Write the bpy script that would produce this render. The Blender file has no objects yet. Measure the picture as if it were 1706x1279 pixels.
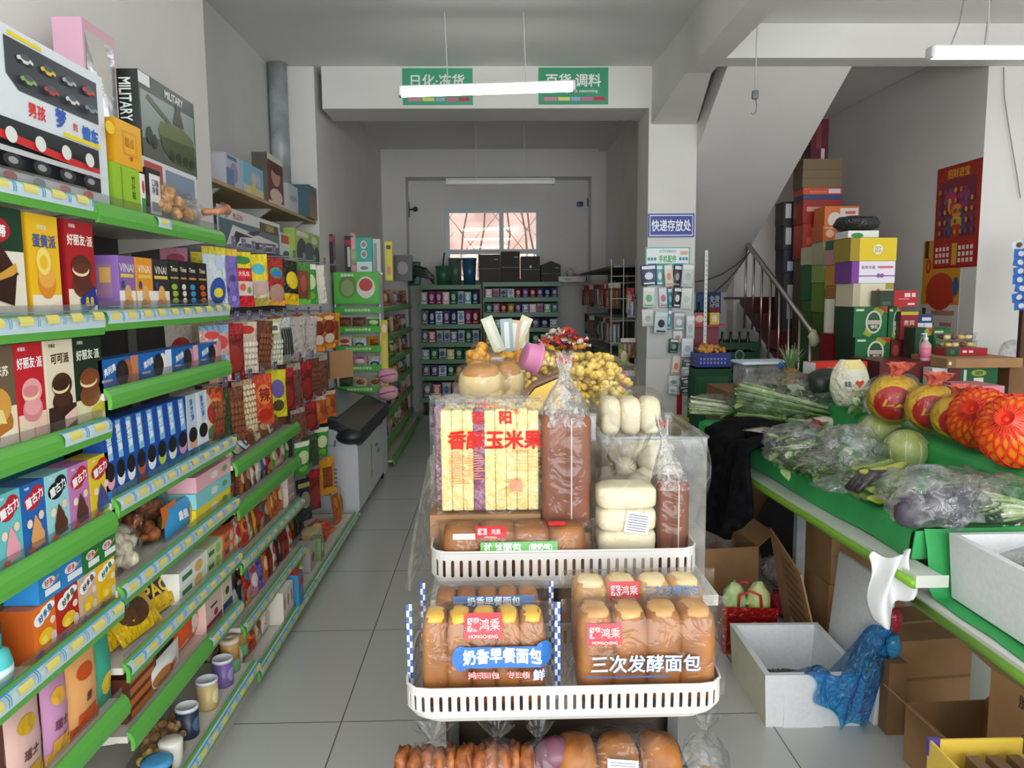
import bpy, math, random
from mathutils import Vector, Matrix, noise
random.seed(7)
C = bpy.context.scene.collection
SC = bpy.context.scene
PI = math.pi
V = Vector

# ------------------------------------------------------------------ camera
W, H, F = 1706, 1279, 1285.0
HC = 1.58
pit, yaw, rol = math.radians(6.5), math.radians(1.4), math.radians(0.45)
cf = V((math.sin(yaw)*math.cos(pit), math.cos(yaw)*math.cos(pit), -math.sin(pit)))
r0 = V((math.cos(yaw), -math.sin(yaw), 0)); u0 = r0.cross(cf)
cr = r0*math.cos(rol) - u0*math.sin(rol); cu = u0*math.cos(rol) + r0*math.sin(rol)
CAM = V((0, 0, HC))
cd = bpy.data.cameras.new('camera'); cam = bpy.data.objects.new('camera', cd); C.objects.link(cam)
cam.matrix_world = Matrix(((cr.x, cu.x, -cf.x, 0), (cr.y, cu.y, -cf.y, 0), (cr.z, cu.z, -cf.z, HC), (0, 0, 0, 1)))
cd.sensor_width = 36; cd.lens = 36*F/W; cd.clip_start = 0.05; cd.clip_end = 100
SC.camera = cam

def ray(px, py): return cf + cr*((px-W/2)/F) - cu*((py-H/2)/F)
def onz(px, py, z): d = ray(px, py); return CAM + d*((z-HC)/d.z)
def onx(px, py, x): d = ray(px, py); return CAM + d*(x/d.x)
def ony(px, py, y): d = ray(px, py); return CAM + d*(y/d.y)
def project(p):
    q = V(p)-CAM; k = max(q.dot(cf), 1e-3)
    return (W/2+F*q.dot(cr)/k, H/2-F*q.dot(cu)/k)

# ------------------------------------------------------------------ world, exposure
wd = bpy.data.worlds.new('sky'); SC.world = wd; wd.use_nodes = True
bg = wd.node_tree.nodes['Background']
bg.inputs[0].default_value = (0.93, 0.96, 1.0, 1); bg.inputs[1].default_value = 2.6
SC.view_settings.view_transform = 'Standard'; SC.view_settings.look = 'None'
SC.view_settings.gamma = 1; SC.view_settings.exposure = 0.25; SC.view_settings.use_curve_mapping = False
SC.cycles.use_denoising = True
SC.cycles.transparent_max_bounces = 32
SC.cycles.max_bounces = 8; SC.cycles.diffuse_bounces = 4; SC.cycles.glossy_bounces = 3
SC.cycles.caustics_reflective = False; SC.cycles.caustics_refractive = False
SC.cycles.sample_clamp_indirect = 4.0

def lamp(name, loc, rot, sx, sy, power, col=(1, 0.98, 0.95), parent=None):
    l = bpy.data.lights.new(name, 'AREA'); l.shape = 'RECTANGLE'; l.size = sx; l.size_y = sy
    l.energy = power; l.color = col
    o = bpy.data.objects.new(name, l); C.objects.link(o); o.location = loc; o.rotation_euler = rot
    if parent: o.parent = parent
    return o
# daylight through the open shop front behind the camera
lamp('daylight_shop_front', (0.9, -2.45, 1.6), (PI/2, 0, 0), 5.0, 2.6, 150, (0.95, 0.98, 1.0))

# ------------------------------------------------------------------ materials
MATS = {}
def s2l(c): return c/12.92 if c <= 0.04045 else ((c+0.055)/1.055)**2.4
def hexc(h):
    h = h.lstrip('#'); h = h if len(h) == 6 else ''.join(c*2 for c in h); return tuple(s2l(int(h[i:i+2], 16)/255) for i in (0, 2, 4)) + (1,)
def newmat(name):
    m = bpy.data.materials.new(name); m.use_nodes = True
    return m, m.node_tree.nodes, m.node_tree.links, m.node_tree.nodes['Principled BSDF']
def noise_col(N, L, b, c1, c2, scale, detail=4, coord='Object', lo=0.35, hi=0.65):
    tc = N.new('ShaderNodeTexCoord'); nz = N.new('ShaderNodeTexNoise'); rp = N.new('ShaderNodeValToRGB')
    nz.inputs['Scale'].default_value = scale; nz.inputs['Detail'].default_value = detail
    rp.color_ramp.elements[0].position = lo; rp.color_ramp.elements[1].position = hi
    rp.color_ramp.elements[0].color = c1; rp.color_ramp.elements[1].color = c2
    L.new(tc.outputs[coord], nz.inputs['Vector']); L.new(nz.outputs['Fac'], rp.inputs['Fac'])
    L.new(rp.outputs['Color'], b.inputs['Base Color'])
    return tc, nz, rp
def bump(N, L, b, h, strength, dist=0.01):
    bm = N.new('ShaderNodeBump'); bm.inputs['Strength'].default_value = strength; bm.inputs['Distance'].default_value = dist
    L.new(h, bm.inputs['Height']); L.new(bm.outputs['Normal'], b.inputs['Normal'])
def two(name, c1, c2, scale, rough=0.6, bs=0.0, lo=0.35, hi=0.65, detail=4, spec=0.5):
    m, N, L, b = newmat(name); tc, nz, rp = noise_col(N, L, b, hexc(c1), hexc(c2), scale, detail, lo=lo, hi=hi)
    b.inputs['Roughness'].default_value = rough; b.inputs['Specular IOR Level'].default_value = spec
    if bs: bump(N, L, b, nz.outputs['Fac'], bs)
    MATS[name] = m; return m
def film(name, col, haze, gl, rough=0.12, scale=14, bs=0.6, tint=(1, 1, 1, 1)):
    m = bpy.data.materials.new(name); m.use_nodes = True; N = m.node_tree.nodes; L = m.node_tree.links
    for n in list(N): N.remove(n)
    out = N.new('ShaderNodeOutputMaterial'); tr = N.new('ShaderNodeBsdfTransparent'); tr.inputs[0].default_value = tint
    g = N.new('ShaderNodeBsdfAnisotropic'); g.inputs['Roughness'].default_value = rough
    d = N.new('ShaderNodeBsdfDiffuse'); d.inputs[0].default_value = col
    tl = N.new('ShaderNodeBsdfTranslucent'); tl.inputs[0].default_value = col
    ad = N.new('ShaderNodeMixShader'); ad.inputs[0].default_value = 0.5
    L.new(d.outputs[0], ad.inputs[1]); L.new(tl.outputs[0], ad.inputs[2])
    m1 = N.new('ShaderNodeMixShader'); m1.inputs[0].default_value = haze
    L.new(tr.outputs[0], m1.inputs[1]); L.new(ad.outputs[0], m1.inputs[2])
    lw = N.new('ShaderNodeLayerWeight'); lw.inputs['Blend'].default_value = 0.25
    mu = N.new('ShaderNodeMath'); mu.operation = 'MULTIPLY_ADD'; mu.inputs[1].default_value = 0.36; mu.inputs[2].default_value = gl
    mu.use_clamp = True
    L.new(lw.outputs['Fresnel'], mu.inputs[0])
    m2 = N.new('ShaderNodeMixShader'); L.new(mu.outputs[0], m2.inputs[0]); L.new(m1.outputs[0], m2.inputs[1]); L.new(g.outputs[0], m2.inputs[2])
    tc = N.new('ShaderNodeTexCoord'); nz = N.new('ShaderNodeTexNoise'); nz.inputs['Scale'].default_value = scale
    nz.inputs['Detail'].default_value = 3; nz.inputs['Distortion'].default_value = 1.2
    L.new(tc.outputs['Object'], nz.inputs['Vector'])
    mr = N.new('ShaderNodeMapRange'); mr.inputs['From Min'].default_value = 0.45; mr.inputs['From Max'].default_value = 0.72
    mr.inputs['To Min'].default_value = haze*0.35; mr.inputs['To Max'].default_value = min(1, haze*2.2)
    L.new(nz.outputs['Fac'], mr.inputs['Value']); L.new(mr.outputs[0], m1.inputs[0])
    bm = N.new('ShaderNodeBump'); bm.inputs['Strength'].default_value = bs; bm.inputs['Distance'].default_value = 0.03
    L.new(nz.outputs['Fac'], bm.inputs['Height'])
    for n in (g, d, lw): L.new(bm.outputs['Normal'], n.inputs['Normal'])
    L.new(m2.outputs[0], out.inputs[0]); MATS[name] = m; return m
film('film', (0.92, 0.92, 0.92, 1), 0.035, 0.025, 0.09)
film('film_hazy', (0.9, 0.92, 0.9, 1), 0.15, 0.06, 0.15, 22, 0.8)
film('film_grey', (0.85, 0.86, 0.9, 1), 0.24, 0.07, 0.15, 18, 0.8)
film('film_blue', (0.005, 0.3, 0.7, 1), 0.6, 0.06, 0.2, 30, 1.0, (0.1, 0.6, 0.95, 1))
film('film_white', (0.95, 0.95, 0.95, 1), 0.42, 0.06, 0.15, 30, 0.8)
film('film_sheet', (0.95, 0.95, 0.95, 1), 0.4, 0.03, 0.3, 7, 0.15)
film('clear_plastic', (0.9, 0.92, 0.95, 1), 0.05, 0.04, 0.08, 3, 0.05)
film('cloudy_plastic', (0.8, 0.85, 0.9, 1), 0.4, 0.05, 0.2, 3, 0.05)
film('window_glass', (0.9, 0.9, 0.9, 1), 0.01, 0.02, 0.02, 1, 0.0)

def get(key):
    if key in MATS: return MATS[key]
    h, _, opt = key.partition('/')
    m, N, L, b = newmat('colour_'+h.strip('#') + opt)
    b.inputs['Base Color'].default_value = hexc(h)
    b.inputs['Roughness'].default_value = {'': 0.38, 'm': 0.8, 'g': 0.2, 'x': 0.3, 's': 0.3}[opt]
    if opt == 'x': b.inputs['Metallic'].default_value = 0.9
    if opt == 's': bump(N, L, b, noise_col(N, L, b, hexc(h), hexc(h), 30, 2)[1].outputs['Fac'], 0.7, 0.03)
    MATS[key] = m; return m

two('plaster', '#dcdad6', '#e4e2de', 1.3, 0.85, 0.02)
two('ceiling_paint', '#dcdbd8', '#e3e2df', 0.9, 0.9)
two('grey_plaster', '#cfcfcd', '#d8d8d6', 1.1, 0.9)
two('wood_board', '#a98f68', '#bda47c', 3, 0.6)
two('cardboard', '#a07850', '#b08860', 5, 0.85)
two('cardboard_dark', '#7d5c3c', '#8b6846', 5, 0.85)
two('crust', '#743e0e', '#a86a26', 14, 0.5, 0.05, 0.3, 0.7)
two('crust_light', '#b87c3c', '#deb070', 10, 0.5, 0.05)
two('crumb', '#e9c98c', '#f3dfb0', 14, 0.8, 0.1)
two('choc_loaf', '#6e3e28', '#855034', 8, 0.75, 0.05)
two('bun_white', '#d6caa6', '#e2d9bc', 7, 0.75, 0.05)
two('corn_stick', '#d6c06a', '#e6d69c', 120, 0.8, 0.5)
two('purple_stick', '#6a3450', '#98607c', 120, 0.8, 0.5)
two('popcorn', '#e8b838', '#fbe88c', 40, 0.6, 0.3)
two('ring_snack', '#d88a20', '#f2b850', 40, 0.6, 0.3)
two('nuts', '#b07a48', '#dcb078', 60, 0.6, 0.4)
two('brown_food', '#6a3418', '#a8622c', 45, 0.5, 0.4)
two('red_food', '#7a2418', '#b8442c', 45, 0.5, 0.4)
two('pale_food', '#d8c8a8', '#efe6d0', 50, 0.6, 0.4)
two('leaf', '#3f6a2c', '#7fa454', 18, 0.55, 0.2)
two('leaf_pale', '#8fae62', '#c8d8a0', 14, 0.55, 0.2)
two('leaf_dark', '#2c3c24', '#4c5c38', 18, 0.5, 0.2)
two('stem_pale', '#c4d0a4', '#e6ead0', 14, 0.5)
two('cabbage', '#a8b860', '#d2da9c', 9, 0.45, 0.15)
two('melon_dark', '#1c2620', '#2c3830', 12, 0.4)
two('pineapple_skin', '#6a4a18', '#b88a38', 60, 0.6, 0.6)
two('radish', '#e6dcc8', '#f2ece0', 10, 0.5)
two('green_cloth', '#2c9c4e', '#40b062', 4, 0.6, 0.15)
two('black_cloth', '#0c0c0e', '#1a1a1e', 20, 0.95, 0.3, spec=0.1)
two('galvanised', '#8a9094', '#b4babc', 6, 0.35)
two('stair_stone', '#5c1018', '#76202a', 25, 0.3)
two('foam', '#e2e4e6', '#e8eaea', 60, 0.75)
two('foam_yellowed', '#dedcc0', '#e6e4cc', 10, 0.75)
two('sack_print', '#b8b0a4', '#d8d2c8', 10, 0.7)
two('hill', '#94766a', '#b89c90', 1.2, 0.9)
two('foil', '#b8bcc0', '#e0e4e8', 20, 0.25, 0.3); MATS['foil'].node_tree.nodes['Principled BSDF'].inputs['Metallic'].default_value = 0.8
m, N, L, b = newmat('steel'); b.inputs['Base Color'].default_value = (0.55, 0.53, 0.5, 1); b.inputs['Metallic'].default_value = 0.95; b.inputs['Roughness'].default_value = 0.3; MATS['steel'] = m
m, N, L, b = newmat('tube_light'); b.inputs['Emission Color'].default_value = (1, 0.99, 0.95, 1); b.inputs['Emission Strength'].default_value = 9; MATS['tube_light'] = m
# pomelo net : orange skin under a red diamond mesh
def lattice(name, base, line, scale, width):
    m, N, L, b = newmat(name); tc = N.new('ShaderNodeTexCoord'); mp = N.new('ShaderNodeMapping'); mp.inputs['Rotation'].default_value = (0, 0, 0.785)
    L.new(tc.outputs['UV'], mp.inputs[0]); sp = N.new('ShaderNodeSeparateXYZ'); L.new(mp.outputs[0], sp.inputs[0])
    outs = []
    for k in (0, 1):
        a = N.new('ShaderNodeMath'); a.operation = 'MULTIPLY'; a.inputs[1].default_value = scale; L.new(sp.outputs[k], a.inputs[0])
        c = N.new('ShaderNodeMath'); c.operation = 'FRACT'; L.new(a.outputs[0], c.inputs[0])
        d = N.new('ShaderNodeMath'); d.operation = 'LESS_THAN'; d.inputs[1].default_value = width; L.new(c.outputs[0], d.inputs[0]); outs.append(d)
    mx = N.new('ShaderNodeMath'); mx.operation = 'MAXIMUM'; L.new(outs[0].outputs[0], mx.inputs[0]); L.new(outs[1].outputs[0], mx.inputs[1])
    mc = N.new('ShaderNodeMix'); mc.data_type = 'RGBA'; L.new(mx.outputs[0], mc.inputs['Factor'])
    mc.inputs['A'].default_value = hexc(base); mc.inputs['B'].default_value = hexc(line)
    L.new(mc.outputs['Result'], b.inputs['Base Color']); bump(N, L, b, mx.outputs[0], 0.5, 0.004); MATS[name] = m
lattice('pomelo_net', '#ee8a1c', '#e0391a', 26, 0.34)
# floor tiles 0.8 m
m, N, L, b = newmat('floor_tile'); g = N.new('ShaderNodeNewGeometry'); sp = N.new('ShaderNodeSeparateXYZ'); L.new(g.outputs['Position'], sp.inputs[0])
outs = []
for k, off in ((0, 0.585), (1, -2.743)):
    a = N.new('ShaderNodeMath'); a.operation = 'ADD'; a.inputs[1].default_value = off + 8.0; L.new(sp.outputs[k], a.inputs[0])
    c = N.new('ShaderNodeMath'); c.operation = 'MULTIPLY'; c.inputs[1].default_value = 1/0.8; L.new(a.outputs[0], c.inputs[0])
    d = N.new('ShaderNodeMath'); d.operation = 'FRACT'; L.new(c.outputs[0], d.inputs[0])
    e = N.new('ShaderNodeMath'); e.operation = 'LESS_THAN'; e.inputs[1].default_value = 0.006; L.new(d.outputs[0], e.inputs[0]); outs.append(e)
mx = N.new('ShaderNodeMath'); mx.operation = 'MAXIMUM'; L.new(outs[0].outputs[0], mx.inputs[0]); L.new(outs[1].outputs[0], mx.inputs[1])
mc = N.new('ShaderNodeMix'); mc.data_type = 'RGBA'; L.new(mx.outputs[0], mc.inputs['Factor'])
mc.inputs['A'].default_value = hexc('#c3c3bf'); mc.inputs['B'].default_value = hexc('#5d5c58')
L.new(mc.outputs['Result'], b.inputs['Base Color']); b.inputs['Roughness'].default_value = 0.22; MATS['floor_tile'] = m

# ------------------------------------------------------------------ text outlines from the built-in font
TXT = {}
def text(s, bold=0.02):
    k = (s, bold)
    if k in TXT: return TXT[k]
    c = bpy.data.curves.new('lettering', 'FONT'); c.body = s; c.resolution_u = 2; c.align_x = 'CENTER'; c.space_line = 0.95
    c.fill_mode = 'FRONT'
    o = bpy.data.objects.new('lettering', c); C.objects.link(o)
    dg = bpy.context.evaluated_depsgraph_get(); me = o.evaluated_get(dg).to_mesh()
    vs = [(v.co.x, v.co.y) for v in me.vertices]; fs = [list(p.vertices) for p in me.polygons]
    o.evaluated_get(dg).to_mesh_clear(); bpy.data.objects.remove(o); bpy.data.curves.remove(c)
    if not vs: vs = [(0, 0)]
    if bold > 0.012:      # heavier strokes : the outline repeated around itself
        n0 = len(vs); v0, f0 = vs, fs; vs, fs = [], []
        for i, (dx, dy) in enumerate(((bold, 0), (-bold, 0), (0, bold), (0, -bold), (bold*.7, bold*.7), (-bold*.7, -bold*.7))): vs = vs+[(x+dx*.7, y+dy*.7) for x, y in v0]; fs = fs+[[j+i*n0 for j in f] for f in f0]
    xs = [p[0] for p in vs]; ys = [p[1] for p in vs]
    cx, cy = (min(xs)+max(xs))/2, (min(ys)+max(ys))/2
    vs = [(x-cx, y-cy) for x, y in vs]
    TXT[k] = (vs, fs, max(xs)-min(xs), max(ys)-min(ys), len(vs)//6 if bold > 0.012 else len(vs)); return TXT[k]

# ------------------------------------------------------------------ mesh builder
class MB:
    def __init__(s): s.v = []; s.f = []; s.m = []; s.s = []; s.k = []; s.uv = None
    def mi(s, mat):
        if mat not in s.k: s.k.append(mat)
        return s.k.index(mat)
    def add(s, vs, fs, mat, smooth=False):
        b = len(s.v); i = s.mi(mat); s.v += [tuple(p) for p in vs]
        for f in fs: s.f.append([b+j for j in f]); s.m.append(i); s.s.append(smooth)
    def xf(s, M, start=0):
        for i in range(start, len(s.v)): s.v[i] = tuple(M @ V(s.v[i]))
    def box(s, x0, y0, z0, x1, y1, z1, mat, front=None, side=None, top=None):
        p = [(x0, y0, z0), (x1, y0, z0), (x1, y1, z0), (x0, y1, z0), (x0, y0, z1), (x1, y0, z1), (x1, y1, z1), (x0, y1, z1)]
        for f, mm in (([0, 1, 5, 4], front), ([1, 2, 6, 5], side), ([2, 3, 7, 6], None), ([3, 0, 4, 7], side), ([4, 5, 6, 7], top), ([3, 2, 1, 0], None)):
            s.add([p[i] for i in f], [[0, 1, 2, 3]], mm or mat)
        return s
    def rbox(s, x0, y0, z0, x1, y1, z1, mat, r=0.01, n=3):
        # box with rounded vertical edges and softened top / bottom rims
        c = []
        for (cx, cy, a0) in ((x1-r, y1-r, 0), (x0+r, y1-r, 90), (x0+r, y0+r, 180), (x1-r, y0+r, 270)):
            for k in range(n+1):
                a = math.radians(a0+90*k/n); c.append((cx, cy, math.cos(a), math.sin(a)))
        q = min(r, (z1-z0)/2.01); rings = []
        for k in range(n+1):
            t = k/n*PI/2; rings.append((r*math.sin(t), z0+q-q*math.cos(t)))
        for k in range(n+1):
            t = PI/2-k/n*PI/2; rings.append((r*math.sin(t), z1-q+q*math.cos(t)))
        m = len(c); vs = [(cx+rr*ca, cy+rr*sa, z) for rr, z in rings for cx, cy, ca, sa in c]
        fs = [[i*m+j, i*m+(j+1) % m, (i+1)*m+(j+1) % m, (i+1)*m+j] for i in range(len(rings)-1) for j in range(m)]
        fs += [list(range(m))[::-1], [(len(rings)-1)*m+j for j in range(m)]]
        s.add(vs, fs, mat, True); return s
    def poly(s, pts, mat): s.add(pts, [list(range(len(pts)))], mat); return s
    def prism(s, pts, axis, a0, a1, mat):
        # polygon pts (2d) swept along axis x / y / z
        def P(p, a): return {'x': (a, p[0], p[1]), 'y': (p[0], a, p[1]), 'z': (p[0], p[1], a)}[axis]
        n = len(pts); vs = [P(p, a0) for p in pts]+[P(p, a1) for p in pts]
        s.add(vs, [list(range(n))[::-1], list(range(n, 2*n))]+[[i, (i+1) % n, n+(i+1) % n, n+i] for i in range(n)], mat); return s
    def tube(s, pts, r, mat, n=8, caps=True):
        pts = [V(p) for p in pts]; rr = r if isinstance(r, (list, tuple)) else [r]*len(pts); vs = []; up = None
        for i, p in enumerate(pts):
            d = (pts[min(i+1, len(pts)-1)]-pts[max(i-1, 0)]).normalized()
            if up is None: up = d.orthogonal().normalized()
            up = (up-d*up.dot(d)); up = up.normalized() if up.length > 1e-6 else d.orthogonal().normalized()
            w = d.cross(up)
            for k in range(n):
                a = 2*PI*k/n; vs.append(p+(up*math.cos(a)+w*math.sin(a))*rr[i])
        fs = [[i*n+k, i*n+(k+1) % n, (i+1)*n+(k+1) % n, (i+1)*n+k] for i in range(len(pts)-1) for k in range(n)]
        if caps: fs += [list(range(n))[::-1], [(len(pts)-1)*n+k for k in range(n)]]
        s.add(vs, fs, mat, n > 5); return s
    def lathe(s, prof, mat, n=20, c=(0, 0, 0), sx=1, sy=1):
        vs = [(c[0]+sx*r*math.cos(2*PI*k/n), c[1]+sy*r*math.sin(2*PI*k/n), c[2]+z) for r, z in prof for k in range(n)]
        fs = [[i*n+k, i*n+(k+1) % n, (i+1)*n+(k+1) % n, (i+1)*n+k] for i in range(len(prof)-1) for k in range(n)]
        if prof[0][0] > 1e-4: fs.append(list(range(n))[::-1])
        if prof[-1][0] > 1e-4: fs.append([(len(prof)-1)*n+k for k in range(n)])
        s.add(vs, fs, mat, True); return s
    def ell(s, c, r, mat, n=14, m=9, amp=0.0, fr=3.0, p=1.0, seed=0.0, flat=None, uv=False):
        # ellipsoid, superquadric power p, surface noise amp, flattened underside at z = flat
        def sg(x): return math.copysign(abs(x)**p, x)
        vs = []
        for i in range(m+1):
            t = -PI/2+PI*i/m
            for k in range(n):
                a = 2*PI*k/n; d = V((sg(math.cos(t))*sg(math.cos(a)), sg(math.cos(t))*sg(math.sin(a)), sg(math.sin(t))))
                q = 1+amp*noise.noise(d*fr+V((seed, seed*1.7, 0))) if amp else 1
                w = V((c[0]+r[0]*d.x*q, c[1]+r[1]*d.y*q, c[2]+r[2]*d.z*q))
                if flat is not None and w.z < flat: w.z = flat+(w.z-flat)*0.08
                vs.append(w)
        fs = [[i*n+k, i*n+(k+1) % n, (i+1)*n+(k+1) % n, (i+1)*n+k] for i in range(m) for k in range(n)]
        s.add(vs, fs, mat, True); return s
    def sheet(s, fn, nu, nv, mat, smooth=True):
        vs = [fn(i/nu, j/nv) for j in range(nv+1) for i in range(nu+1)]
        fs = [[j*(nu+1)+i, j*(nu+1)+i+1, (j+1)*(nu+1)+i+1, (j+1)*(nu+1)+i] for j in range(nv) for i in range(nu)]
        s.add(vs, fs, mat, smooth); return s
    def art(s, S, w, h, items, step=0.0003, sub=1):
        # printed shapes on a surface S(u, v, offset); u, v in 0..1 over a face of w x h metres
        for n, it in enumerate(items):
            o = step*(n+1); k = it[0]
            if k == 'r':
                _, x0, y0, x1, y1, col = it; a = sub if sub == 1 else max(1, int(round(abs(x1-x0)*sub))); b = sub if sub == 1 else max(1, int(round(abs(y1-y0)*sub)))
                s.sheet(lambda u, v: S(x0+(x1-x0)*u, y0+(y1-y0)*v, o), a, b, col, False)
            elif k == 'e':
                _, cx, cy, rx, ry, col = it[:6]; rings = 1 if sub == 1 else 3; q = 18
                vs = [S(cx, cy, o)]+[S(cx+rx*g/rings*math.cos(2*PI*j/q), cy+ry*g/rings*math.sin(2*PI*j/q), o) for g in range(1, rings+1) for j in range(q)]
                fs = [[0, 1+j, 1+(j+1) % q] for j in range(q)]
                fs += [[1+(g-1)*q+j, 1+g*q+j, 1+g*q+(j+1) % q, 1+(g-1)*q+(j+1) % q] for g in range(1, rings) for j in range(q)]
                s.add(vs, fs, col)
            elif k == 'p':
                s.add([S(x, y, o) for x, y in it[1]], [list(range(len(it[1])))], it[2])
            elif k == 't':
                _, st, cx, cy, ht, col = it[:6]; op = it[6] if len(it) > 6 else {}
                vs, fs, tw, th, n0 = text(st, op.get('b', 0.02)); sc = ht*h/max(th, 1e-3); sx = sc
                mw = op.get('mw', 0.94)*w
                if tw*sx > mw: sx = mw/tw
                if op.get('fit'): sc = sx
                ca, sa = math.cos(math.radians(op.get('a', 0))), math.sin(math.radians(op.get('a', 0)))
                out = []
                for i, (x, y) in enumerate(vs):
                    X, Y = x*sx, y*sc; X, Y = X*ca-Y*sa, X*sa+Y*ca
                    if 'arc' in op: Y += op['arc']*(1-(2*X/(tw*sx))**2)*h
                    out.append(S(cx+X/w, cy+Y/h, o+.00005*(i//n0)))
                s.add(out, fs, col)
        return s
    def mesh(s, name):
        me = bpy.data.meshes.new(name); me.from_pydata(s.v, [], s.f)
        for k in s.k: me.materials.append(get(k))
        me.polygons.foreach_set('material_index', s.m); me.polygons.foreach_set('use_smooth', s.s); me.update(); return me
    def build(s, name, parent=None, loc=None, rz=None):
        o = bpy.data.objects.new(name, s.mesh(name)); C.objects.link(o)
        if parent: o.parent = parent
        if loc is not None: o.location = loc
        if rz is not None: o.rotation_euler = (0, 0, rz) if not isinstance(rz, tuple) else rz
        return o

# ------------------------------------------------------------------ object bookkeeping
TAGGED = []
def tag(o, look, place, cat, group=None, order='x'):
    # label = look + place; identical ones are told apart at the end by their order in the row
    o['category'] = cat; TAGGED.append((o, look, place, order))
    if group: o['group'] = group
    return o
def empty(name, loc=(0, 0, 0), rz=0.0):
    o = bpy.data.objects.new(name, None); o.empty_display_size = 0.1; C.objects.link(o); o.location = loc
    o.rotation_euler = rz if isinstance(rz, tuple) else (0, 0, rz); return o
def inst(name, me, loc, rz=0.0, parent=None, scale=None):
    o = bpy.data.objects.new(name, me); C.objects.link(o); o.location = loc
    o.rotation_euler = rz if isinstance(rz, tuple) else (0, 0, rz)
    if scale: o.scale = scale if isinstance(scale, tuple) else (scale,)*3
    if parent: o.parent = parent
    return o
def copy_tree(o, parent=None):
    c = o.copy(); C.objects.link(c)
    if parent: c.parent = parent
    for ch in [x for x in C.objects if x.parent == o]: copy_tree(ch, c)
    return c
def struct(o, label, cat):
    o['kind'] = 'structure'; o['label'] = label; o['category'] = cat; return o

# ------------------------------------------------------------------ the room
YB, ZC, ZB = 6.5, 3.43, 3.1
XW = -1.42          # left wall
XR = 3.6            # stair side wall
struct(MB().box(-4, -2.6, -0.1, 7, 11.2, 0, 'floor_tile').build('floor'), 'glossy pale grey square floor tiles', 'floor')
struct(MB().box(-4, -2.6, ZC, 1.4, 6.95, ZC+0.1, 'ceiling_paint').build('ceiling'), 'white ceiling over the left aisle', 'ceiling')
struct(MB().box(1.4, -2.6, ZC+0.002, 7, 12, ZC+0.12, 'ceiling_paint').build('ceiling'), 'white ceiling over the vegetable counter and stairs', 'ceiling')
struct(MB().box(-1.6, 6.95, 3.47, 1.75, 10.9, 3.57, 'ceiling_paint').build('ceiling'), 'grey shaded ceiling of the back room', 'ceiling')
w = MB().box(-2.0, -2.6, 0, XW, 4.05, ZC, 'plaster').box(-2.0, 4.05, 0, -1.77, YB, ZC, 'grey_plaster').box(-2.0, YB, 0, XW, 10.9, 3.5, 'plaster')
struct(w.build('wall_left'), 'white plastered wall behind the snack shelves', 'wall')
w = MB().box(XW, 10.25, 0, -1.11, 10.9, 3.5, 'plaster').box(1.307, 10.25, 0, 1.5, 10.9, 3.5, 'plaster').box(-1.11, 10.25, 3.12, 1.307, 10.9, 3.5, 'plaster')
wx0, wx1, wz0, wz1 = -0.627, 0.651, 1.75, 2.767
w.box(-1.11, 10.6, 0, wx0, 10.85, 3.12, 'plaster').box(wx1, 10.6, 0, 1.307, 10.85, 3.12, 'plaster').box(wx0, 10.6, 0, wx1, 10.85, wz0, 'plaster').box(wx0, 10.6, wz1, wx1, 10.85, 3.12, 'plaster')
struct(w.build('wall_back'), 'grey back wall with a recess around the window', 'wall')
struct(MB().box(1.5, 6.98, 0, 1.72, 10.9, 3.5, 'plaster').build('wall_right'), 'white side wall of the back room', 'wall')
bm_ = MB().box(XW+0.06, YB, ZB, 1.30, 6.95, ZC+0.05, 'plaster')
struct(bm_.build('beam'), 'white ceiling beam over the back room opening', 'beam')
struct(MB().box(1.30, YB, 0, 1.70, 6.98, 3.45, 'plaster').build('pillar'), 'white square pillar carrying the blue sign', 'pillar')
# long beam between the aisles, flaring at the pillar
fl = [(1.35, -2.6, 1.53, ZB), (1.35, 5.5, 1.53, ZB), (1.32, YB, 1.69, 2.97)]
vs = []
for x0, y, x1, z in fl: vs += [(x0, y, ZC), (x0, y, z), (x1, y, z), (x1, y, ZC)]
lb = MB(); lb.add(vs, [[i*4+j, i*4+(j+1) % 4, i*4+4+(j+1) % 4, i*4+4+j] for i in range(2) for j in range(4)]+[[0, 1, 2, 3], [11, 10, 9, 8]], 'plaster')
struct(lb.build('beam'), 'long white beam running towards the pillar', 'beam')
struct(MB().box(1.53, 5.5, 3.2, 6.9, 5.7, ZC, 'plaster').build('beam'), 'white beam across the right side above the stairs', 'beam')
struct(MB().box(XR, 5.7, 0, XR+0.25, 12, ZC, 'plaster').build('wall_stair'), 'white wall beside the stairs carrying the red calendar', 'wall')
struct(MB().box(XR+0.25, 5.7, 0, 6.9, 5.95, ZC, 'plaster').build('wall_front_right'), 'white wall on the far right', 'wall')
struct(MB().box(6.6, -2.6, 0, 6.9, 5.7, ZC, 'plaster').build('wall_far_right'), 'white right side wall', 'wall')
struct(MB().box(2.5, 8.75, 0, 2.59, 11.5, 1.5, 'plaster').build('wall_landing'), 'wall under the stair landing', 'wall')
struct(MB().box(1.72, 11.5, 0, XR, 11.7, ZC, 'plaster').build('wall_stairwell'), 'dim end wall of the stairwell', 'wall')
w = MB().box(-4, -2.8, 0, -1.9, -2.6, ZC+.1, 'plaster').box(4.2, -2.8, 0, 7, -2.6, ZC+.1, 'plaster').box(-1.9, -2.8, 3.0, 4.2, -2.6, ZC+.1, 'plaster')
struct(w.build('wall_entrance'), 'wall around the open shop front', 'wall')
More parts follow.
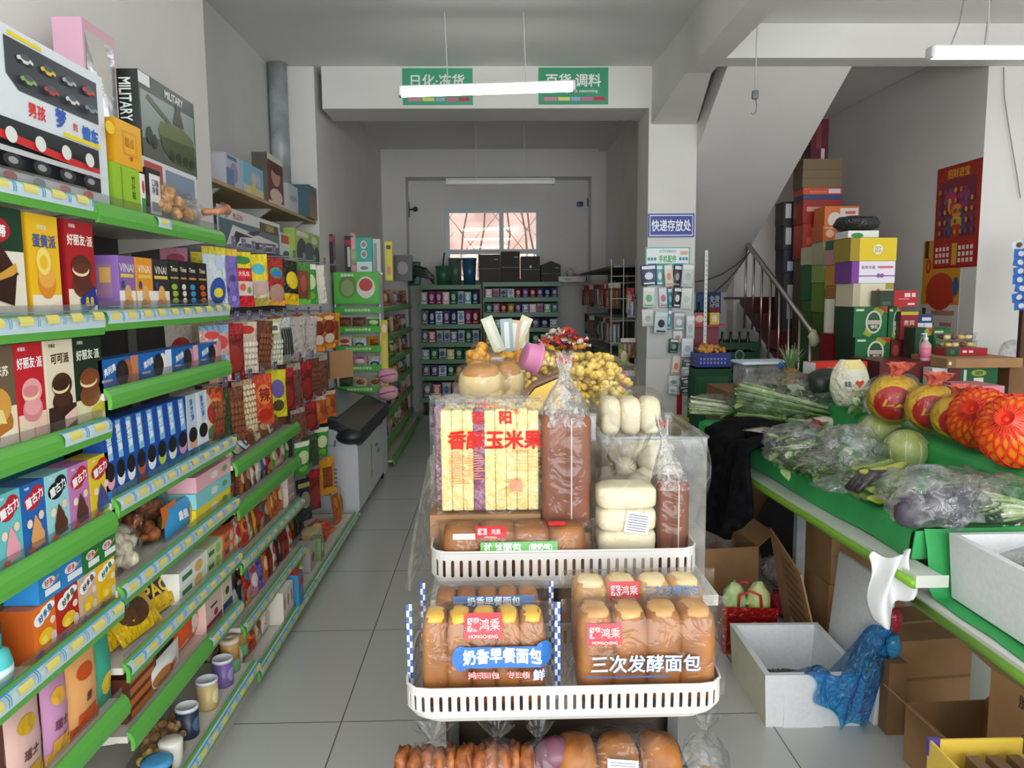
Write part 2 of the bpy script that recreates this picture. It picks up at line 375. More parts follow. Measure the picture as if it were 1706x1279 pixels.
# stairs : sloping soffit of the upper flight, lower flight with red stone treads
XS = 2.6
so = MB().prism([(5.7, 3.2), (5.7, 3.4), (7.9, 2.25), (8.6, 1.8), (8.6, 1.6), (7.8, 2.05)], 'x', 1.70, XS, 'plaster')
struct(so.build('stair_soffit'), 'white sloping underside of the upper stair flight', 'staircase')
struct(MB().box(1.72, 8.6, 0, 2.62, 8.75, 1.75, 'plaster').build('wall_under_stairs'), 'white wall below the stair landing', 'wall')
st = empty('staircase', (XS, 5.815, 0)); st['kind'] = 'structure'; st['label'] = 'stairs with dark red treads and steel railing'; st['category'] = 'staircase'
NS, RISE, RUN = 8, 0.155, 0.285
tr, ri = MB(), MB()
side = [(0, 0)]
for i in range(NS):
    y0 = i*RUN; z1 = (i+3)*RISE
    tr.box(-0.02, y0-0.02, z1-0.025, 1.0, y0+RUN, z1, 'stair_stone')
    ri.box(0.0, y0, 0, 1.0, y0+RUN, z1-0.025, 'stair_stone')
    side += [(y0, z1-0.025), (y0+RUN, z1-0.025)]
tr.box(-0.02, NS*RUN, (NS+2)*RISE-.025, 1.0, NS*RUN+1.1, (NS+2)*RISE, 'stair_stone')
ri.build('riser', st); tr.build('tread', st)
MB().prism([(0.0, 0), (0.0, RISE*2.6), (NS*RUN, (NS+2)*RISE-0.06), (NS*RUN, (NS+2)*RISE-0.34), (.55, .3), (0.45, 0)], 'x', -0.03, -0.002, 'plaster').build('stringer', st)
hb, ht_ = V((-0.045, 0.285, 1.27)), V((-0.045, 1.985, 2.10))
MB().tube([hb, ht_, ht_+V((0, 0.12, 0.02))], 0.024, 'steel', 10).build('handrail', st)
for i in range(8):
    t = i/7.0; p = hb.lerp(ht_, 0.02+0.97*t); fz = (math.floor((p.y)/RUN)+3)*RISE
    MB().tube([(p.x, p.y, fz-0.16), (p.x, p.y, p.z)], 0.012 if i else 0.02, 'steel', 8).build('baluster', st)
# window, its frame and the world outside
wn = empty('window_1', ((wx0+wx1)/2, 10.6, wz0)); wn['kind'] = 'structure'; wn['label'] = 'white framed sliding window in the back wall'; wn['category'] = 'window'
fw = MB(); hw = (wx1-wx0)/2; hh = wz1-wz0
FR = '#c4d2d0'
fw.box(-hw+.06, -0.03, 0, hw-.05, 0.02, 0.05, FR).box(-hw+.06, -0.03, hh-0.07, hw-.05, 0.02, hh, FR).box(-hw, -0.03, 0, -hw+0.06, 0.02, hh, FR).box(hw-0.05, -0.03, 0, hw, 0.02, hh, FR)
fw.box(0.09, -0.012, 0.46, 0.15, 0.018, hh-.07, FR).box(0.09, -0.012, 0.05, 0.15, 0.018, .40, FR).box(-hw+.06, -0.02, 0.40, hw-.05, 0.018, 0.46, FR)
fw.build('window_frame', wn)
MB().box(-hw+.01, 0.024, 0.01, hw-.01, 0.03, hh-.01, 'window_glass').build('pane', wn)
hill = MB().sheet(lambda u, v: (-14+28*u, 17+7*v+0.5*noise.noise(V((u*9, v*5, 0))), -0.5+9*v), 30, 10, 'hill')
struct(hill.build('hillside'), 'sunlit pale pink earth slope outside the window', 'hillside')
for i, (x, y) in enumerate([(-1.7, 15.6), (-1.2, 15.9), (-0.95, 15.3), (-.55, 16), (-0.2, 15.5), (0.3, 16.2), (0.62, 15.4), (0.8, 15.8), (1.2, 15.6)]):
    t = MB(); pts = [(0.08*math.sin(k*1.3+i), 0, k*0.45) for k in range(13)]
    t.tube(pts, [0.035-0.0022*k for k in range(13)], '#5c463c/m', 6)
    for k in range(4, 12): t.tube([pts[k], (pts[k][0]+(0.4 if (k+i) % 2 else -0.4), 0.1, pts[k][2]+0.5)], [0.01, 0.004], '#5c463c/m', 5)
    tag(t.build('tree', None, (x, y, -0.3)), 'bare thin tree trunk', 'seen through the back window', 'tree', 'bare trees outside the window')
struct(MB().box(-14, 10.9, -0.5, 14, 24, -0.35, 'hill').build('ground'), 'pale ground outside the back window', 'ground')

# ------------------------------------------------------------------ lamps hung from the ceiling
def tube_light(loc, length, tilt, lit, look, place, ztop, cable=True):
    t = empty('tube_light', loc, (0, -tilt, 0)); h = length/2
    d = MB(); d.rbox(-h, -0.034, -0.028, h, 0.034, 0.028, 'tube_light' if lit else '#e8eaea', 0.02, 3); d.build('diffuser', t)
    MB().box(-h, -0.03, 0.028, h, 0.03, 0.036, '#e4e4e2').build('housing', t)
    for s in (-1, 1):
        MB().rbox(s*h-0.012, -0.038, -0.03, s*h+0.012, 0.038, 0.036, '#e6e6e4', 0.01).build('end_cap', t)
        x = s*h*0.45; e = (x*0.9, 0.02, (ztop-loc[2])-x*0.9*math.sin(tilt)*0)
        MB().tube([(x, 0, 0.036), (x, 0, (ztop-loc[2])-x*math.tan(tilt))], 0.004, '#d0d0cc', 5).build('suspension_rod', t)
    tag(t, look, place, 'lamp'); return t
tube_light((-0.02, 5.3, 2.94), 1.15, 0.03, True, 'lit white tube light', 'hanging in front of the two green signs', ZC)
tube_light((3.02, 4.4, 2.9), 1.15, 0.0, True, 'lit white tube light', 'hanging at the upper right below the white cross beam', ZC)
tube_light((0.1, 8.5, 2.80), 1.15, 0.0, False, 'unlit slim tube light', 'hanging in the dim back room', 3.47)
for x, y in ((-0.1, 2.3), (-0.1, -0.6), (2.7, 1.6), (5.0, 3.4)):
    tube_light((x, y, 2.95), 1.15, 0.0, True, 'lit white tube light', 'hanging over the aisle near the shop front', ZC)

def plate(name, w, h, base, items, t=0.006):
    # a flat board facing -y, origin at the lower left rear
    b = MB(); b.box(0, -t, 0, w, 0, h, base); b.art(lambda u, v, o: (u*w, -t-o, v*h), w, h, items); return b
def px_plate(name, p0, p1, y, base, items, look, place, cat, kind=None, t=0.006):
    a = ony(p0[0], p0[1], y); c = ony(p1[0], p1[1], y); w, h = abs(c.x-a.x), abs(a.z-c.z)
    o = plate(name, w, h, base, items, t).build(name, None, (min(a.x, c.x), y-0.001, min(a.z, c.z))); tag(o, look, place, cat); return o
strip = [('r', .08, .1, .26, .2, '#d88aa8'), ('r', .28, .1, .45, .2, '#dfe07a'), ('r', .47, .1, .6, .2, '#9ab4dc'), ('r', .62, .1, .78, .2, '#d86a94'), ('r', .8, .1, .95, .2, '#d02858')]
px_plate('hanging_sign', (670, 114), (788, 175), YB, '#46a882', [('t', '日化·冻货', .5, .66, .36, '#f4f8f4', {'b': .03}), ('t', 'chemical frozen goods', .5, .36, .12, '#e4f0e8')]+strip, 'green sign with white letters reading daily goods and frozen goods', 'left on the beam', 'sign')
px_plate('hanging_sign', (897, 113), (1013, 174), YB, '#3d9e74', [('t', '百货·调料', .5, .66, .36, '#f4f8f4', {'b': .03}), ('t', "General goods seasoning", .5, .36, .13, '#e4f0e8')]+strip, 'green sign with white letters reading general goods and seasoning', 'right on the beam', 'sign')
px_plate('door_plate', (1080, 356), (1156, 395), YB, '#1e3a9a', [('r', .03, .06, .97, .1, '#e8ecf8'), ('r', .03, .9, .97, .94, '#e8ecf8'), ('r', .03, .06, .045, .94, '#e8ecf8'), ('r', .955, .06, .97, .94, '#e8ecf8'), ('t', '快递存放处', .5, .5, .5, '#f6f8ff', {'b': .03, 'mw': .86})], 'blue sign with white characters for parcel storage', 'on the white pillar', 'sign')
# hook hanging from the beam, wires
hk = empty('hanging_hook', onx(1258, 160, 1.72)); z0 = hk.location.z
MB().tube([(0, 0, 0.03), (0.002, 0, 0.5), (0, 0, ZC-z0)], 0.005, '#c8c4bc', 6).build('cord', hk)
MB().rbox(-.02, -.015, -.02, .02, .015, .035, '#6a7478', .008).build('clip', hk)
MB().tube([(.005, 0, -.02), (.012, 0, -.06), (.008, 0, -.1), (-.01, 0, -.118), (-.024, 0, -.105)], 0.003, '#7a7468', 6).build('hook', hk)
tag(hk, 'small metal hook on a long cord', 'hanging from the ceiling beside the pillar beam', 'hook')
def wire(px_pts, y, look, place, r=0.004, col='#8a8884'):
    p = [ony(a, b, y) for a, b in px_pts]; tag(MB().tube(p, r, col, 5).build('power_cord'), look, place, 'cord')
wire([(1672, 112), (1673, 160), (1682, 220), (1694, 290), (1700, 330)], 5.66, 'thin dark cord running down the wall', 'at the far right below the cross beam')
wire([(1606, 0), (1598, 40), (1582, 82)], 4.5, 'thin black cord', 'running up from the left end of the right tube light')
wire([(1652, 0), (1645, 40), (1640, 80)], 4.5, 'pair of thin grey cords', 'above the right tube light')
# galvanised pipe
pb = onz(465, 290, 2.2)
pp = MB(); pp.tube([(-1.69, 6.42, 2.215), (-1.69, 6.42, ZC-.01)], 0.075, 'galvanised', 16); tag(pp.build('drain_pipe'), 'galvanised metal pipe', 'rising in the corner to the ceiling above the wooden shelf', 'pipe')
# wooden board shelf in the recess and its goods
ws = empty('wooden_shelf', (-1.77, 4.06, 2.18)); MB().box(0, 0.0, 0, 0.33, 2.43, 0.022, 'wood_board').build('board', ws)
for y in (.3, 1.3, 2.2): MB().prism([(0, 0), (0.28, 0), (0, -.2)], 'y', y, y+.02, '#c8c8c4').build('bracket', ws)
tag(ws, 'long pale wooden board shelf', 'high on the left wall under the pipe', 'shelf')
# back room wall things
for nm, px, py, lk in (('security_camera', 690, 349, 'small black camera on the left of the window recess'), ('router', 966, 340, 'small blue box on the right of the window recess')):
    p = ony(px, py, 10.58); o = empty(nm, p)
    if nm == 'router': MB().rbox(-.04, -.05, -.03, .04, 0.02, .03, '#3a4a7a', .01).build('body', o); MB().box(.1, -.02, -.03, .13, .02, .08, '#4a4844').build('bracket', o)
    else:
        MB().ell((0.02, -.05, 0), (.035, .035, .035), '#3a3a3a').build('lens_housing', o); MB().tube([(-.07, .0, 0), (0.02, -.05, 0)], .01, '#50504c').build('arm', o); MB().box(-.09, -.02, -.1, -.06, .02, .1, '#50504c').build('bracket', o)
    tag(o, lk, '', 'camera' if nm == 'security_camera' else 'router')

# ------------------------------------------------------------------ packaging generators (meshes shared between copies)
MESH = {}
def carton(w, d, h, base, front=(), side=None, top=None, sideart=(), topart=()):
    # printed box, origin at the middle of its base, printed face towards -y
    b = MB(); b.box(-w/2, -d/2, 0, w/2, d/2, h, base, side=side, top=top)
    b.art(lambda u, v, o: (-w/2+u*w, -d/2-o, v*h), w, h, front)
    if sideart:
        b.art(lambda u, v, o: (-w/2-o, d/2-u*d, v*h), d, h, sideart); b.art(lambda u, v, o: (w/2+o, -d/2+u*d, v*h), d, h, sideart)
    if topart: b.art(lambda u, v, o: (-w/2+u*w, -d/2+v*d, h+o), w, d, topart)
    return b
def pillow_S(w, h, d, hor=False, seed=0.0, wr=0.02, crimp=0.06, sgn=-1):
    def S(u, v, o=0.0):
        a, c = (u, v) if hor else (v, u)          # a runs from crimp to crimp
        e = min(a, 1-a)
        t = 0.0 if e < crimp else min(1.0, ((e-crimp)/(0.5-crimp)))**0.45
        k = max(0.0, math.sin(PI*min(max(c, 0), 1)))**0.55
        y = d/2*t*k
        y += wr*d*noise.noise(V((u*5*w/0.1+seed, v*5*h/0.1, seed*1.3)))*min(1, 6*k*t+0.25)
        pin = 1-0.05*t
        x = (u-.5)*w*(pin if not hor else 1); z = h/2+(v-.5)*h*(pin if hor else 1)
        return (x, sgn*(y+o+0.0004), z)
    return S
def pack(w, h, d, front_mat, back_mat=None, items=(), hor=False, seed=0.0, wr=0.05, n=(9, 12), crimp_mat=None, bands=()):
    # crimped pillow bag standing on its edge; bands = (v0, v1, material) horizontal colour fields
    b = MB(); S = pillow_S(w, h, d, hor, seed, wr); T = pillow_S(w, h, d, hor, seed, wr, sgn=1)
    b.sheet(lambda u, v: S(u, v), n[0], n[1], front_mat); b.sheet(lambda u, v: T(1-u, v), n[0], n[1], back_mat or front_mat)
    its = [('r', 0.01, v0, .99, v1, mm+'/s') for v0, v1, mm in bands]+list(items)
    b.art(lambda u, v, o: S(u, v, o+0.0006), w, h, its, step=0.0005, sub=9)
    return b
def put(name, key, maker, loc, rz, look, place, cat, group=None, order='x', parent=None, scale=None):
    if key not in MESH: MESH[key] = maker().mesh(name)
    o = inst(name, MESH[key], loc, rz, parent, scale)
    if parent is None: tag(o, look, place, cat, group, order)
    return o
def blob_cluster(w, d, h, mat, n, r, seed=1):
    rd = random.Random(seed); b = MB()
    for i in range(n):
        z = rd.random(); f = math.sqrt(max(0, 1-(z*0.9)**2))
        a = rd.random()*2*PI; q = math.sqrt(rd.random())*f
        rr = r*rd.uniform(.75, 1.2)
        b.ell((w/2*q*math.cos(a), d/2*q*math.sin(a), rr+z*(h-rr)), (rr, rr*rd.uniform(.8, 1.1), rr*rd.uniform(.7, 1)), mat, 7, 5, 0.25, 2.5, 1, rd.random()*9)
    return b
def film_blob(rx, ry, rz_, mat='film', seed=0, amp=.18, n=26, m=16, fr=2.2):
    b = MB(); b.ell((0, 0, rz_*0.96), (rx, ry, rz_), mat, n, m, amp, fr, .85, seed, flat=0.004); return b
def tied_bag(rx, ry, h, neck, top_r, mat, seed=0, col=None, fr=7):
    # body, gathered neck and flaring frill
    b = MB(); prof = []
    for i in range(15):
        t = i/14; prof.append((math.sin(min(1, .12+t*.95)*PI)**0.55 if t < .999 else .0, h*t))
    body = [(0.75, 0), (1, .06*h), (1.02, .3*h), (1, .6*h), (.85, .78*h), (.5, .92*h), (neck, h)]
    frill = [(neck*.9, h*1.02), (top_r*.6, h*1.1), (top_r, h*1.2)]
    n = 40
    for pr, mm in ((body, mat), ([body[-1]]+frill, col or mat)):
        vs = []
        for r, z in pr:
            up = max(0, (z/h-.55)/.45)
            for k in range(n):
                a = 2*PI*k/n; q = 1+(.16*up+.02)*math.sin(fr*a+seed)+.06*up*math.sin(2.3*fr*a+1.7*seed)
                vs.append((rx*r*q*math.cos(a), ry*r*q*math.sin(a), z+(.03*h*math.sin(fr*a+seed) if z > h*1.15 else 0)))
        b.add(vs, [[i*n+k, i*n+(k+1) % n, (i+1)*n+(k+1) % n, (i+1)*n+k] for i in range(len(pr)-1) for k in range(n)], mm, True)
    return b
RX, RM = PI/2, -PI/2     # facing +x (into the left aisle), facing -x

# ------------------------------------------------------------------ left gondola shelving
GREEN, CARD, YEL, BLU = '#5fae48', '#cbe0ea', '#e6da78', '#3d9cc9'
XBK = -1.385
def rail_profile(xf, z): return [(xf-.017, z+.056), (xf-.008, z+.051), (xf+.001, z+.037), (xf+.004, z+.018), (xf, z), (xf-.008, z), (xf-.008, z+.03), (xf-.017, z+.045)]
def rail(par, xf, z, y0, y1, labels, green=GREEN):
    b = MB(); b.prism(rail_profile(xf, z), 'y', y0+.004, y1-.004, green); r = b.build('price_rail', par)
    for a, c in labels:
        p = rail_profile(xf, z); A, B_ = V((p[1][0], 0, p[1][1])), V((p[3][0], 0, p[3][1])); nrm = V((.75, 0, .66)); L_ = y1-y0; ya, yb = y0+L_*a+.008, y0+L_*c-.008
        def S(u, v, o=0): q = B_.lerp(A, v); bul = .0095*math.sin(PI*v); return (q.x+nrm.x*(.001+o+bul), ya+(yb-ya)*u, q.z+nrm.z*(.001+o+bul))
        m = MB(); m.sheet(lambda u, v: S(u, v), 1, 5, CARD, False); n = max(1, round((yb-ya)/.095)); its = []
        for i in range(n):
            u0 = i/n; q = 1/n; its += [('r', u0+q*.2, .18, u0+q*.7, .72, YEL), ('r', u0+q*.84, .1, u0+q*.87, .95, BLU), ('r', u0+q*.91, .1, u0+q*.94, .95, BLU)]
        its.append(('r', 0, .86, 1, 1, BLU))
        m.art(S, yb-ya, .05, its, .0006, 6); m.build('label_strip', r)
    return r
def bay(y0, y1, shelves, ztop, look, place, hooks=(), name='supermarket_shelf'):
    t = empty(name, (0, 0, 0))
    b = MB(); b.box(XBK-.02, y0, .02, XBK, y1, ztop, '#4a4844/m'); b.build('back_panel', t)
    MB().box(XBK-.03, y0+.001, 0, XBK+.02, y0+.028, ztop+.02, '#8a8880').build('upright', t)
    MB().box(XBK-.02, y0, 0, -.985, y1, .05, '#b8b4aa').build('kick_plate', t)
    for xf, z, lab in shelves:
        s = MB(); s.box(XBK, y0+.003, z+.024, xf-.016, y1-.003, z+.043, '#d6d2c6')
        for y in (y0+.02, y1-.03): s.prism([(XBK, z+.024), (xf-.06, z+.024), (xf-.06, z+.012), (XBK, z-.03)], 'y', y, y+.01, '#d6d2c6')
        s = s.build('shelf', t); rail(s, xf, z, y0, y1, lab)
        g = MB(); g.box(xf-.0165, y0+.01, z+.045, xf-.015, y1-.01, z+.078, 'clear_plastic'); g.build('clear_guard', s)
    for (y, z, xe) in hooks:
        h = MB(); h.tube([(XBK, y, z), (xe, y, z-.004), (xe+.012, y, z+.014)], .0032, '#9a98a0', 5); h = h.build('display_hook', t)
        MB().box(xe+.006, y-.026, z-.012, xe+.009, y+.026, z+.028, '#6f6b86').build('price_tag', h)
    tag(t, look, place, 'shelf', 'shelving units along the left wall'); return t
F_, N_ = [(0, 1)], []
bay(1.02, 2.02, [(-1.0, 1.78, [(.0, .5), (.55, .98)]), (-1.0, 1.49, F_), (-1.0, 1.22, [(.76, 1)]), (-1.0, .97, N_), (-1.0, .728, F_), (-1.0, .458, N_), (-.95, .09, F_)], 1.83, 'green railed shelf unit of biscuit boxes', 'nearest at the left edge')
bay(2.02, 2.965, [(-1.0, 1.775, [(.36, .48)]), (-1.0, 1.498, F_), (-1.0, 1.292, N_), (-1.0, .999, F_), (-1.0, .758, F_), (-1.0, .54, F_), (-1.0, .342, [(.62, 1)]), (-.95, .09, F_)], 1.83, 'green railed shelf unit with toys on top', 'second along the left aisle')
def yof(px, x, z):
    lo, hi = .8, 14
    for _ in range(40):
        m = (lo+hi)/2
        if project((x, m, z))[0] < px: lo = m
        else: hi = m
    return (lo+hi)/2
HK = []
for z, pxs in ((1.80, range(352, 560, 17)), (1.50, range(352, 580, 20)), (1.25, range(372, 590, 21)), (1.0, range(505, 580, 17)), (.82, (512, 528, 542)), (.62, (516, 532, 556))):
    for px in pxs: HK.append((yof(px, -1.05, z), z, -1.05))
bay(2.965, 3.96, [(-1.0, .89, N_), (-1.0, .714, N_), (-1.0, .492, F_), (-1.0, .232, F_), (-.95, .045, F_)], 1.86, 'shelf unit with hanging snacks above green rails', 'third along the left aisle', [h for h in HK if 3.0 < h[0] < 3.93])
bay(3.96, 5.25, [(-.95, .045, F_)], 1.86, 'pegboard unit of hanging dried snacks', 'just before the white freezer', [h for h in HK if 3.99 < h[0] < 5.22])

# ---- goods on bays one and two, facing the aisle
def shelf_item(name, key, maker, px0, px1, z, xf, d, look, place, cat, group=None, h=.2, rot=0.0, zoff=0):
    y0, y1 = yof(px0, xf, z+h/2), yof(px1, xf, z+h/2); w = y1-y0
    k = (key, round(w, 2), round(h, 3))
    if k not in MESH: MESH[k] = maker(w-.004, d, h).mesh(name)
    o = inst(name, MESH[k], (xf-d/2-.003, (y0+y1)/2, z+zoff), RX+rot); tag(o, look, place, cat, group); return o
def pie(base, side, title, tcol, c1, c2, bottom, extra=()):
    return lambda w, d, h: carton(w, d, h, base, [('r', 0, 0, 1, .3, bottom), ('t', '好丽友', .25, .945, .04, tcol), ('t', title, .5, .8, .115, tcol, {'b': .04, 'mw': .9, 'arc': .008}),
        ('e', .5, .34, .36, .13, c2), ('e', .5, .37, .3, .09, c1), ('e', .5, .52, .36, .13, c1), ('e', .45, .5, .3, .07, '#f2e2b0'), ('e', .45, .52, .28, .06, c2), ('r', .06, .03, .3, .06, tcol)]+list(extra), side)
Z2, Z3, Z4, Z5, Z6 = 1.49+.044, 1.22+.044, .97+.044, .728+.044, .458+.044
P = "on the near bay's second shelf"
shelf_item('chocolate_box', 'q', lambda w, d, h: carton(w, d, h, '#ece4d2', [('r', 0, .62, 1, 1, '#163a26'), ('e', .38, .8, .36, .12, '#b41e2a'), ('t', 'Q', .26, .81, .15, '#ffffff', {'b': .05}), ('t', '蒂', .56, .79, .11, '#ffffff', {'b': .04}), ('p', [(.05, .55), (.5, .68), (.85, .42), (.42, .3)], '#3a1c12'), ('p', [(.3, .38), (.8, .52), (.82, .44), (.36, .3)], '#d8a040'), ('p', [(.3, .34), (.8, .42), (.7, .14), (.3, .2)], '#32180e'), ('e', .2, .16, .14, .05, '#d0a868'), ('t', '72元克', .2, .03, .03, '#888')], '#20402c'), -40, 44, Z2, -1.02, .09, 'dark green and white chocolate cake box', P, 'biscuit box', h=.24)
shelf_item('egg_pie_box', 'egg', lambda w, d, h: carton(w, d, h, '#f2c01c', [('r', 0, 0, 1, .24, '#f4ead6'), ('t', '好丽友', .45, .88, .05, '#f8f0d0'), ('t', '蛋黄派', .5, .75, .13, '#3c5a9a', {'b': .04}), ('e', .5, .36, .3, .16, '#e08c28'), ('e', .5, .42, .28, .12, '#f0b04c'), ('e', .42, .56, .24, .13, '#f8e070'), ('e', .42, .55, .13, .07, '#f2c02a'), ('p', [(.6, .02), (.98, .08), (.94, .2), (.58, .14)], '#f6ded0')], '#e0a81a'), 52, 103, Z2, -1.02, .09, 'bright yellow egg pie box', P, 'biscuit box', h=.238)
shelf_item('chocolate_pie_box', 'pr', pie('#b01c22', '#8e141a', '好丽友·派', '#fff6ea', '#5a2c1c', '#6a3420', '#f0e4c8', [('p', [(.4, .02), (.98, .14), (.92, .34), (.35, .2)], '#28348c'), ('t', '8.8', .68, .17, .1, '#f2d83c', {'b': .04})]), 113, 161, Z2, -1.02, .1, 'red chocolate pie box', P, 'biscuit box', h=.238)
def vina(base): return lambda w, d, h: carton(w, d, h, '#f6efe6', [('r', 0, .42, 1, 1, base), ('t', 'VINAI', .5, .8, .14, '#fff8ee', {'b': .01}), ('r', .1, .64, .9, .7, '#e8c85c'), ('e', .5, .36, .2, .16, '#e6b468'), ('e', .42, .16, .24, .12, '#d8863c'), ('e', .62, .2, .16, .14, '#e4a860'), ('e', .2, .52, .1, .07, '#3a4878')], base, sideart=[('r', .2, .3, .75, .85, '#a07898'), ('r', .3, .55, .7, .8, '#d8a860')])
for px, c, lk in ((200, '#8c66ac', 'purple and white wafer box'), (229, '#ec9c2c', 'orange and white wafer box'), (256, '#2c2a30', 'black and white wafer box')):
    shelf_item('wafer_box', 'v'+c, vina(c), px, px+28, Z2, -1.02, .075, lk, P, 'biscuit box', 'wafer boxes on the second shelf', h=.166)
P = "on the second bay's second shelf"
def times(base, c): return lambda w, d, h: carton(w, d, h, base, [('t', 'Times', .5, .82, .1, '#f0e6d0', {'b': .03}), ('r', .1, .62, .9, .66, '#c8a060'), ('e', .45, .46, .3, .06, c), ('e', .5, .32, .3, .06, c), ('e', .5, .18, .3, .06, c), ('r', 0, 0, 1, .06, '#d8c8a8')], base)
for px, q, base, c, lk in ((284, 301, '#262a22', '#a8c040', 'black and green thin biscuit box'), (302, 314, '#1c1a1c', '#f0e8d8', 'black and cream thin biscuit box'), (315, 330, '#1c1a1c', '#3ca0d8', 'black and blue thin biscuit box'), (331, 347, '#231a18', '#c8642c', 'black and orange thin biscuit box')):
    shelf_item('biscuit_box', 'tm'+c, times(base, c), px, q, 1.545, -1.03, .08, lk, P, 'biscuit box', 'thin biscuit boxes', h=.16)
# top of bays one and two : toys
P = 'on top of the near bay'
def toybox(w, d, h):
    a = [('p', [(0, .04), (.24, .04), (.2, .42), (.28, .5), (.28, .97), (0, .97)], '#d8202a'), ('t', '卡车', .2, .72, .09, '#fff', {'mw': .12}), ('t', 'rapid', .2, .86, .05, '#fff', {'mw': .12}),
         ('p', [(.4, .93), (.95, .93), (.95, .62), (.46, .62), (.4, .7)], '#3a4046'), ('r', .42, .945, .6, .97, '#f0d820'), ('t', '男孩', .55, .53, .1, '#e0302c', {'b': .05, 'mw': .12}), ('t', '梦', .69, .55, .14, '#2458b8', {'b': .06, 'mw': .1}), ('t', '的', .78, .53, .06, '#e0302c', {'b': .04}), ('t', '情车', .88, .51, .12, '#2868c8', {'b': .06, 'mw': .14}),
         ('r', .7, .435, .95, .465, '#f2d820'), ('p', [(0, .42), (.93, .42), (.93, .1), (0, .1)], '#22262a')]
    cs = ['#d8dcdc', '#e0c030', '#a8b0b8', '#c84038', '#88b060', '#b83a34', '#d8d8d8', '#7898a8']
    for i in range(8):
        x = .5+.125*(i % 4); y = .83 if i < 4 else .7
        a += [('e', x, y, .045, .024, cs[i]), ('e', x, y+.018, .025, .02, '#50585e'), ('e', x-.025, y-.02, .011, .012, '#181818'), ('e', x+.025, y-.02, .011, .012, '#181818')]
    a += [('p', [(.05, .3), (.9, .22), (.9, .27), (.1, .35)], '#d0282c'), ('r', .05, .2, .9, .235, '#c8cacc'), ('p', [(.0, .2), (.12, .18), (.1, .4), (0, .4)], '#c02028')]
    for i in range(5): a += [('e', .22+i*.15, .155, .05, .045, '#2c2c2e'), ('e', .22+i*.15, .155, .025, .022, '#9a9ea2'), ('e', .22+i*.15, .31, .03, .05, '#e4e4e2')]
    a += [('e', .985, .62, .035, .05, '#f0cc20'), ('r', .0, .0, .22, .07, '#d8202a')]+[('e', .34+.15*i, .05, .035, .03, '#c85050' if i != 1 else '#6a6a70') for i in range(4)]
    return carton(w, d, h, '#dfe6ec', a, '#c8d2da')
shelf_item('toy_truck_box', 'toy', toybox, -150, 179, 1.826, -1.04, .13, 'large white and red toy truck box with windows', P, 'toy box', h=.345)
def dollbox(w, d, h):
    b = carton(w, d, h, '#dcaec0', [('r', .06, .04, .94, .95, '#c8c4c0')], '#d2a4b8'); return b
o = shelf_item('doll_box', 'doll', dollbox, 148, 202, 1.826, -1.24, .09, 'tall pink box with a silver window', P, 'toy box', h=.61)
w_ = MB(); w_.sheet(lambda u, v: (-.09+.18*u, -.0485-.004*math.sin(v*5)-.002*math.sin(u*6+v*9), .03+v*.54), 6, 16, 'foil'); w_.build('foil_window', o)
P = "on the second bay's top shelf"
shelf_item('gift_box', 'lime', lambda w, d, h: carton(w, d, h, '#9cc82c', [('t', '竹\n叶\n糕', .75, .6, .5, '#3c5a14', {'b': .02}), ('r', .3, .05, .34, .95, '#6c9a1c')], '#84b020'), 190, 236, 1.822, -1.04, .09, 'lime green box with dark characters', P, 'food box', h=.135)
shelf_item('gift_box', 'yelb', lambda w, d, h: carton(w, d, h, '#efb01c', [('r', .25, .25, .8, .8, '#dc9a14'), ('r', .3, .3, .75, .75, '#efb01c'), ('t', '糕点', .5, .55, .22, '#b07810'), ('e', .55, .2, .06, .05, '#c83c1c')], '#d89a18'), 194, 238, 1.958, -1.04, .11, 'yellow carton standing on the lime box', P, 'food box', h=.125)
shelf_item('cracker_box', 'gw', lambda w, d, h: carton(w, d, h, '#f2f0ea', [('r', 0, 0, 1, .45, '#3c9a48'), ('e', .5, .7, .3, .15, '#d8402c')]), 237, 245, 1.822, -1.04, .07, 'narrow white and green box', P, 'food box', h=.13)
shelf_item('jar_box', 'blk', lambda w, d, h: carton(w, d, h, '#1e2024', [('r', .2, .12, .95, .9, '#eceae6'), ('t', '口味\n净重', .58, .66, .3, '#40444a', {'mw': .5}), ('r', .3, .18, .9, .36, '#8a8c90')]), 246, 271, 1.822, -1.04, .07, 'black box with a large white label', P, 'food box', h=.155)
for k, z in enumerate((1.822, 1.94)):
    shelf_item('toy_carton', 'wb%d' % k, lambda w, d, h: carton(w, d, h, '#e4e6ea', [('r', .05, .1, .35, .9, '#c05a50'), ('r', .4, .15, .95, .85, '#8a98b0')]), 236, 330, z, -1.16, .1, 'flat white printed carton under the tank box', P, 'toy box', 'cartons under the tank box', h=.116)
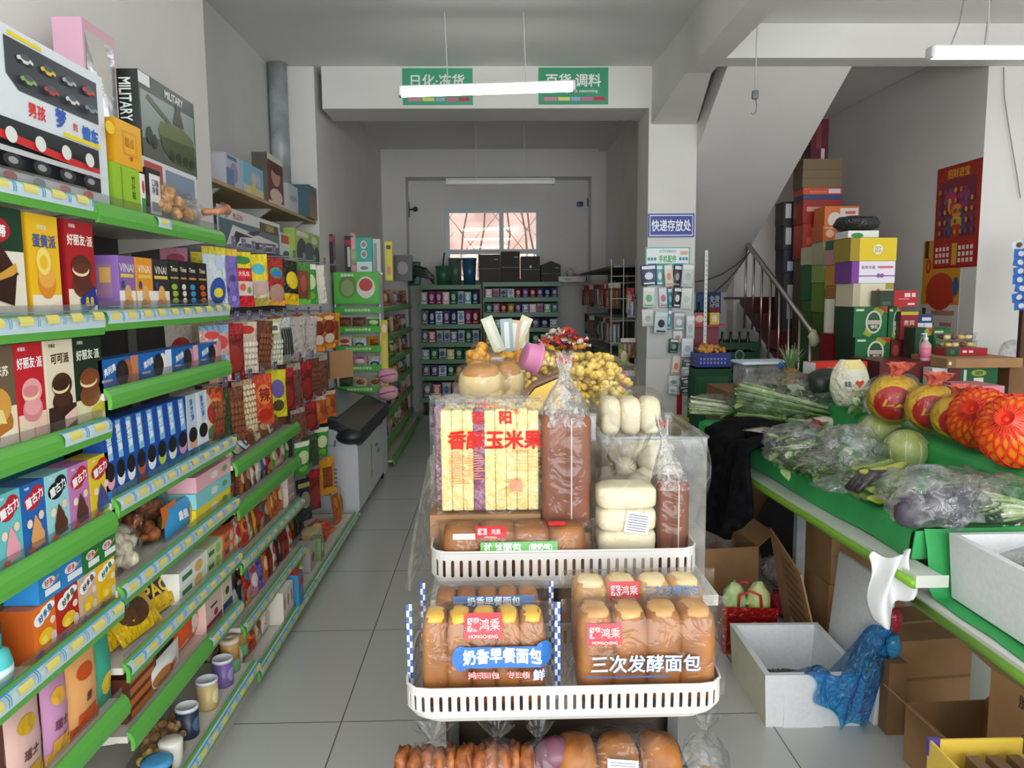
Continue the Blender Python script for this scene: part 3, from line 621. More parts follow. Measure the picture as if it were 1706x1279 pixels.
def tank(w, d, h):
    a = [('r', .02, .02, .98, .8, '#8e9a98'), ('p', [(.02, .02), (.98, .02), (.98, .3), (.5, .36), (.02, .24)], '#5c6258'), ('r', 0, .86, .18, .99, '#e8ecec'), ('t', 'MILITARY', .6, .9, .1, '#f2f6f4', {'b': .04, 'mw': .55}),
         ('p', [(.1, .72), (.14, .78), (.52, .58), (.5, .52)], '#4a5434'), ('p', [(.28, .42), (.34, .54), (.7, .58), (.92, .5), (.96, .4), (.3, .34)], '#6a7444'), ('p', [(.3, .36), (.96, .4), (.96, .16), (.86, .08), (.5, .1), (.36, .2)], '#4c5630'), ('p', [(.55, .58), (.6, .74), (.72, .74), (.76, .58)], '#3a4230'), ('e', .66, .78, .05, .06, '#2c3028')]
    for i in range(4): a.append(('e', .5+.13*i, .17, .05, .06, '#2e341e'))
    a += [('e', .12, .3, .05, .1, '#343a30'), ('e', .2, .25, .04, .09, '#343a30')]
    return carton(w, d, h, '#26322c', a, '#1c2620', sideart=[('t', 'MILITARY', .5, .66, .14, '#e8f0ec', {'b': .03, 'a': -90, 'mw': 1.6})])
shelf_item('toy_tank_box', 'tank', tank, 234, 327, 2.06, -1.19, .09, 'dark green military tank toy box', P, 'toy box', h=.295)
# bag of twisted crackers with tied end
def cracker_bag():
    t = empty('cracker_bag', (-1.1, 2.62, 1.822), 0)
    blob_cluster(.15, .42, .12, 'nuts', 60, .022, 4).build('crackers', t)
    f = MB(); f.ell((0, 0, .062), (.088, .24, .068), 'film', 26, 14, .2, 2.6, .8, 3.0, flat=.003); f.build('plastic_film', t)
    n = MB(); n.tube([(0.02, .2, .07), (.05, .27, .07), (.075, .3, .075), (.1, .345, .085)], [.06, .016, .012, .03], 'film_hazy', 10); n.tube([(.05, .27, .07), (.075, .3, .075), (.11, .36, .09)], [.012, .01, .02], '#e08a58', 8); n.build('tied_end', t)
    tag(t, 'clear bag of brown crackers with tied end', "on the second bay's top shelf", 'snack bag')
cracker_bag()
# bay one, third shelf : pies
P = "on the near bay's third shelf"
shelf_item('tiramisu_box', 'tir', lambda w, d, h: carton(w, d, h, '#efe2c6', [('r', 0, .42, 1, 1, '#6e5c48'), ('t', '好丽友', .5, .86, .05, '#f4e8d0'), ('t', '提拉米苏', .5, .76, .1, '#fbf2dc', {'b': .04}), ('e', .45, .28, .42, .17, '#b8742c'), ('e', .45, .44, .4, .18, '#d8a04a'), ('p', [(.3, .42), (.62, .4), (.7, .26), (.3, .3)], '#f2d890'), ('p', [(.5, .04), (.95, .1), (.92, .22), (.5, .16)], '#f6ead2')]), -40, 30, Z3, -1.02, .09, 'brown and cream cake box', P, 'biscuit box', h=.222)
for px, base, t, tc, c1, c2, bt, lk in ((30, '#c8202e', '好丽友·派', '#fff', '#f0a8a8', '#e08890', '#ecd8bc', 'red pie box with pink cakes'), (80, '#ece0c4', '可可派', '#4a3424', '#4a2a1c', '#3c2014', '#3a2420', 'cream pie box with dark cocoa cakes'), (126, '#16301e', '好丽友·派', '#f2f2e4', '#7a4428', '#8a4c28', '#e8e2b4', 'dark green pie box')):
    shelf_item('chocolate_pie_box', 'p3'+base, pie(base, base, t, tc, c1, c2, bt, [('p', [(.5, .05), (.95, .12), (.95, .26), (.5, .18)], '#f0c8b8' if base != '#16301e' else '#d8c83c')]), px, px+48, Z3, -1.02, .09, lk, P, 'biscuit box', h=.222)
# mushroom shaped biscuits, fourth shelf
P = "on the near bay's fourth shelf"
for px, q, base, blob, c2, lk in ((-52, -3, '#e8b0b8', '#c02838', '#f4d8d0', 'pink chocolate biscuit box'), (-3, 40, '#6cc8cc', '#c02838', '#f0a8b8', 'aqua and pink chocolate biscuit box'), (40, 80, '#2468b4', '#c02838', '#e8a868', 'blue chocolate biscuit box'), (80, 118, '#9cd8dc', '#1c1c20', '#5a3424', 'pale aqua chocolate biscuit box'), (118, 152, '#c880b8', '#c02838', '#5c3426', 'mauve chocolate biscuit box'), (152, 186, '#e8cc28', '#c02838', '#4a4a8c', 'yellow chocolate biscuit box')):
    def mk(w, d, h, base=base, blob=blob, c2=c2):
        return carton(w, d, h, base, [('t', '好丽友', .25, .94, .035, '#f8f8f8'), ('e', .42, .75, .34, .12, blob), ('e', .66, .83, .28, .12, blob), ('t', '蘑古力', .52, .78, .14, '#fff', {'b': .05, 'a': 16, 'mw': .8}), ('p', [(.24, .08), (.86, .12), (.72, .4), (.5, .56), (.32, .34)], c2), ('e', .55, .24, .3, .13, c2), ('e', .24, .46, .12, .06, '#f8e4c8'), ('e', .74, .52, .12, .06, '#f2d8c0'), ('e', .25, .1, .14, .04, '#d8502c')])
    shelf_item('mushroom_biscuit_box', 'mg'+base, mk, px, q, Z4, -1.02, .06, lk, P, 'biscuit box', 'small chocolate biscuit boxes', h=.165)
for i in range(5):
    o = put('mushroom_biscuit_box', 'mgt', lambda: carton(.1, .06, .165, '#3aa0a8', [('e', .5, .7, .35, .15, '#c02838')]), (-1.17, 1.55+.11*i, Z4), RX, 'teal chocolate biscuit box', 'behind the front row on the fourth shelf', 'biscuit box', 'teal biscuit boxes behind')
# goldfish crackers, fifth shelf, with flat boxes on top
P = "on the near bay's fifth shelf"
for px, q, base, c2, lk in ((58, 97, '#e8761c', '#2a6cb0', 'orange cracker box'), (97, 134, '#b82420', '#2c6a34', 'red cracker box'), (134, 164, '#d8b898', '#5a2c20', 'beige and red cracker box'), (164, 195, '#f0bc20', '#2c7a3c', 'yellow cracker box')):
    def mk(w, d, h, base=base, c2=c2):
        return carton(w, d, h, base, [('r', 0, 0, 1, .16, '#a83428'), ('e', .28, .76, .24, .12, '#fff'), ('e', .52, .83, .24, .12, '#fff'), ('e', .74, .9, .22, .08, '#fff'), ('t', '好多鱼', .52, .82, .15, c2, {'b': .05, 'a': 22, 'mw': .75}), ('e', .48, .4, .32, .14, '#f2c020'), ('e', .4, .35, .14, .08, '#f8dc50'), ('e', .8, .62, .12, .07, '#f4dcc4'), ('e', .8, .3, .13, .12, '#d8c8b8'), ('e', .2, .14, .1, .07, '#3a3c78')], '#b8561c' if base == '#e8761c' else base)
    shelf_item('fish_cracker_box', 'hd'+base, mk, px, q, Z5, -1.02, .07, lk, P, 'biscuit box', 'cracker boxes on the fifth shelf', h=.125)
for i in range(2): put('fish_cracker_box', 'hdside%d' % i, lambda: carton(.1, .06, .13, '#a8521c', [('r', .1, .7, .9, .95, '#8a3c14'), ('r', .3, .15, .7, .4, '#c8b8a8')]), (-1.1, 1.56-i*.12, Z5), RX, 'brown cracker box back', P, 'biscuit box', 'cracker box backs')
for px, q, c, lk in ((66, 104, '#2a86c8', 'flat blue biscuit box'), (104, 140, '#2a86c8', 'flat blue biscuit box'), (141, 168, '#2c7a34', 'flat green biscuit box'), (168, 195, '#2c7a34', 'flat green biscuit box')):
    shelf_item('stick_biscuit_box', 'st'+c+str(px), lambda w, d, h: carton(w, d, h, c, [('e', .45, .68, .3, .2, '#f0ecec'), ('t', '好多', .45, .68, .28, '#c8283c', {'b': .03}), ('r', .25, .18, .95, .45, '#f0f2f2'), ('p', [(.6, .6), (.9, .8), (.92, .74), (.64, .54)], '#d8a060')]), px, q, Z5+.126, -1.02, .08, lk, 'on the cracker boxes', 'biscuit box', 'flat biscuit boxes on the crackers', h=.058)
jar = empty('candy_jar', (-1.06, 1.565, Z5)); MB().lathe([(.034, 0), (.04, .01), (.042, .05), (.036, .075), (.02, .085)], '#58c8c8', 20).build('jar', jar); MB().lathe([(.024, .083), (.025, .11), (.02, .115), (0, .116)], '#30b4b8', 16).build('lid', jar); lb_ = MB(); lb_.lathe([(.0425, .02), (.0428, .045)], '#d8ecec', 20); lb_.build('paper_label', jar); tag(jar, 'turquoise round candy jar', 'beside the cracker box backs', 'jar')
# sixth shelf : tall flat bags
P = "on the near bay's sixth shelf"
for px, q, base, c2, tt, lk in ((25, 84, '#d8b0a8', '#c8a020', '瑞士', 'dusty pink tall candy packet'), (84, 127, '#c890b8', '#e0a83c', '瑞士', 'mauve tall candy packet'), (125, 175, '#e8a868', '#c8501c', '糖', 'orange tall candy packet')):
    shelf_item('candy_packet', 'rs'+base, lambda w, d, h: pack(w, h, d, base, items=[('t', tt, .5, .4, .12, '#7a3040', {'b': .03}), ('e', .45, .7, .25, .09, c2), ('r', .2, .1, .8, .25, c2)], bands=[(0, .14, c2)], seed=px), px, q, Z6, -1.02, .04, lk, P, 'candy packet', h=.225)
shelf_item('candy_packet', 'teal', lambda w, d, h: pack(w, h, d, '#3c9c80', items=[('e', .5, .3, .3, .15, '#d8b82c')], seed=9), 168, 196, Z6, -1.03, .04, 'teal green tall candy packet', P, 'candy packet', h=.21)
for i in range(3): put('candy_packet', 'mp', lambda: pack(.13, .22, .04, '#8a5a4c', items=[('e', .5, .4, .3, .15, '#c8a070')], seed=2), (-1.12, 1.55+.16*i, Z6), RX, 'brown tall candy packet', P+' back row', 'candy packet', 'brown candy packets')
# ---- bay two
P = "on the second bay's third shelf"; B3, B4, B5, B6, B7, B8 = 1.292+.044, .999+.044, .758+.044, .54+.044, .342+.044, .09+.044
for i, (px, q, c2, c3, lk) in enumerate(((166, 233, '#a8643c', '#c8845c', 'blue and brown cream biscuit box'), (234, 288, '#f4f4f4', '#e8f0f8', 'blue and white cream biscuit box'), (289, 332, '#c888b8', '#f0b0b0', 'blue and lilac cream biscuit box'), (333, 370, '#f0b0b0', '#e8a0a8', 'blue and pink cream biscuit box'))):
    def mk(w, d, h, c2=c2, c3=c3): return carton(w, d, h, '#2068b8', [('p', [(.72, 0), (1, 0), (1, 1), (.8, 1)], c3), ('t', '奥利奥', .26, .66, .26, '#f4f8fc', {'b': .05, 'a': 12, 'mw': .42}), ('e', .7, .5, .12, .42, c2), ('e', .56, .5, .16, .42, '#231c1c'), ('e', .53, .5, .1, .3, '#332828'), ('r', .05, .3, .3, .38, '#d8c0e0')])
    shelf_item('cream_biscuit_box', 'or%d' % i, mk, px, q, B3, -1.02, .06, lk, P, 'biscuit box', 'cream biscuit boxes on the third shelf', h=.085)
P = "on the second bay's fourth shelf"
tall = [('#1c50a8', '#f0a8b8'), ('#1c50a8', '#f0f0f0'), ('#1c58a8', '#f4f4f4'), ('#1c50a0', '#b05c38'), ('#1e56b0', '#f4f4f4'), ('#1c50a8', '#b8d048'), ('#1c50a8', '#e8e8e0'), ('#1c4ca0', '#d890b8'), ('#c8d4dc', '#e8a888'), ('#e4eef4', '#dfe8f4')]
lk = ['pink topped', 'white topped', 'white spotted', 'brown topped', 'white striped', 'lime topped', 'cream topped', 'lilac topped', 'peach sided', 'white'];
for i, (c, c2) in enumerate(tall):
    px = 176+i*17.2
    def mk(w, d, h, c=c, c2=c2): return carton(w, d, h, c, [('p', [(.2, .98), (.7, .98), (.9, .5), (.4, .5)], '#88c0e8' if c[1] == '1' else '#c8d8e8'), ('t', '奥利奥', .5, .76, .12, '#fff' if c[1] == '1' else '#3878c0', {'a': -80, 'b': .04, 'mw': 2.4}), ('e', .5, .26, .4, .12, c2), ('e', .5, .36, .42, .12, '#1e1a1c'), ('r', 0, 0, 1, .14, '#3c88c8' if i != 3 else '#8a4428')], '#1a4898' if c[1] == '1' else c)
    shelf_item('cream_biscuit_box', 'ot%d' % i, mk, px, px+17, B4, -1.02, .055, ('' if i == 9 else 'blue ' if i < 8 else 'pale ')+lk[i]+' slim cream biscuit box', P, 'biscuit box', 'slim biscuit boxes on the fourth shelf', h=.215)
shelf_item('snack_pouch', 'hangpp', lambda w, d, h: pack(w, h, d, '#e0d0b0', items=[('e', .5, .6, .35, .2, '#a83828'), ('e', .5, .25, .35, .15, '#6c7c50')], seed=4), 348, 368, B4, -1.03, .05, 'cream pouch with red oval', P, 'snack bag', h=.19)
P = "on the second bay's fifth shelf"
def bag_thing(name, key, w, h, d, mat, filler, loc, rz, look, place, tint=None, lab=None):
    # soft clear bag lying or leaning, with its filling seen through the film
    t = empty(name, loc, rz); k = 'fill'+key
    if k not in MESH: MESH[k] = blob_cluster(w*.9, d*.9, h*.8, filler, 46, min(w, d, h)*.16, len(key)*7+3).mesh('contents')
    inst('contents', MESH[k], (0, 0, 0), 0, t)
    k = 'film'+key
    if k not in MESH: MESH[k] = film_blob(w/2, d/2, h/2, mat, len(key)*1.3).mesh('plastic_film')
    inst('plastic_film', MESH[k], (0, 0, 0), 0, t)
    if lab: MB().sheet(lambda u, v: (d*0+(-w*.22+w*.44*u), -d/2*1.02-.012+.01*abs(v-.5), h*(.3+.4*v)), 4, 4, lab).build('paper_label', t)
    tag(t, look, place, 'snack bag'); return t
def on_shelf(px0, px1, z, xf, dd): y0, y1 = yof(px0, xf, z+.05), yof(px1, xf, z+.05); return (xf-dd/2-.01, (y0+y1)/2, z), y1-y0
l, w_ = on_shelf(192, 260, B5, -1.02, .15); bag_thing('rice_cracker_bag', 'rice', w_, .14, .15, 'film_hazy', 'pale_food', l, RX, 'clear bag of white rice crackers', P)
l, w_ = on_shelf(255, 312, B5, -1.05, .16); bag_thing('snack_bag', 'brn', w_, .17, .15, 'film', 'brown_food', l, RX, 'clear bag of brown crisps with orange label', P, None, '#e07830')
shelf_item('snack_pouch', 'blp', lambda w, d, h: pack(w, h, d, '#3c98d0', items=[('t', '香脆', .4, .6, .3, '#fff', {'b': .05}), ('e', .75, .45, .2, .35, '#c8a060')], hor=True, seed=3), 288, 338, B5, -1.03, .05, 'bright blue snack packet', P, 'snack packet', h=.11)
for i, (c, lk) in enumerate((('#f0dc30', 'yellow flat box lowest in a stack'), ('#8cd4d8', 'aqua flat box between yellow and pink boxes'), ('#f0b8c0', 'pale pink flat box topping the stack'))):
    shelf_item('cake_box', 'sb%d' % i, lambda w, d, h: carton(w, d, h, c, [('e', .5, .5, .1, .25, '#e8f0d8'), ('e', .8, .5, .08, .2, '#70a868')]), 328, 386, B5+.056*i, -1.02, .13, lk, P, 'food box', h=.055)
for i in range(3): put('snack_box', 'dr', lambda: carton(.16, .1, .12, '#6a2430', [('e', .5, .5, .3, .25, '#8c4048')]), (-1.22, 2.3+.18*i, B5), RX, 'dark red box', 'at the back of the fifth shelf', 'food box', 'dark red boxes')
P = "on the second bay's sixth shelf"
for i in range(6): put('chocolate_bag', 'yp%d' % (i % 2), lambda: pack(.2, .15, .035, '#3c2450' if i % 2 else '#d8b420', items=[('t', 'PACO', .5, .5, .3, '#f0d020', {'b': .05})] if i % 2 else [('e', .5, .5, .35, .3, '#5a3a20')], hor=True, seed=i, bands=[(.0, .35, '#e0b818')]), (-1.1+.028*(i//2)-.012*(i % 2), 2.16+.19*(i % 2)+.03*(i//2), B6+.008+.028*(i//2)*0), (-.7+.12*(i % 3), 0, RX-.15), 'purple and yellow chocolate bag' if i % 2 else 'golden yellow chocolate bag', P, 'snack packet', 'chocolate bags on the sixth shelf')
for i, (px, q, c, e1, lk) in enumerate(((300, 345, '#eef0e8', '#e8b860', 'white box with an egg picture'), (346, 372, '#d0e0b0', '#a8c850', 'pale green box'), (374, 392, '#e86840', '#f0c8a0', 'orange box'))):
    for j in range(2): shelf_item('egg_roll_box', 'eb%d' % i, lambda w, d, h: carton(w, d, h, c, [('e', .7, .5, .15, .35, e1), ('r', .1, .35, .45, .65, '#3c7848')]), px, q, B6+.056*j, -1.03+.01*j, .11, lk, P, 'food box', 'cartons on the sixth shelf', h=.055)
P = "on the second bay's seventh shelf"
for i in range(4): put('chocolate_bar_box', 'cb', lambda: carton(.19, .12, .032, '#6a3420', [('r', .1, .2, .9, .8, '#c87030')], topart=[('e', .5, .5, .35, .3, '#c8702c')]), (-1.1, 2.18, B7+.033*i), RX, 'brown flat chocolate box', P, 'food box', 'flat chocolate boxes', 'z')
shelf_item('biscuit_pack', 'wbis', lambda w, d, h: pack(w, h, d, '#e8e6e2', items=[('e', .35, .4, .25, .3, '#a8703c'), ('t', '香酥条', .6, .5, .25, '#c0402c', {'b': .03})], hor=True, seed=8), 258, 312, B7, -1.02, .05, 'white biscuit packet with red letters', P, 'snack packet', h=.09)
shelf_item('biscuit_pack', 'orbis', lambda w, d, h: pack(w, h, d, '#e86030', items=[('p', [(.1, .1), (.4, .2), (.9, .9), (.6, .9)], '#e8c8a0'), ('e', .6, .5, .15, .25, '#f4e8e0')], seed=6), 300, 344, B7, -1.05, .05, 'orange and white wafer packet', P, 'snack packet', h=.13)
shelf_item('tea_box', 'ecn', lambda w, d, h: carton(w, d, h, '#ecc8bc', [('r', 0, 0, 1, .2, '#9a3c50'), ('r', .3, .5, .7, .56, '#402830'), ('e', .6, .32, .12, .09, '#a83050')]), 344, 371, B7, -1.03, .07, 'pale pink upright box', P, 'food box', h=.15)
shelf_item('tea_box', 'crm', lambda w, d, h: carton(w, d, h, '#e4d8b8', [('r', 0, 0, 1, .3, '#2c4878'), ('e', .5, .6, .2, .12, '#3c3830')]), 372, 388, B7, -1.03, .07, 'cream and navy upright box', P, 'food box', h=.13)
P = "on the second bay's bottom shelf"
def can(name, r, h, col, lid, loc, look, place, band=None):
    t = empty(name, loc); b = MB(); b.lathe([(r*.96, 0), (r, .004), (r, h-.006)], col, 22); b.art(lambda u, v, o: ((r+o)*math.sin((u-.5)*2.2+RX), -(r+o)*math.cos((u-.5)*2.2+RX), v*h), r*2.2, h, [('e', .4, .45, .25, .25, band or '#d8c880')], .0006, 9); b.build('tin', t)
    MB().lathe([(r*1.03, h-.008), (r*1.03, h+.004), (r*.9, h+.004), (r*.88, h), (0, h)], lid, 22).build('lid', t); tag(t, look, place, 'tin'); return t
for px, c, bd, lk, r in ((312, '#28344c', '#506888', 'dark blue tin', .036), (345, '#c8b078', '#e8dca8', 'gold tin with white lid', .037), (371, '#7860a0', '#a890c8', 'purple tin with white lid', .037)):
    y = yof(px, -1.03, B8+.06); can('food_tin', r, .1, c, '#d8dce0', (-1.03, y, B8), lk, P, bd)
for i, px in enumerate((383, 401)):
    t = empty('wafer_jar', (-1.04-.01*i, yof(px, -1.04, B8+.08), B8)); MB().lathe([(.034, 0), (.036, .005), (.036, .05)], '#70a878', 18).build('paper_label', t); MB().lathe([(.035, .05), (.035, .115)], '#c89858', 18).build('wafer_rolls', t); MB().lathe([(.038, .112), (.038, .128), (.012, .13), (.01, .124), (0, .124)], '#d8c8a8', 18).build('lid', t); tag(t, 'clear jar of wafer rolls', P, 'jar')
for px, q, fl_, lk in ((285, 342, 'nuts', 'bag of peeled nuts with silver end'), (262, 338, 'popcorn', 'bag of yellow corn snacks')):
    l, w_ = on_shelf(px, q, B8-(.0 if fl_ == 'nuts' else .05), -1.0 if fl_ == 'nuts' else -.965, .14); bag_thing('snack_bag', 'b8'+fl_, min(w_, .3), .09, .13, 'film', fl_, (l[0], l[1], B8), RX, lk, P, None, None)
t = empty('snack_cup', (-1.0, yof(262, -1.0, .2), B8)); MB().lathe([(.034, 0), (.042, .09)], '#1e2024', 20).build('cup', t); MB().lathe([(.045, .088), (.046, .1), (.03, .104), (0, .104)], '#4a94c4', 20).build('lid', t); tag(t, 'black cup with a blue lid', P, 'cup')
t = empty('snack_cup', (-1.0, yof(285, -1.0, .2), B8)); MB().lathe([(.03, 0), (.036, .1), (.034, .104), (0, .104)], '#e4e0d4', 20).build('cup', t); tag(t, 'white paper cup', P, 'cup')

# ------------------------------------------------------------------ generic snack packs : kinds with their own colours and marks
def kind_pack(base, marks, bands=(), back=None, hor=False): return lambda w, h, d, sd: pack(w, h, d, base, back, marks, hor, sd, bands=bands)
KINDS = {
 'gummy': ('purple gummy sweets bag', '#7a68b4', [('e', .3, .7, .12, .05, '#4a3c80'), ('e', .65, .5, .14, .06, '#4a3c80'), ('e', .4, .3, .12, .05, '#4a3c80'), ('e', .7, .15, .12, .05, '#9a8cd0')], [(.88, 1, '#d8b83c')]),
 'redyel': ('red and yellow candy bag', '#c8202c', [('e', .5, .85, .42, .08, '#3c8a3c'), ('r', .1, .52, .9, .66, '#d8303c'), ('t', '大礼包', .5, .6, .09, '#f8e0d0', {'b': .04}), ('r', .15, .2, .9, .46, '#d8c8c0'), ('e', .4, .35, .14, .07, '#e06848'), ('e', .7, .3, .12, .06, '#78a050')], [(.7, 1, '#e8d028')]),
 'yelcone': ('yellow candy bag with blue print', '#d8c8b0', [('e', .5, .72, .3, .1, '#50b4c8'), ('e', .5, .35, .4, .14, '#c8a8a0')], [(.5, 1, '#e8d430'), (0, .16, '#b0a048')]),
 'redblue': ('red sweets bag with blue oval', '#b02420', [('e', .5, .68, .36, .12, '#48a070'), ('e', .5, .66, .26, .07, '#3c78c0'), ('e', .5, .25, .42, .2, '#b89080')], [(.0, .12, '#e8a030')]),
 'blkyel': ('black and yellow chews bag', '#24221e', [('e', .5, .55, .4, .2, '#e8d020'), ('p', [(.2, .45), (.8, .7), (.8, .6), (.3, .38)], '#1c1a18')], [(0, .25, '#e8c020')]),
 'grnred': ('green and brown dried fruit bag', '#4c8a34', [('r', .2, .15, .8, .8, '#7a3c2c'), ('e', .5, .5, .2, .2, '#a8503c')], [(0, .12, '#70c040')]),
 'green': ('bright green snack bag', '#3c9c3a', [('e', .5, .55, .36, .2, '#d8e4b0'), ('e', .5, .2, .3, .1, '#78b83c')], [(.86, 1, '#e4ecd8')]),
 'redwht': ('red and cream snack bag', '#e8e0d0', [('p', [(.15, .1), (.85, .15), (.8, .95), (.1, .9)], '#d84838'), ('t', '山楂', .48, .55, .4, '#f8e8d8', {'b': .03})], []),
 'blueprint': ('clear bag with blue label', '#cfd8dc', [('e', .5, .28, .34, .22, '#2c50a0'), ('e', .5, .25, .2, .08, '#e8d040'), ('e', .6, .75, .2, .12, '#b8c8e0')], [(.88, 1, '#e0d038')]),
 'pinkblue': ('pink and blue printed bag', '#dca8a0', [('e', .5, .7, .36, .12, '#d84848'), ('e', .5, .35, .38, .16, '#a8c8dc'), ('e', .4, .3, .14, .08, '#c83c48')], [(.85, 1, '#88b4d8')]),
 'dkred': ('dark red jerky bag', '#7a1c1c', [('e', .5, .35, .38, .25, '#943028')], [(.8, 1, '#a82028')]),
 'nutwht': ('clear bag of pale peanuts', '#cdb8a4', [('e', .5, .85, .35, .08, '#b83020')]+[('e', .2+.15*(i % 5), .1+.12*(i//5), .07, .045, '#e8dcc8') for i in range(25)], []),
 'bean': ('clear bag of white beans', '#c0c0a4', [('r', .2, .7, .85, .92, '#e8e8c8'), ('r', .3, .76, .75, .86, '#60645c')]+[('e', .16+.14*(i % 6), .08+.11*(i//6), .06, .045, '#e0e0cc') for i in range(30)], []),
 'dates': ('clear bag of brown beans', '#70402c', [('e', .2+.15*(i % 5), .1+.12*(i//5), .07, .05, '#8c5438') for i in range(30)], []),
 'cashew': ('clear bag of cream cashew nuts', '#c8a880', [('e', .18+.16*(i % 5)+.05*(i//5 % 2), .1+.11*(i//5), .075, .045, '#ead8b0') for i in range(40)], []),
 'sticks': ('clear bag of black liquorice sticks', '#8a9088', [('r', .08+.15*i, .15, .17+.15*i, .75, '#26282a') for i in range(6)], [(.78, 1, '#c8ccc4')]),
 'stripe': ('pale bag with pink stripes', '#b8b0a8', [('p', [(.1+.2*i, .1), (.2+.2*i, .1), (.3+.2*i, .8), (.2+.2*i, .8)], '#c89098' if i % 2 else '#70806c') for i in range(4)], []),
 'sausage': ('orange sausage snack bag', '#c8702c', [('e', .5, .62, .4, .2, '#7a2c18'), ('e', .5, .3, .34, .14, '#d8c8b8'), ('e', .5, .88, .36, .06, '#e8c890')], [(0, .13, '#f09020')]),
 'spicy': ('orange and red spicy snack bag', '#d8502c', [('e', .5, .6, .38, .2, '#e88848'), ('t', '辣', .5, .6, .28, '#8a1c14', {'b': .04}), ('e', .5, .2, .36, .12, '#c03020')], []),
 'seaweed': ('dark green seaweed bag', '#3a4a2a', [('p', [(.1+.2*i, .1), (.18+.2*i, .1), (.28+.2*i, .9), (.16+.2*i, .9)], '#5c7040') for i in range(4)], []),
 'strips': ('clear bag of dried brown strips', '#7c5040', [('p', [(.08+.15*i, .08), (.17+.15*i, .08), (.14+.15*i, .8), (.1+.15*i, .8)], '#96644c' if i % 2 else '#5c3628') for i in range(6)], [(.84, 1, '#b0a498')]),
 'yellow': ('yellow snack bag with dark letters', '#dcd028', [('e', .5, .6, .34, .2, '#6c5ca0'), ('e', .5, .25, .3, .12, '#50482c')], []),
 'tofu': ('orange dried tofu pack', '#b85a24', [('e', .3, .6, .2, .18, '#d88438'), ('e', .65, .5, .22, .2, '#9c4420'), ('e', .4, .3, .2, .14, '#cc7430')], [(0, .12, '#e86c24'), (.86, 1, '#d8b8a0')]),
 'amber': ('amber yellow pouch', '#d8981c', [('r', .2, .2, .8, .75, '#7a3c20'), ('r', .26, .26, .74, .69, '#904c28')], []),
 'tan': ('tan and white pouch', '#c8b494', [('e', .5, .55, .34, .22, '#8c4a30'), ('r', .15, .1, .85, .24, '#e4dcc8')], []),
 'whtred': ('white and red pouch', '#e0d8cc', [('e', .5, .6, .36, .18, '#c03830'), ('r', .12, .12, .88, .28, '#b8503c')], []),
 'bluepk': ('blue snack pouch', '#3060a8', [('e', .5, .55, .35, .2, '#d8dce8'), ('r', .1, .1, .9, .24, '#e08830')], []),
 'pinkpk': ('pink snack pouch', '#d890a8', [('e', .5, .5, .36, .22, '#f0d8dc'), ('e', .5, .82, .34, .08, '#b84868')], []),
 'orgpk': ('orange snack pouch', '#e07830', [('e', .5, .5, .36, .2, '#f4d8a0'), ('r', .1, .78, .9, .92, '#a83c1c')], []),
 'tealpk': ('teal snack pouch', '#2c8c88', [('e', .5, .5, .36, .2, '#d8e8dc')], [(0, .2, '#1c6460')]),
 'limepk': ('lime snack pouch', '#94b838', [('e', .5, .5, .34, .2, '#e4ecc0'), ('r', .15, .8, .85, .92, '#4c7820')], []),
 'brnpk': ('brown snack pouch', '#7c4c30', [('e', .5, .5, .36, .22, '#c89868'), ('r', .15, .8, .85, .92, '#e0c8a0')], []),
 'blkpk': ('black snack pouch', '#26242a', [('e', .5, .5, .34, .2, '#8c8478'), ('r', .1, .8, .9, .9, '#b8a060')], []),
}
def kind(k, loc, rz, w, h, d, place, name='snack_bag', cat='snack bag', group=None, order='x', sd=0):
    lk, base, marks, bands = KINDS[k]; key = ('K', k, round(w, 2), round(h, 2), round(d, 2), sd)
    if key not in MESH: MESH[key] = pack(w, h, d, base+'/s', None, marks, False, len(k)+sd*3.1+w*9, bands=bands).mesh(name)
    o = inst(name, MESH[key], loc, rz); return tag(o, lk, place, cat, group, order)
rd = random.Random(11)
def hang_row(spec, z, x, place, w, h, grp, rot=-.55):
    for px, k in spec:
        y = max(yof(px, x+.03, z-h/2), 3.04)
        kind(k, (x, y, z-h-.012), (rd.uniform(-.08, .05), rd.uniform(-.07, .07), RX+rot+rd.uniform(-.15, .15)), w, h, .034, place, 'hanging_snack_bag', group=grp)
hang_row([(366, 'blueprint'), (390, 'gummy'), (416, 'redyel'), (441, 'yelcone'), (469, 'redblue'), (494, 'blkyel'), (511, 'grnred'), (524, 'green'), (539, 'redwht')], 1.79, -1.07, 'in the top hanging row', .125, .235, 'bags hanging in the top row')
hang_row([(378, 'pinkblue'), (399, 'dkred'), (422, 'nutwht'), (445, 'dates'), (464, 'bean'), (486, 'sticks'), (504, 'stripe'), (520, 'stripe'), (537, 'sausage'), (554, 'sausage'), (562, 'amber')], 1.49, -1.07, 'in the second hanging row', .12, .225, 'bags hanging in the second row')
hang_row([(383, 'seaweed'), (401, 'dates'), (424, 'cashew'), (450, 'spicy'), (471, 'yellow'), (487, 'dkred'), (503, 'strips'), (518, 'dkred'), (533, 'dates'), (546, 'strips')], 1.24, -1.07, 'in the third hanging row', .12, .235, 'bags hanging in the third row')
hang_row([(508, 'strips'), (524, 'dkred'), (540, 'tofu'), (556, 'tofu')], .99, -1.07, 'in the fourth hanging row', .125, .17, 'bags hanging in the fourth row')
hang_row([(511, 'green'), (526, 'seaweed'), (541, 'green')], .80, -1.07, 'in the fifth hanging row', .12, .19, 'green bags in the fifth row')
hang_row([(516, 'blkpk'), (531, 'dkred'), (552, 'amber')], .58, -1.07, 'in the lowest hanging row', .13, .24, 'bags hanging in the lowest row')
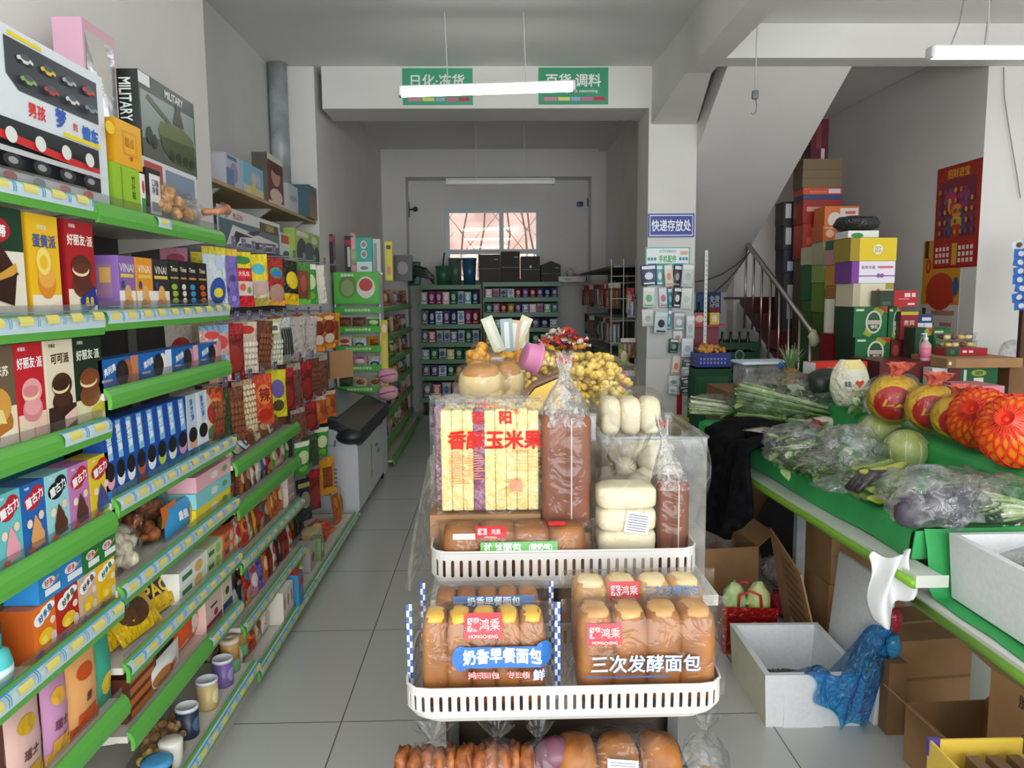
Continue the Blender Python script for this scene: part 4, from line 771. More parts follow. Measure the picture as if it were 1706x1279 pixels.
# second packs behind the front ones, filling the hooks
for z, h, lst in ((1.79, .23, ['pinkpk', 'yelcone', 'blueprint', 'grnred', 'green', 'redwht', 'orgpk']), (1.49, .22, ['whtred', 'tan', 'stripe', 'bean', 'sticks', 'sausage', 'tan', 'spicy']), (1.24, .23, ['strips', 'brnpk', 'dkred', 'spicy', 'tan', 'strips', 'brnpk'])):
    for i, k in enumerate(lst):
        y = 3.08+i*2.1/len(lst); kind(k, (-1.24, y, z-h-.012), RX-.5, .13, h, .035, 'further back on the hooks', 'hanging_snack_bag', group='bags at the back of the hooks')
P = 'beside the hanging bags'
# cardboard sheet hanging at row three
bx = MB(); bx.box(-.095, -.012, 0, .095, .012, .185, 'cardboard'); tag(bx.build('cardboard_sheet', None, (-1.03, yof(567, -1.03, 1.15), 1.04), RX-.75), 'brown cardboard sheet', 'hanging before the green snack rack', 'cardboard')
# bay two's far end : bags squeezed between
for px, z, k, h in ((352, 1.36, 'pinkblue', .12), (378, 1.34, 'redwht', .13), (366, 1.06, 'spicy', .19), (384, 1.05, 'dates', .2)):
    kind(k, (-1.05, min(2.89, yof(px, -1.05, z+.1)), z), RX-.3, .12, h, .03, 'at the far end of the second bay', group='bags at the end of bay two')
# ---- shelves of the third bay
P4 = "on the pegboard bay's base"
P3 = "on the hook bay's "
def fill_shelf(ya, yb, z, xf, kinds, place, hmin, hmax, w=.1, name='snack_pouch', grp=None, lean=.12, depth=.035, back=0):
    if back: fill_shelf(ya+.02, yb-.02, z, xf-.10, kinds[2:]+kinds[:2], place+' back row', hmax, hmax+.02, w, name, grp, .06, .04)
    n = max(1, int((yb-ya)/(w*.92)))
    for i in range(n):
        k = kinds[i % len(kinds)]; h = round(rd.uniform(hmin, hmax), 2); y = ya+(i+.5)*(yb-ya)/n
        kind(k, (xf-.034-h*math.sin(min(lean, .9))*.12, y, z+.006+depth*.4*math.sin(lean)), (-lean, 0, RX+rd.uniform(-.2, .2)), w, h, depth, place, name, 'snack packet', grp)
fill_shelf(2.99, 3.3, .89+.045, -1.0, ['tan', 'stripe', 'blueprint'], P3+'top shelf', .08, .11, .1, lean=.9, grp='packets on the hook bay shelf')
fill_shelf(3.3, 3.92, .89+.045, -1.02, ['dates', 'tan', 'brnpk', 'whtred', 'strips'], P3+'top shelf', .08, .11, .11, lean=.5, grp='packets on the hook bay shelf')
fill_shelf(2.99, 3.92, .714+.045, -1.02, ['grnred', 'dates', 'orgpk', 'brnpk', 'whtred', 'redwht', 'bluepk', 'redblue', 'limepk', 'tan', 'pinkpk', 'green'], P3+'second shelf', .115, .145, .08, back=1, grp='packets on the second hook bay shelf')
fill_shelf(2.99, 3.78, .492+.045, -1.02, ['orgpk', 'whtred', 'spicy', 'tan', 'amber', 'redblue', 'brnpk', 'orgpk', 'tofu'], P3+'third shelf', .13, .165, .085, back=1, grp='packets on the third hook bay shelf')
for j in range(3): put('cracker_box', 'chk', lambda: carton(.12, .1, .05, '#e4d8d0', [('r', .1*i, .1+.4*(i % 2), .1*i+.08, .5+.4*(i % 2), '#a83030') for i in range(10)]), (-1.08, 3.85, .537+.051*j), RX, 'white and red checked box', P3+'third shelf', 'food box', 'checked boxes', 'z')
fill_shelf(2.99, 3.5, .232+.045, -1.02, ['bluepk', 'blkpk', 'redblue', 'pinkpk', 'gummy', 'orgpk'], P3+'fourth shelf', .14, .18, .08, back=1, grp='packets on the fourth hook bay shelf')
fill_shelf(3.5, 3.92, .232+.045, -1.02, ['dkred', 'whtred', 'blkpk', 'dkred'], P3+'fourth shelf', .14, .18, .07, back=1, grp='packets on the fourth hook bay shelf')
for rowi, xx in enumerate((-1.12, -1.0)):
    fill_shelf(2.99, 3.4, .09, xx, ['whtred', 'spicy', 'tan', 'redwht'], P3+'bottom shelf', .11, .14, .1, grp='packets on the bottom hook bay shelf')
fill_shelf(3.4, 3.93, .09, -1.17, ['whtred', 'dkred', 'blkpk', 'tan', 'redwht'], P3+'bottom shelf', .12, .15, .1, grp='packets on the bottom hook bay shelf')
fill_shelf(4.0, 4.9, .09, -1.2, ['seaweed', 'blkpk', 'tan', 'dkred', 'brnpk', 'tofu'], P4+' back row', .16, .22, .12, grp='packets on the pegboard base')
for i, y in enumerate((3.44, 3.50, 3.56)): put('noodle_box', 'wpb', lambda: carton(.055, .14, .15, '#e4dcd0', [('e', .5, .6, .3, .2, '#c88860')]), (-1.04, y, .09), RX, 'white upright noodle box', P3+'bottom shelf', 'food box', 'white noodle boxes')
put('noodle_box', 'blb', lambda: carton(.09, .16, .16, '#3c88b8', [('r', .1, .6, .9, .85, '#c03028')], top='#b83828'), (-1.03, 3.66, .09), RX, 'blue upright box with red top', P3+'bottom shelf', 'food box')
fill_shelf(3.72, 3.95, .09, -.98, ['bluepk', 'tealpk', 'limepk'], P3+'bottom shelf', .11, .15, .08, grp='packets on the bottom hook bay shelf')
# base of the fourth bay
put('snack_box', 'gb1', lambda: carton(.13, .09, .14, '#b8b4ac', [('e', .5, .5, .25, .2, '#b04860')]), (-1.05, 4.15, .09), RX, 'grey upright box', P4, 'food box')
put('snack_box', 'gb2', lambda: carton(.08, .06, .13, '#8aa070', [('e', .5, .5, .25, .2, '#d8e0c8')]), (-1.02, 4.32, .09), RX, 'olive green upright box', P4, 'food box')
put('snack_box', 'gb3', lambda: carton(.12, .09, .13, '#d8c490', [('e', .5, .5, .3, .25, '#a88850')]), (-1.08, 4.46, .09), RX, 'beige box with a round print', P4, 'food box')
for i in range(8): kind('spicy' if i % 3 else 'orgpk', (-1.06+.02*(i % 2), 4.62+.065*(i % 4), .095+.036*(i//4)), (-1.35, 0, RX+.2*(i % 3-1)), .16, .12, .03, P4, 'snack_packet', 'snack packet', 'orange packets on the base', 'x', sd=1)
fill_shelf(4.95, 5.2, .09, -1.0, ['tofu', 'amber'], P4, .2, .24, .12, grp='orange packs on the base')

# ---- toys on the wall recess shelf and below it
P = 'on the wooden wall shelf'
def wallbox(name, px0, px1, z, xf, d, h, base, art, look, place, cat='toy box', side=None, group=None):
    y0, y1 = yof(px0, xf, z+h/2), yof(px1, xf, z+h/2); o = carton(y1-y0, d, h, base, art, side).build(name, None, (xf-d/2, (y0+y1)/2, z), RX); return tag(o, look, place, cat, group)
ZS = 2.203
wallbox('toy_box', 377, 402, ZS, -1.5, .1, .2, '#c8c8d4', [('e', .5, .5, .25, .3, '#a898b8'), ('r', .1, .85, .7, .95, '#5080b0'), ('r', 0, .0, .5, .6, '#6a90b8')], 'pale grey toy box with purple print', P)
wallbox('toy_box', 406, 443, ZS, -1.5, .1, .205, '#88c0d8', [('r', 0, 0, 1, .35, '#e4d8a0'), ('e', .45, .6, .12, .2, '#d8d0c8'), ('e', .65, .6, .1, .2, '#c8c8d0'), ('e', .4, .28, .12, .16, '#e8d070')], 'sky blue toy box with sandy bottom', P)
wallbox('toy_box', 446, 472, ZS, -1.47, .1, .33, '#6c3030', [('r', 0, 0, 1, .08, '#d8d0c0'), ('r', 0, .88, 1, 1, '#e0dcd0'), ('e', .5, .6, .28, .2, '#c89080'), ('e', .5, .2, .4, .15, '#e0c8b8'), ('e', .6, .75, .35, .1, '#4a2424')], 'tall brown doll box with a pale base', P, side='#5c5850')
wallbox('storage_carton', 480, 512, ZS, -1.5, .16, .22, '#d0d4d4', [('r', .5, 0, 1, 1, '#3c4c50'), ('e', .25, .55, .18, .1, '#a0b0b0')], 'white and dark grey carton', P, 'carton', '#c0c4c4')
wallbox('storage_carton', 515, 528, ZS, -1.415, .2, .25, '#7a5c3c', [('r', 0, .75, 1, 1, '#3c6470')], 'brown and blue carton', P, 'carton', '#3a5c68')
b = empty('wall_ledge', (-1.76, 4.08, 1.76)); MB().box(0, 0, 0, .34, 2.4, .02, '#b8b4aa').build('board', b)
for y in (.2, 1.3, 2.25): MB().prism([(0, 0), (0.25, 0), (0, -.2)], 'y', y, y+.02, '#a8a49a').build('bracket', b)
tag(b, 'grey ledge board', 'below the wooden wall shelf', 'shelf')
P = 'on the ledge under the wooden shelf'
def gun(w, d, h):
    return carton(w, d, h, '#dcdedd', [('r', .02, .04, .98, .96, '#50707c'), ('r', .0, .78, 1, 1, '#e2e4e2'), ('t', 'Mi-GUN', .28, .87, .12, '#c03028', {'b': .04, 'mw': .3}), ('r', .62, .72, .97, .92, '#3c3c2c'), ('t', 'URBAN', .8, .83, .14, '#d8c050', {'b': .03, 'mw': .3}),
      ('p', [(.05, .1), (.2, .7), (.95, .55), (.95, .46), (.6, .4), (.55, .1), (.46, .1), (.48, .4), (.3, .42), (.22, .1)], '#eceeec'), ('p', [(.1, .12), (.24, .6), (.5, .55), (.3, .5), (.22, .12)], '#1e2022'), ('p', [(.5, .46), (.9, .52), (.9, .48), (.6, .44), (.57, .14), (.5, .14)], '#24282a'), ('e', .3, .3, .06, .12, '#f4f4f4'), ('e', .3, .3, .04, .08, '#303436'), ('r', .78, .12, .84, .4, '#98302c'), ('p', [(.4, .62), (.6, .72), (.6, .64), (.5, .58)], '#24282a')], '#40484a')
y0, y1 = yof(362, -1.46, 1.94), yof(467, -1.46, 1.94); tag(gun(y1-y0, .08, .30).build('toy_gun_box', None, (-1.5, (y0+y1)/2, 1.781), RX), 'large toy gun box in white and grey', P, 'toy box')
wallbox('toy_box', 469, 489, 1.781, -1.46, .08, .25, '#e0e0e2', [('r', 0, .72, 1, .95, '#d83840'), ('e', .4, .4, .3, .12, '#3c5878'), ('r', .8, .1, .95, .6, '#484c50')], 'white toy box with a red stripe', P)
wallbox('toy_box', 492, 533, 1.781, -1.415, .08, .30, '#a4c860', [('r', .0, .0, 1, .1, '#d8c040'), ('e', .25, .45, .2, .35, '#2c3030'), ('e', .55, .4, .22, .35, '#50585a'), ('e', .85, .4, .12, .28, '#3c4440'), ('r', .05, .84, .5, .95, '#e8ecd8'), ('e', .75, .82, .12, .1, '#e4f0d0')], 'green toy robot box', P)
# ---- freezer
fz = empty('chest_freezer', (-1.4, 5.32, 0)); WF = .45
body = MB(); body.prism([(0, .07), (.44, .07), (.45, .09), (.45, .55), (.30, .66), (0, .74)], 'y', 0, 1.42, '#d2d6da'); body.build('body', fz)
lid_ = MB(); lid_.prism([(-.0, .745), (.29, .665), (.455, .552), (.478, .56), (.485, .60), (.46, .65), (.30, .73), (0, .80)], 'y', 0.0, 1.42, '#2c2f33'); lid_.build('lid_frame', fz)
MB().prism([(.04, .795), (.29, .735), (.29, .741), (.04, .803)], 'y', .12, 1.3, '#8a9094/g').build('sliding_glass', fz)
MB().ell((.40, -.0, .615), (.10, .055, .055), '#26282c').build('bumper', fz)
for y in (.06, 1.36):
    for x in (.05, .40): MB().lathe([(.0, 0), (.028, .0), (.03, .03), (.028, .07)], '#26282a', 12, (x, y, 0)).build('caster', fz)
s_ = MB(); S = lambda u, v, o: (.4515+o, .25+.95*u, .12+.4*v)
s_.art(S, .95, .4, [('t', 'Y', .35, .72, .26, '#d8b82c', {'b': .05}), ('r', .335, .3, .365, .62, '#d8b82c'), ('e', .35, .26, .05, .08, '#d8b82c'), ('t', 'Xuelang', .62, .7, .1, '#3c80c8', {'b': .03}), ('t', '冰淇淋', .7, .54, .09, '#3c80c8', {'b': .03}), ('r', .8, 1.0, 1.0, 1.15, '#2c6cb8')]); s_.build('printed_decal', fz)
g_ = MB(); 
for k in range(7): g_.box(.1, -.004, .2+.03*k, .3, 0, .212+.03*k, '#8a8c90')
g_.build('vent_grille', fz)
tag(fz, 'white chest freezer with dark sloping lid', 'in the left aisle beyond the snacks', 'freezer')
# ---- green rack at the end of the far row
rk = empty('snack_rack', (-1.385, 6.84, 0)); WR = .40
MB().box(0, .19, 0, WR, .21, 1.80, '#e8ece4').build('back_panel', rk)
for x in (0, WR-.012): MB().box(x, 0, 0, x+.012, .2, 1.78, '#e4e8e0').build('side_panel', rk)
hd = MB(); hd.box(0.0, -.012, 1.52, WR, -.004, 1.80, '#4cb03c'); hd.art(lambda u, v, o: (WR*u, -.012-o, 1.52+.28*v), WR, .28, [('r', .03, .06, .97, .97, '#58c048'), ('e', .3, .55, .2, .36, '#6c8c48'), ('e', .3, .5, .14, .26, '#90a870'), ('e', .7, .52, .2, .34, '#e8e0d8'), ('e', .7, .6, .15, .2, '#c04838'), ('t', '健康美味', .3, .9, .1, '#e8f4e0', {'b': .03})]); hd.build('header_board', rk)
ZR = (1.46, 1.29, 1.12, .95, .76)
for z in ZR:
    MB().box(.012, 0, z, WR-.012, .19, z+.012, '#e4e8e0').build('shelf', rk)
    f_ = MB(); f_.box(0, -.012, z-.02, WR, 0, z+.035, '#50b440'); f_.art(lambda u, v, o: (WR*u, -.012-o, z-.02+.055*v), WR, .055, [('t', '健康美味休闲零食', .5, .5, .5, '#e8f8e0', {'b': .02, 'mw': .8})]); f_.build('front_rail', rk)
tag(rk, 'green front snack rack', 'behind the freezer', 'rack')
for z, ks in ((1.29, ['dates', 'dates', 'green']), (1.12, ['whtred', 'blueprint', 'amber']), (.95, ['redblue', 'pinkpk', 'blueprint']), (.76, ['seaweed', 'tan', 'tan'])):
    for i, k in enumerate(ks): kind(k, (-1.385+.07+.13*i, 6.9, z+.014), 0, .12, .10, .05, 'on the green snack rack', 'snack_pouch', 'snack packet', 'pouches on the green rack')
yb_ = MB(); yb_.box(-.03, -.006, 0, .03, 0, .62, '#d8c030'); yb_.art(lambda u, v, o: (-.03+.06*u, -.006-o, .62*v), .06, .62, [('e', .5, .88, .35, .06, '#e8e0d0'), ('r', .2, .1, .8, .7, '#e4d060')]); tag(yb_.build('hanging_strip', None, (-.955, 6.83, .76)), 'tall yellow card strip', 'on the edge of the green rack', 'display strip')
for i, z in enumerate((.83, .68)):
    t = empty('sweet_bread_pack', (-.93, 6.82-.02*i, z)); b = MB(); b.ell((0, 0, .06), (.09, .05, .065), '#e0a8b8', 16, 10, .15, 3, .8, i); b.build('film_pack', t); c = MB(); c.tube([(-.07, -.04, .05), (0, -.058, .07), (.07, -.04, .08)], .006, '#b85070', 6); c.build('stripe', t); tag(t, 'pink round bread pack', 'hung beside the yellow strip', 'bread pack', 'pink packs', 'z')
# ---- far left row
E_Z = (1.44, 1.16, .91, .67, .43, .16)
bay(7.06, 8.3, [(-1.0, z, N_) for z in E_Z]+[(-.93, .03, N_)], 1.72, 'green railed shelf unit of snacks', 'beyond the freezer, nearer half')
bay(8.3, 9.62, [(-1.0, z, N_) for z in E_Z]+[(-.93, .03, N_)], 1.72, 'green railed shelf unit of snacks', 'beyond the freezer, farther half')
ks_all = ['yellow', 'orgpk', 'redblue', 'amber', 'whtred', 'brnpk', 'dkred', 'pinkpk', 'limepk', 'green', 'tealpk', 'tan', 'gummy', 'bluepk', 'tofu', 'blkpk', 'redwht', 'stripe']
for j, z in enumerate(E_Z+(.03,)):
    kk = ks_all[:]; rd.shuffle(kk)
    if j == 0: kk = ['yellow', 'green', 'redblue', 'orgpk', 'amber', 'brnpk', 'stripe', 'pinkpk']+kk
    if j == 1: kk = ['tan', 'whtred', 'dates', 'dkred', 'brnpk', 'redwht']+kk
    for i in range(13):
        y = 7.15+.19*i; y += .06 if 8.2 < y < 8.36 else 0
        kind(kk[i], (-1.08, y, z+.047), (-.08, 0, RX+rd.uniform(-.3, .1)-.25), .16, .17, .06, 'on the far left row, '+['top', 'second', 'third', 'fourth', 'fifth', 'sixth', 'bottom'][j]+' shelf', 'snack_bag', 'snack bag', 'snack bags on the far left row')
# things standing on top of the far rows
P = 'standing on top of the far left shelves'
def topbox(name, px0, px1, pyt, y, base, art, look, place=P, cat='box', d=.1, z=1.735, x=None, group=None):
    a = ony(px0, 450, y); c = ony(px1, 450, y); h = ony(px0, pyt, y).z-z; o = carton(c.x-a.x, d, h, base, art).build(name, None, ((a.x+c.x)/2, y+d/2, z)); return tag(o, look, place, cat, group)
topbox('appliance_box', 539, 556, 390, 6.87, '#26242a', [('r', .6, .8, 1, .95, '#b82848'), ('r', .1, .3, .5, .7, '#50484c')], 'black carton with a pink corner', z=1.80, d=.1)
tt = empty('toy_tube', (-1.22, 6.9, 1.80)); MB().lathe([(.03, 0), (.035, .01), (.032, .3), (.02, .34), (0, .34)], '#dca8a8', 14).build('tube', tt); MB().lathe([(.036, .06), (.036, .2)], '#b0b890', 14).build('paper_label', tt); tag(tt, 'tall pale pink tube', P, 'toy')
topbox('cosmetic_box', 575, 590, 393, 6.87, '#2a2024', [('r', .1, .75, .9, .9, '#a82838'), ('r', .3, .15, .6, .7, '#c8c4c0')], 'dark red and black upright box', z=1.80, d=.08)
topbox('lamp_box', 594, 620, 396, 6.89, '#38b4a0', [('e', .5, .8, .2, .12, '#e4dcd8'), ('e', .5, .8, .14, .08, '#b08880'), ('e', .5, .52, .2, .12, '#e4dcd8'), ('e', .5, .52, .14, .08, '#b08880'), ('r', 0, 0, 1, .3, '#d8e8ec'), ('e', .5, .12, .25, .05, '#808890')], 'turquoise box with two round pictures', z=1.80, d=.08)
topbox('cosmetic_box', 621, 634, 398, 7.0, '#d8d8d4', [('r', .2, .1, .6, .9, '#9aa098')], 'white upright box', d=.08)
topbox('cosmetic_box', 642, 654, 402, 7.3, '#e4d848', [('e', .5, .25, .3, .12, '#e0889c'), ('r', .2, .8, .8, .9, '#50483c')], 'yellow upright box with pink spot', d=.08)
topbox('appliance_box', 656, 686, 425, 7.6, '#4a4648', [('e', .5, .5, .3, .25, '#8a8488')], 'dark grey low box', d=.12)

# ------------------------------------------------------------------ bread display in the middle
RKX0, RKX1 = -.15, .46
rk = empty('tiered_display_rack', (0, 0, 0))
for x in (-.10, .41):
    for y in (1.70, 1.98): MB().box(x-.012, y-.012, 0, x+.012, y+.012, .72 if y < 1.9 else .876, '#5c5a58').build('post', rk)
for z, y0, y1 in ((.878, 1.76, 2.0), (.722, 1.47, 1.745), (.512, 1.38, 1.98)): MB().box(RKX0+.03, y0+.03, z, RKX1-.03, y1, z+.01, '#5c5a58').build('shelf', rk)
MB().box(-.1, 1.985, .5, .41, 1.99, .87, '#6a5c54').build('back_board', rk)
MB().box(-.12, 1.722, .02, .43, 1.73, .715, '#54463c/m').build('back_board', rk)
tag(rk, 'white stepped display rack', 'holding the two slotted bread trays', 'rack')
def basket(x0, x1, y0, y1, z, h, nslot, look, place):
    t = empty('slotted_tray', ((x0+x1)/2, y0, z)); hw = (x1-x0)/2; d = y1-y0; r = .045
    # perimeter path, start at the front middle
    path = [(0, 0)]
    for cx, cy, a0 in ((hw-r, r, -90), (hw-r, d-r, 0), (-hw+r, d-r, 90), (-hw+r, r, 180)):
        for k in range(7): a = math.radians(a0+15*k); path.append((cx+r*math.cos(a), cy+r*math.sin(a)))
    path.append((0, 0)); cum = [0]
    for a, b in zip(path, path[1:]): cum.append(cum[-1]+math.dist(a, b))
    L_ = cum[-1]
    def at(s_, zz):
        s_ %= L_; i = max(j for j in range(len(cum)) if cum[j] <= s_+1e-9); i = min(i, len(path)-2); f_ = (s_-cum[i])/max(cum[i+1]-cum[i], 1e-9)
        x = path[i][0]+(path[i+1][0]-path[i][0])*f_; y = path[i][1]+(path[i+1][1]-path[i][1])*f_
        q = 1-.10*max(0, 1-zz/.03)**2                       # rounded foot
        return (x*q, d/2+(y-d/2)*q, zz)
    n = int(round(nslot*L_/(2*hw))); p = L_/n; g = p*.38; zb, zt = h*.36, h*.80
    prof = [(-p/2, 'e'), (-g/2, 'b'), (g/2, 'b'), (p/2, 'e')]; b = MB(); vs = []; fs = []
    def quad(a, b_, c, e): k = len(vs); vs.extend([a, b_, c, e]); fs.append([k, k+1, k+2, k+3])
    for i in range(n):
        s0 = i*p
        for sa, sb in ((-p/2, -g/2), (g/2, p/2)):
            for za, zc in ((zb, (zb+zt)/2), ((zb+zt)/2, zt)): quad(at(s0+sa, za), at(s0+sb, za), at(s0+sb, zc), at(s0+sa, zc))
            quad(at(s0+sa, zt), at(s0+sb, zt), at(s0+sb, h), at(s0+sa, h))
            quad(at(s0+sa, .012), at(s0+sb, .012), at(s0+sb, zb), at(s0+sa, zb)); quad(at(s0+sa, 0), at(s0+sb, 0), at(s0+sb, .012), at(s0+sa, .012))
        quad(at(s0-g/2, .0), at(s0+g/2, 0), at(s0+g/2, .012), at(s0-g/2, .012)); quad(at(s0-g/2, .012), at(s0+g/2, .012), at(s0+g/2, zb), at(s0-g/2, zb))
        for k in range(4):   # rounded slot ends
            a0, a1 = PI*k/4, PI*(k+1)/4; u0_, u1_ = -g/2*math.cos(a0), -g/2*math.cos(a1); h0, h1 = g/2*math.sin(a0), g/2*math.sin(a1)
            quad(at(s0+u0_, zt+0*h0), at(s0+u0_, zt+0*h0), at(s0+u0_, h), at(s0+u0_, h)) if False else None
            quad(at(s0+u0_, zt-g/2+h0), at(s0+u1_, zt-g/2+h1), at(s0+u1_, h), at(s0+u0_, h))
            quad(at(s0+u0_, zb), at(s0+u1_, zb), at(s0+u1_, zb+g/2-h1), at(s0+u0_, zb+g/2-h0))
    b.add(vs, fs, '#ccc8c4', False); o = b.build('slotted_wall', t); md = o.modifiers.new('thickness', 'SOLIDIFY'); md.thickness = .0025; md.offset = -1
    fl_ = MB(); fl_.add([(x*.9, d/2+(y-d/2)*.9, .002) for x, y in path[:-1]], [list(range(len(path)-1))], '#dcdad6'); fl_.build('floor_panel', t)
    rim = MB(); rim.tube([at(L_*k/60, h) for k in range(61)], .0032, '#d0ccc8', 6, False); rim.build('rim', t)
    tag(t, look, place, 'tray'); return t
basket(-.152, .482, 1.75, 2.0, .89, .095, 31, 'upper white slotted plastic tray', 'below the corn snacks and buns')
basket(-.182, .457, 1.45, 1.745, .733, .075, 36, 'lower white slotted plastic tray', 'holding the big bread packs')

def bread_S(w, h, d, sgn):
    def S(u, v, o=0.0):
        e = min(u, 1-u); t = 0.0 if e < .035 else min(1.0, (e-.035)/.10)**0.5; k = max(0.0, math.sin(PI*min(max(v, 0), 1)))**0.3
        y = d/2*t*k*(1+.03*noise.noise(V((u*8, v*5, 1.7)))) + .002*noise.noise(V((u*22, v*9, .5)))
        return ((u-.5)*w, sgn*(y+o+.0004), h*(.5+(v-.5)*(1+.03*t)))
    return S
def roll_pack(name, x0, x1, z0, z1, yc, depth, nroll, mat, top, art, look, place, film_mat='film', ends=None, tilt=0.0, pale=None):
    w, h = x1-x0, z1-z0; t = empty(name, ((x0+x1)/2, yc, z0), (tilt, 0, 0)); m = .035
    rw = (w-2*m)/nroll
    for i in range(nroll):
        b = MB(); cx = -w/2+m+rw*(i+.5); b.ell((cx, 0, h*.475), (rw*.56, depth*.47, h*.455), mat, 18, 14, .03, 2.0, .42, i*2.1+w)
        if top: b.ell((cx, -.0, h*.885), (rw*.42, depth*.42, h*.055), top, 12, 6, .2, 3, .7, i)
        b.build('bread_roll', t)
    S = bread_S(w, h, depth*1.16, -1); T = bread_S(w, h, depth*1.16, 1)
    f_ = MB(); f_.sheet(S, 26, 12, film_mat); f_.sheet(lambda u, v: T(1-u, v), 26, 12, film_mat); f_.build('plastic_film', t)
    pr = MB(); pr.art(lambda u, v, o: S(u, v, o+.0012), w, h, art, .0005, 10); pr.build('printed_label', t)
    if ends:
        for s_ in (0, 1):
            e = MB()
            u0_, u1_ = (0, .035) if s_ == 0 else (.965, 1)
            nv = 16
            for j in range(nv):
                for i in range(2): e.sheet(lambda u, v: S(u0_+(u1_-u0_)*(i+u)/2, (j+v)/nv, .001), 1, 1, ends if (i+j) % 2 else '#dfe8f0', False)
            e.build('checked_seal', t)
    tag(t, look, place, 'bread pack'); return t
LG = lambda cx, cy, s: [('r', cx-.12*s, cy-.11*s, cx+.12*s, cy+.11*s, '#c8202c'), ('r', cx-.1*s, cy-.04*s, cx-.03*s, cy+.07*s, '#f4e4e0'), ('p', [(cx-.095*s, cy-.03*s), (cx-.088*s, cy-.035*s), (cx-.035*s, cy+.06*s), (cx-.042*s, cy+.065*s)], '#c8202c'), ('p', [(cx-.042*s, cy-.035*s), (cx-.035*s, cy-.03*s), (cx-.088*s, cy+.065*s), (cx-.095*s, cy+.06*s)], '#c8202c'), ('r', cx-.069*s, cy-.04*s, cx-.061*s, cy+.07*s, '#c8202c'), ('r', cx-.1*s, cy+.01*s, cx-.03*s, cy+.02*s, '#c8202c'), ('t', '鸿乘', cx+.04*s, cy+.02*s, .1*s, '#f4e8e4', {'b': .01, 'mw': .13*s}), ('t', 'HONGCHENG', cx, cy-.08*s, .03*s, '#f4e8e4', {'b': .01, 'mw': .2*s})]
A1 = LG(.5, .84, 1.0)+[('e', .36, .56, .06, .12, '#2c68b0'), ('e', .88, .59, .06, .12, '#2c68b0'), ('r', .36, .47, .86, .67, '#2c68b0'), ('t', '奶香早餐面包', .62, .57, .15, '#f4f8fc', {'b': .05, 'arc': .02, 'mw': .5}), ('t', '鸿乘面包', .5, .40, .075, '#fff', {'b': .06}), ('t', '鸿乘面包', .5, .40, .075, '#b01820/m', {'b': .02}), ('t', '专注领', .72, .40, .075, '#fff', {'b': .06}), ('t', '专注领', .72, .40, .075, '#b01820/m', {'b': .02}), ('t', '鲜', .85, .40, .12, '#2c68b0', {'b': .1}), ('t', '鲜', .85, .40, .11, '#fff', {'b': .03})]
A2 = LG(.24, .74, .85)+[('t', '三次发酵面包', .48, .47, .17, '#38699c', {'b': .045, 'mw': .66}), ('t', '三次发酵面包', .48, .475, .165, '#e8eef4', {'b': .015, 'mw': .65}), ('r', .12, .34, .62, .355, '#2c5a98'), ('t', '·长时间低温发酵·香甜松软·口感细腻', .4, .28, .03, '#50504c', {'b': .0})]
P = 'in the lower slotted tray'
roll_pack('bread_pack', -.182, .132, .748, .958, 1.515, .085, 5, 'crust', '#e8b83c', A1, 'pack of five golden breakfast rolls with blue checked ends', P, ends='#2c5aa8')
roll_pack('bread_pack', .134, .478, .748, .962, 1.52, .095, 4, 'crust', 'crust_light', A2, 'pack of four brown rolls with blue writing', P)
roll_pack('bread_pack', -.165, .128, .748, .955, 1.64, .08, 5, 'crust', None, [('r', .25, .8, .85, .9, '#2c5a98'), ('t', '奶香早餐面包', .55, .85, .09, '#dfe8f0', {'b': .03})], 'bread pack with dark blue print', 'behind the five golden rolls', ends='#2c5aa8')
roll_pack('bread_pack', .14, .49, .748, .972, 1.655, .09, 4, 'crust_light', 'crumb', LG(.4, .84, .8)+[('t', '三次发酵面包', .7, .85, .09, '#4878a8', {'b': .03, 'mw': .4})], 'bread pack with pale split rolls', 'behind the four brown rolls')
P = 'in the upper slotted tray'
A3 = LG(.36, .86, .75)+[('r', .3, .56, .75, .73, '#4c9c40'), ('t', '拉丝面包', .43, .645, .15, '#f4f8f0', {'b': .04, 'mw': .25}), ('t', '(酸奶味)', .65, .645, .12, '#f4f8f0', {'b': .03, 'mw': .17}), ('r', .7, .95, .8, .99, '#c8202c'), ('r', .14, .78, .27, .86, '#f0c8bc')]
roll_pack('bread_pack', -.155, .248, .902, 1.045, 1.815, .1, 4, 'crust', None, A3, 'long pack of torn bread with green label', P)
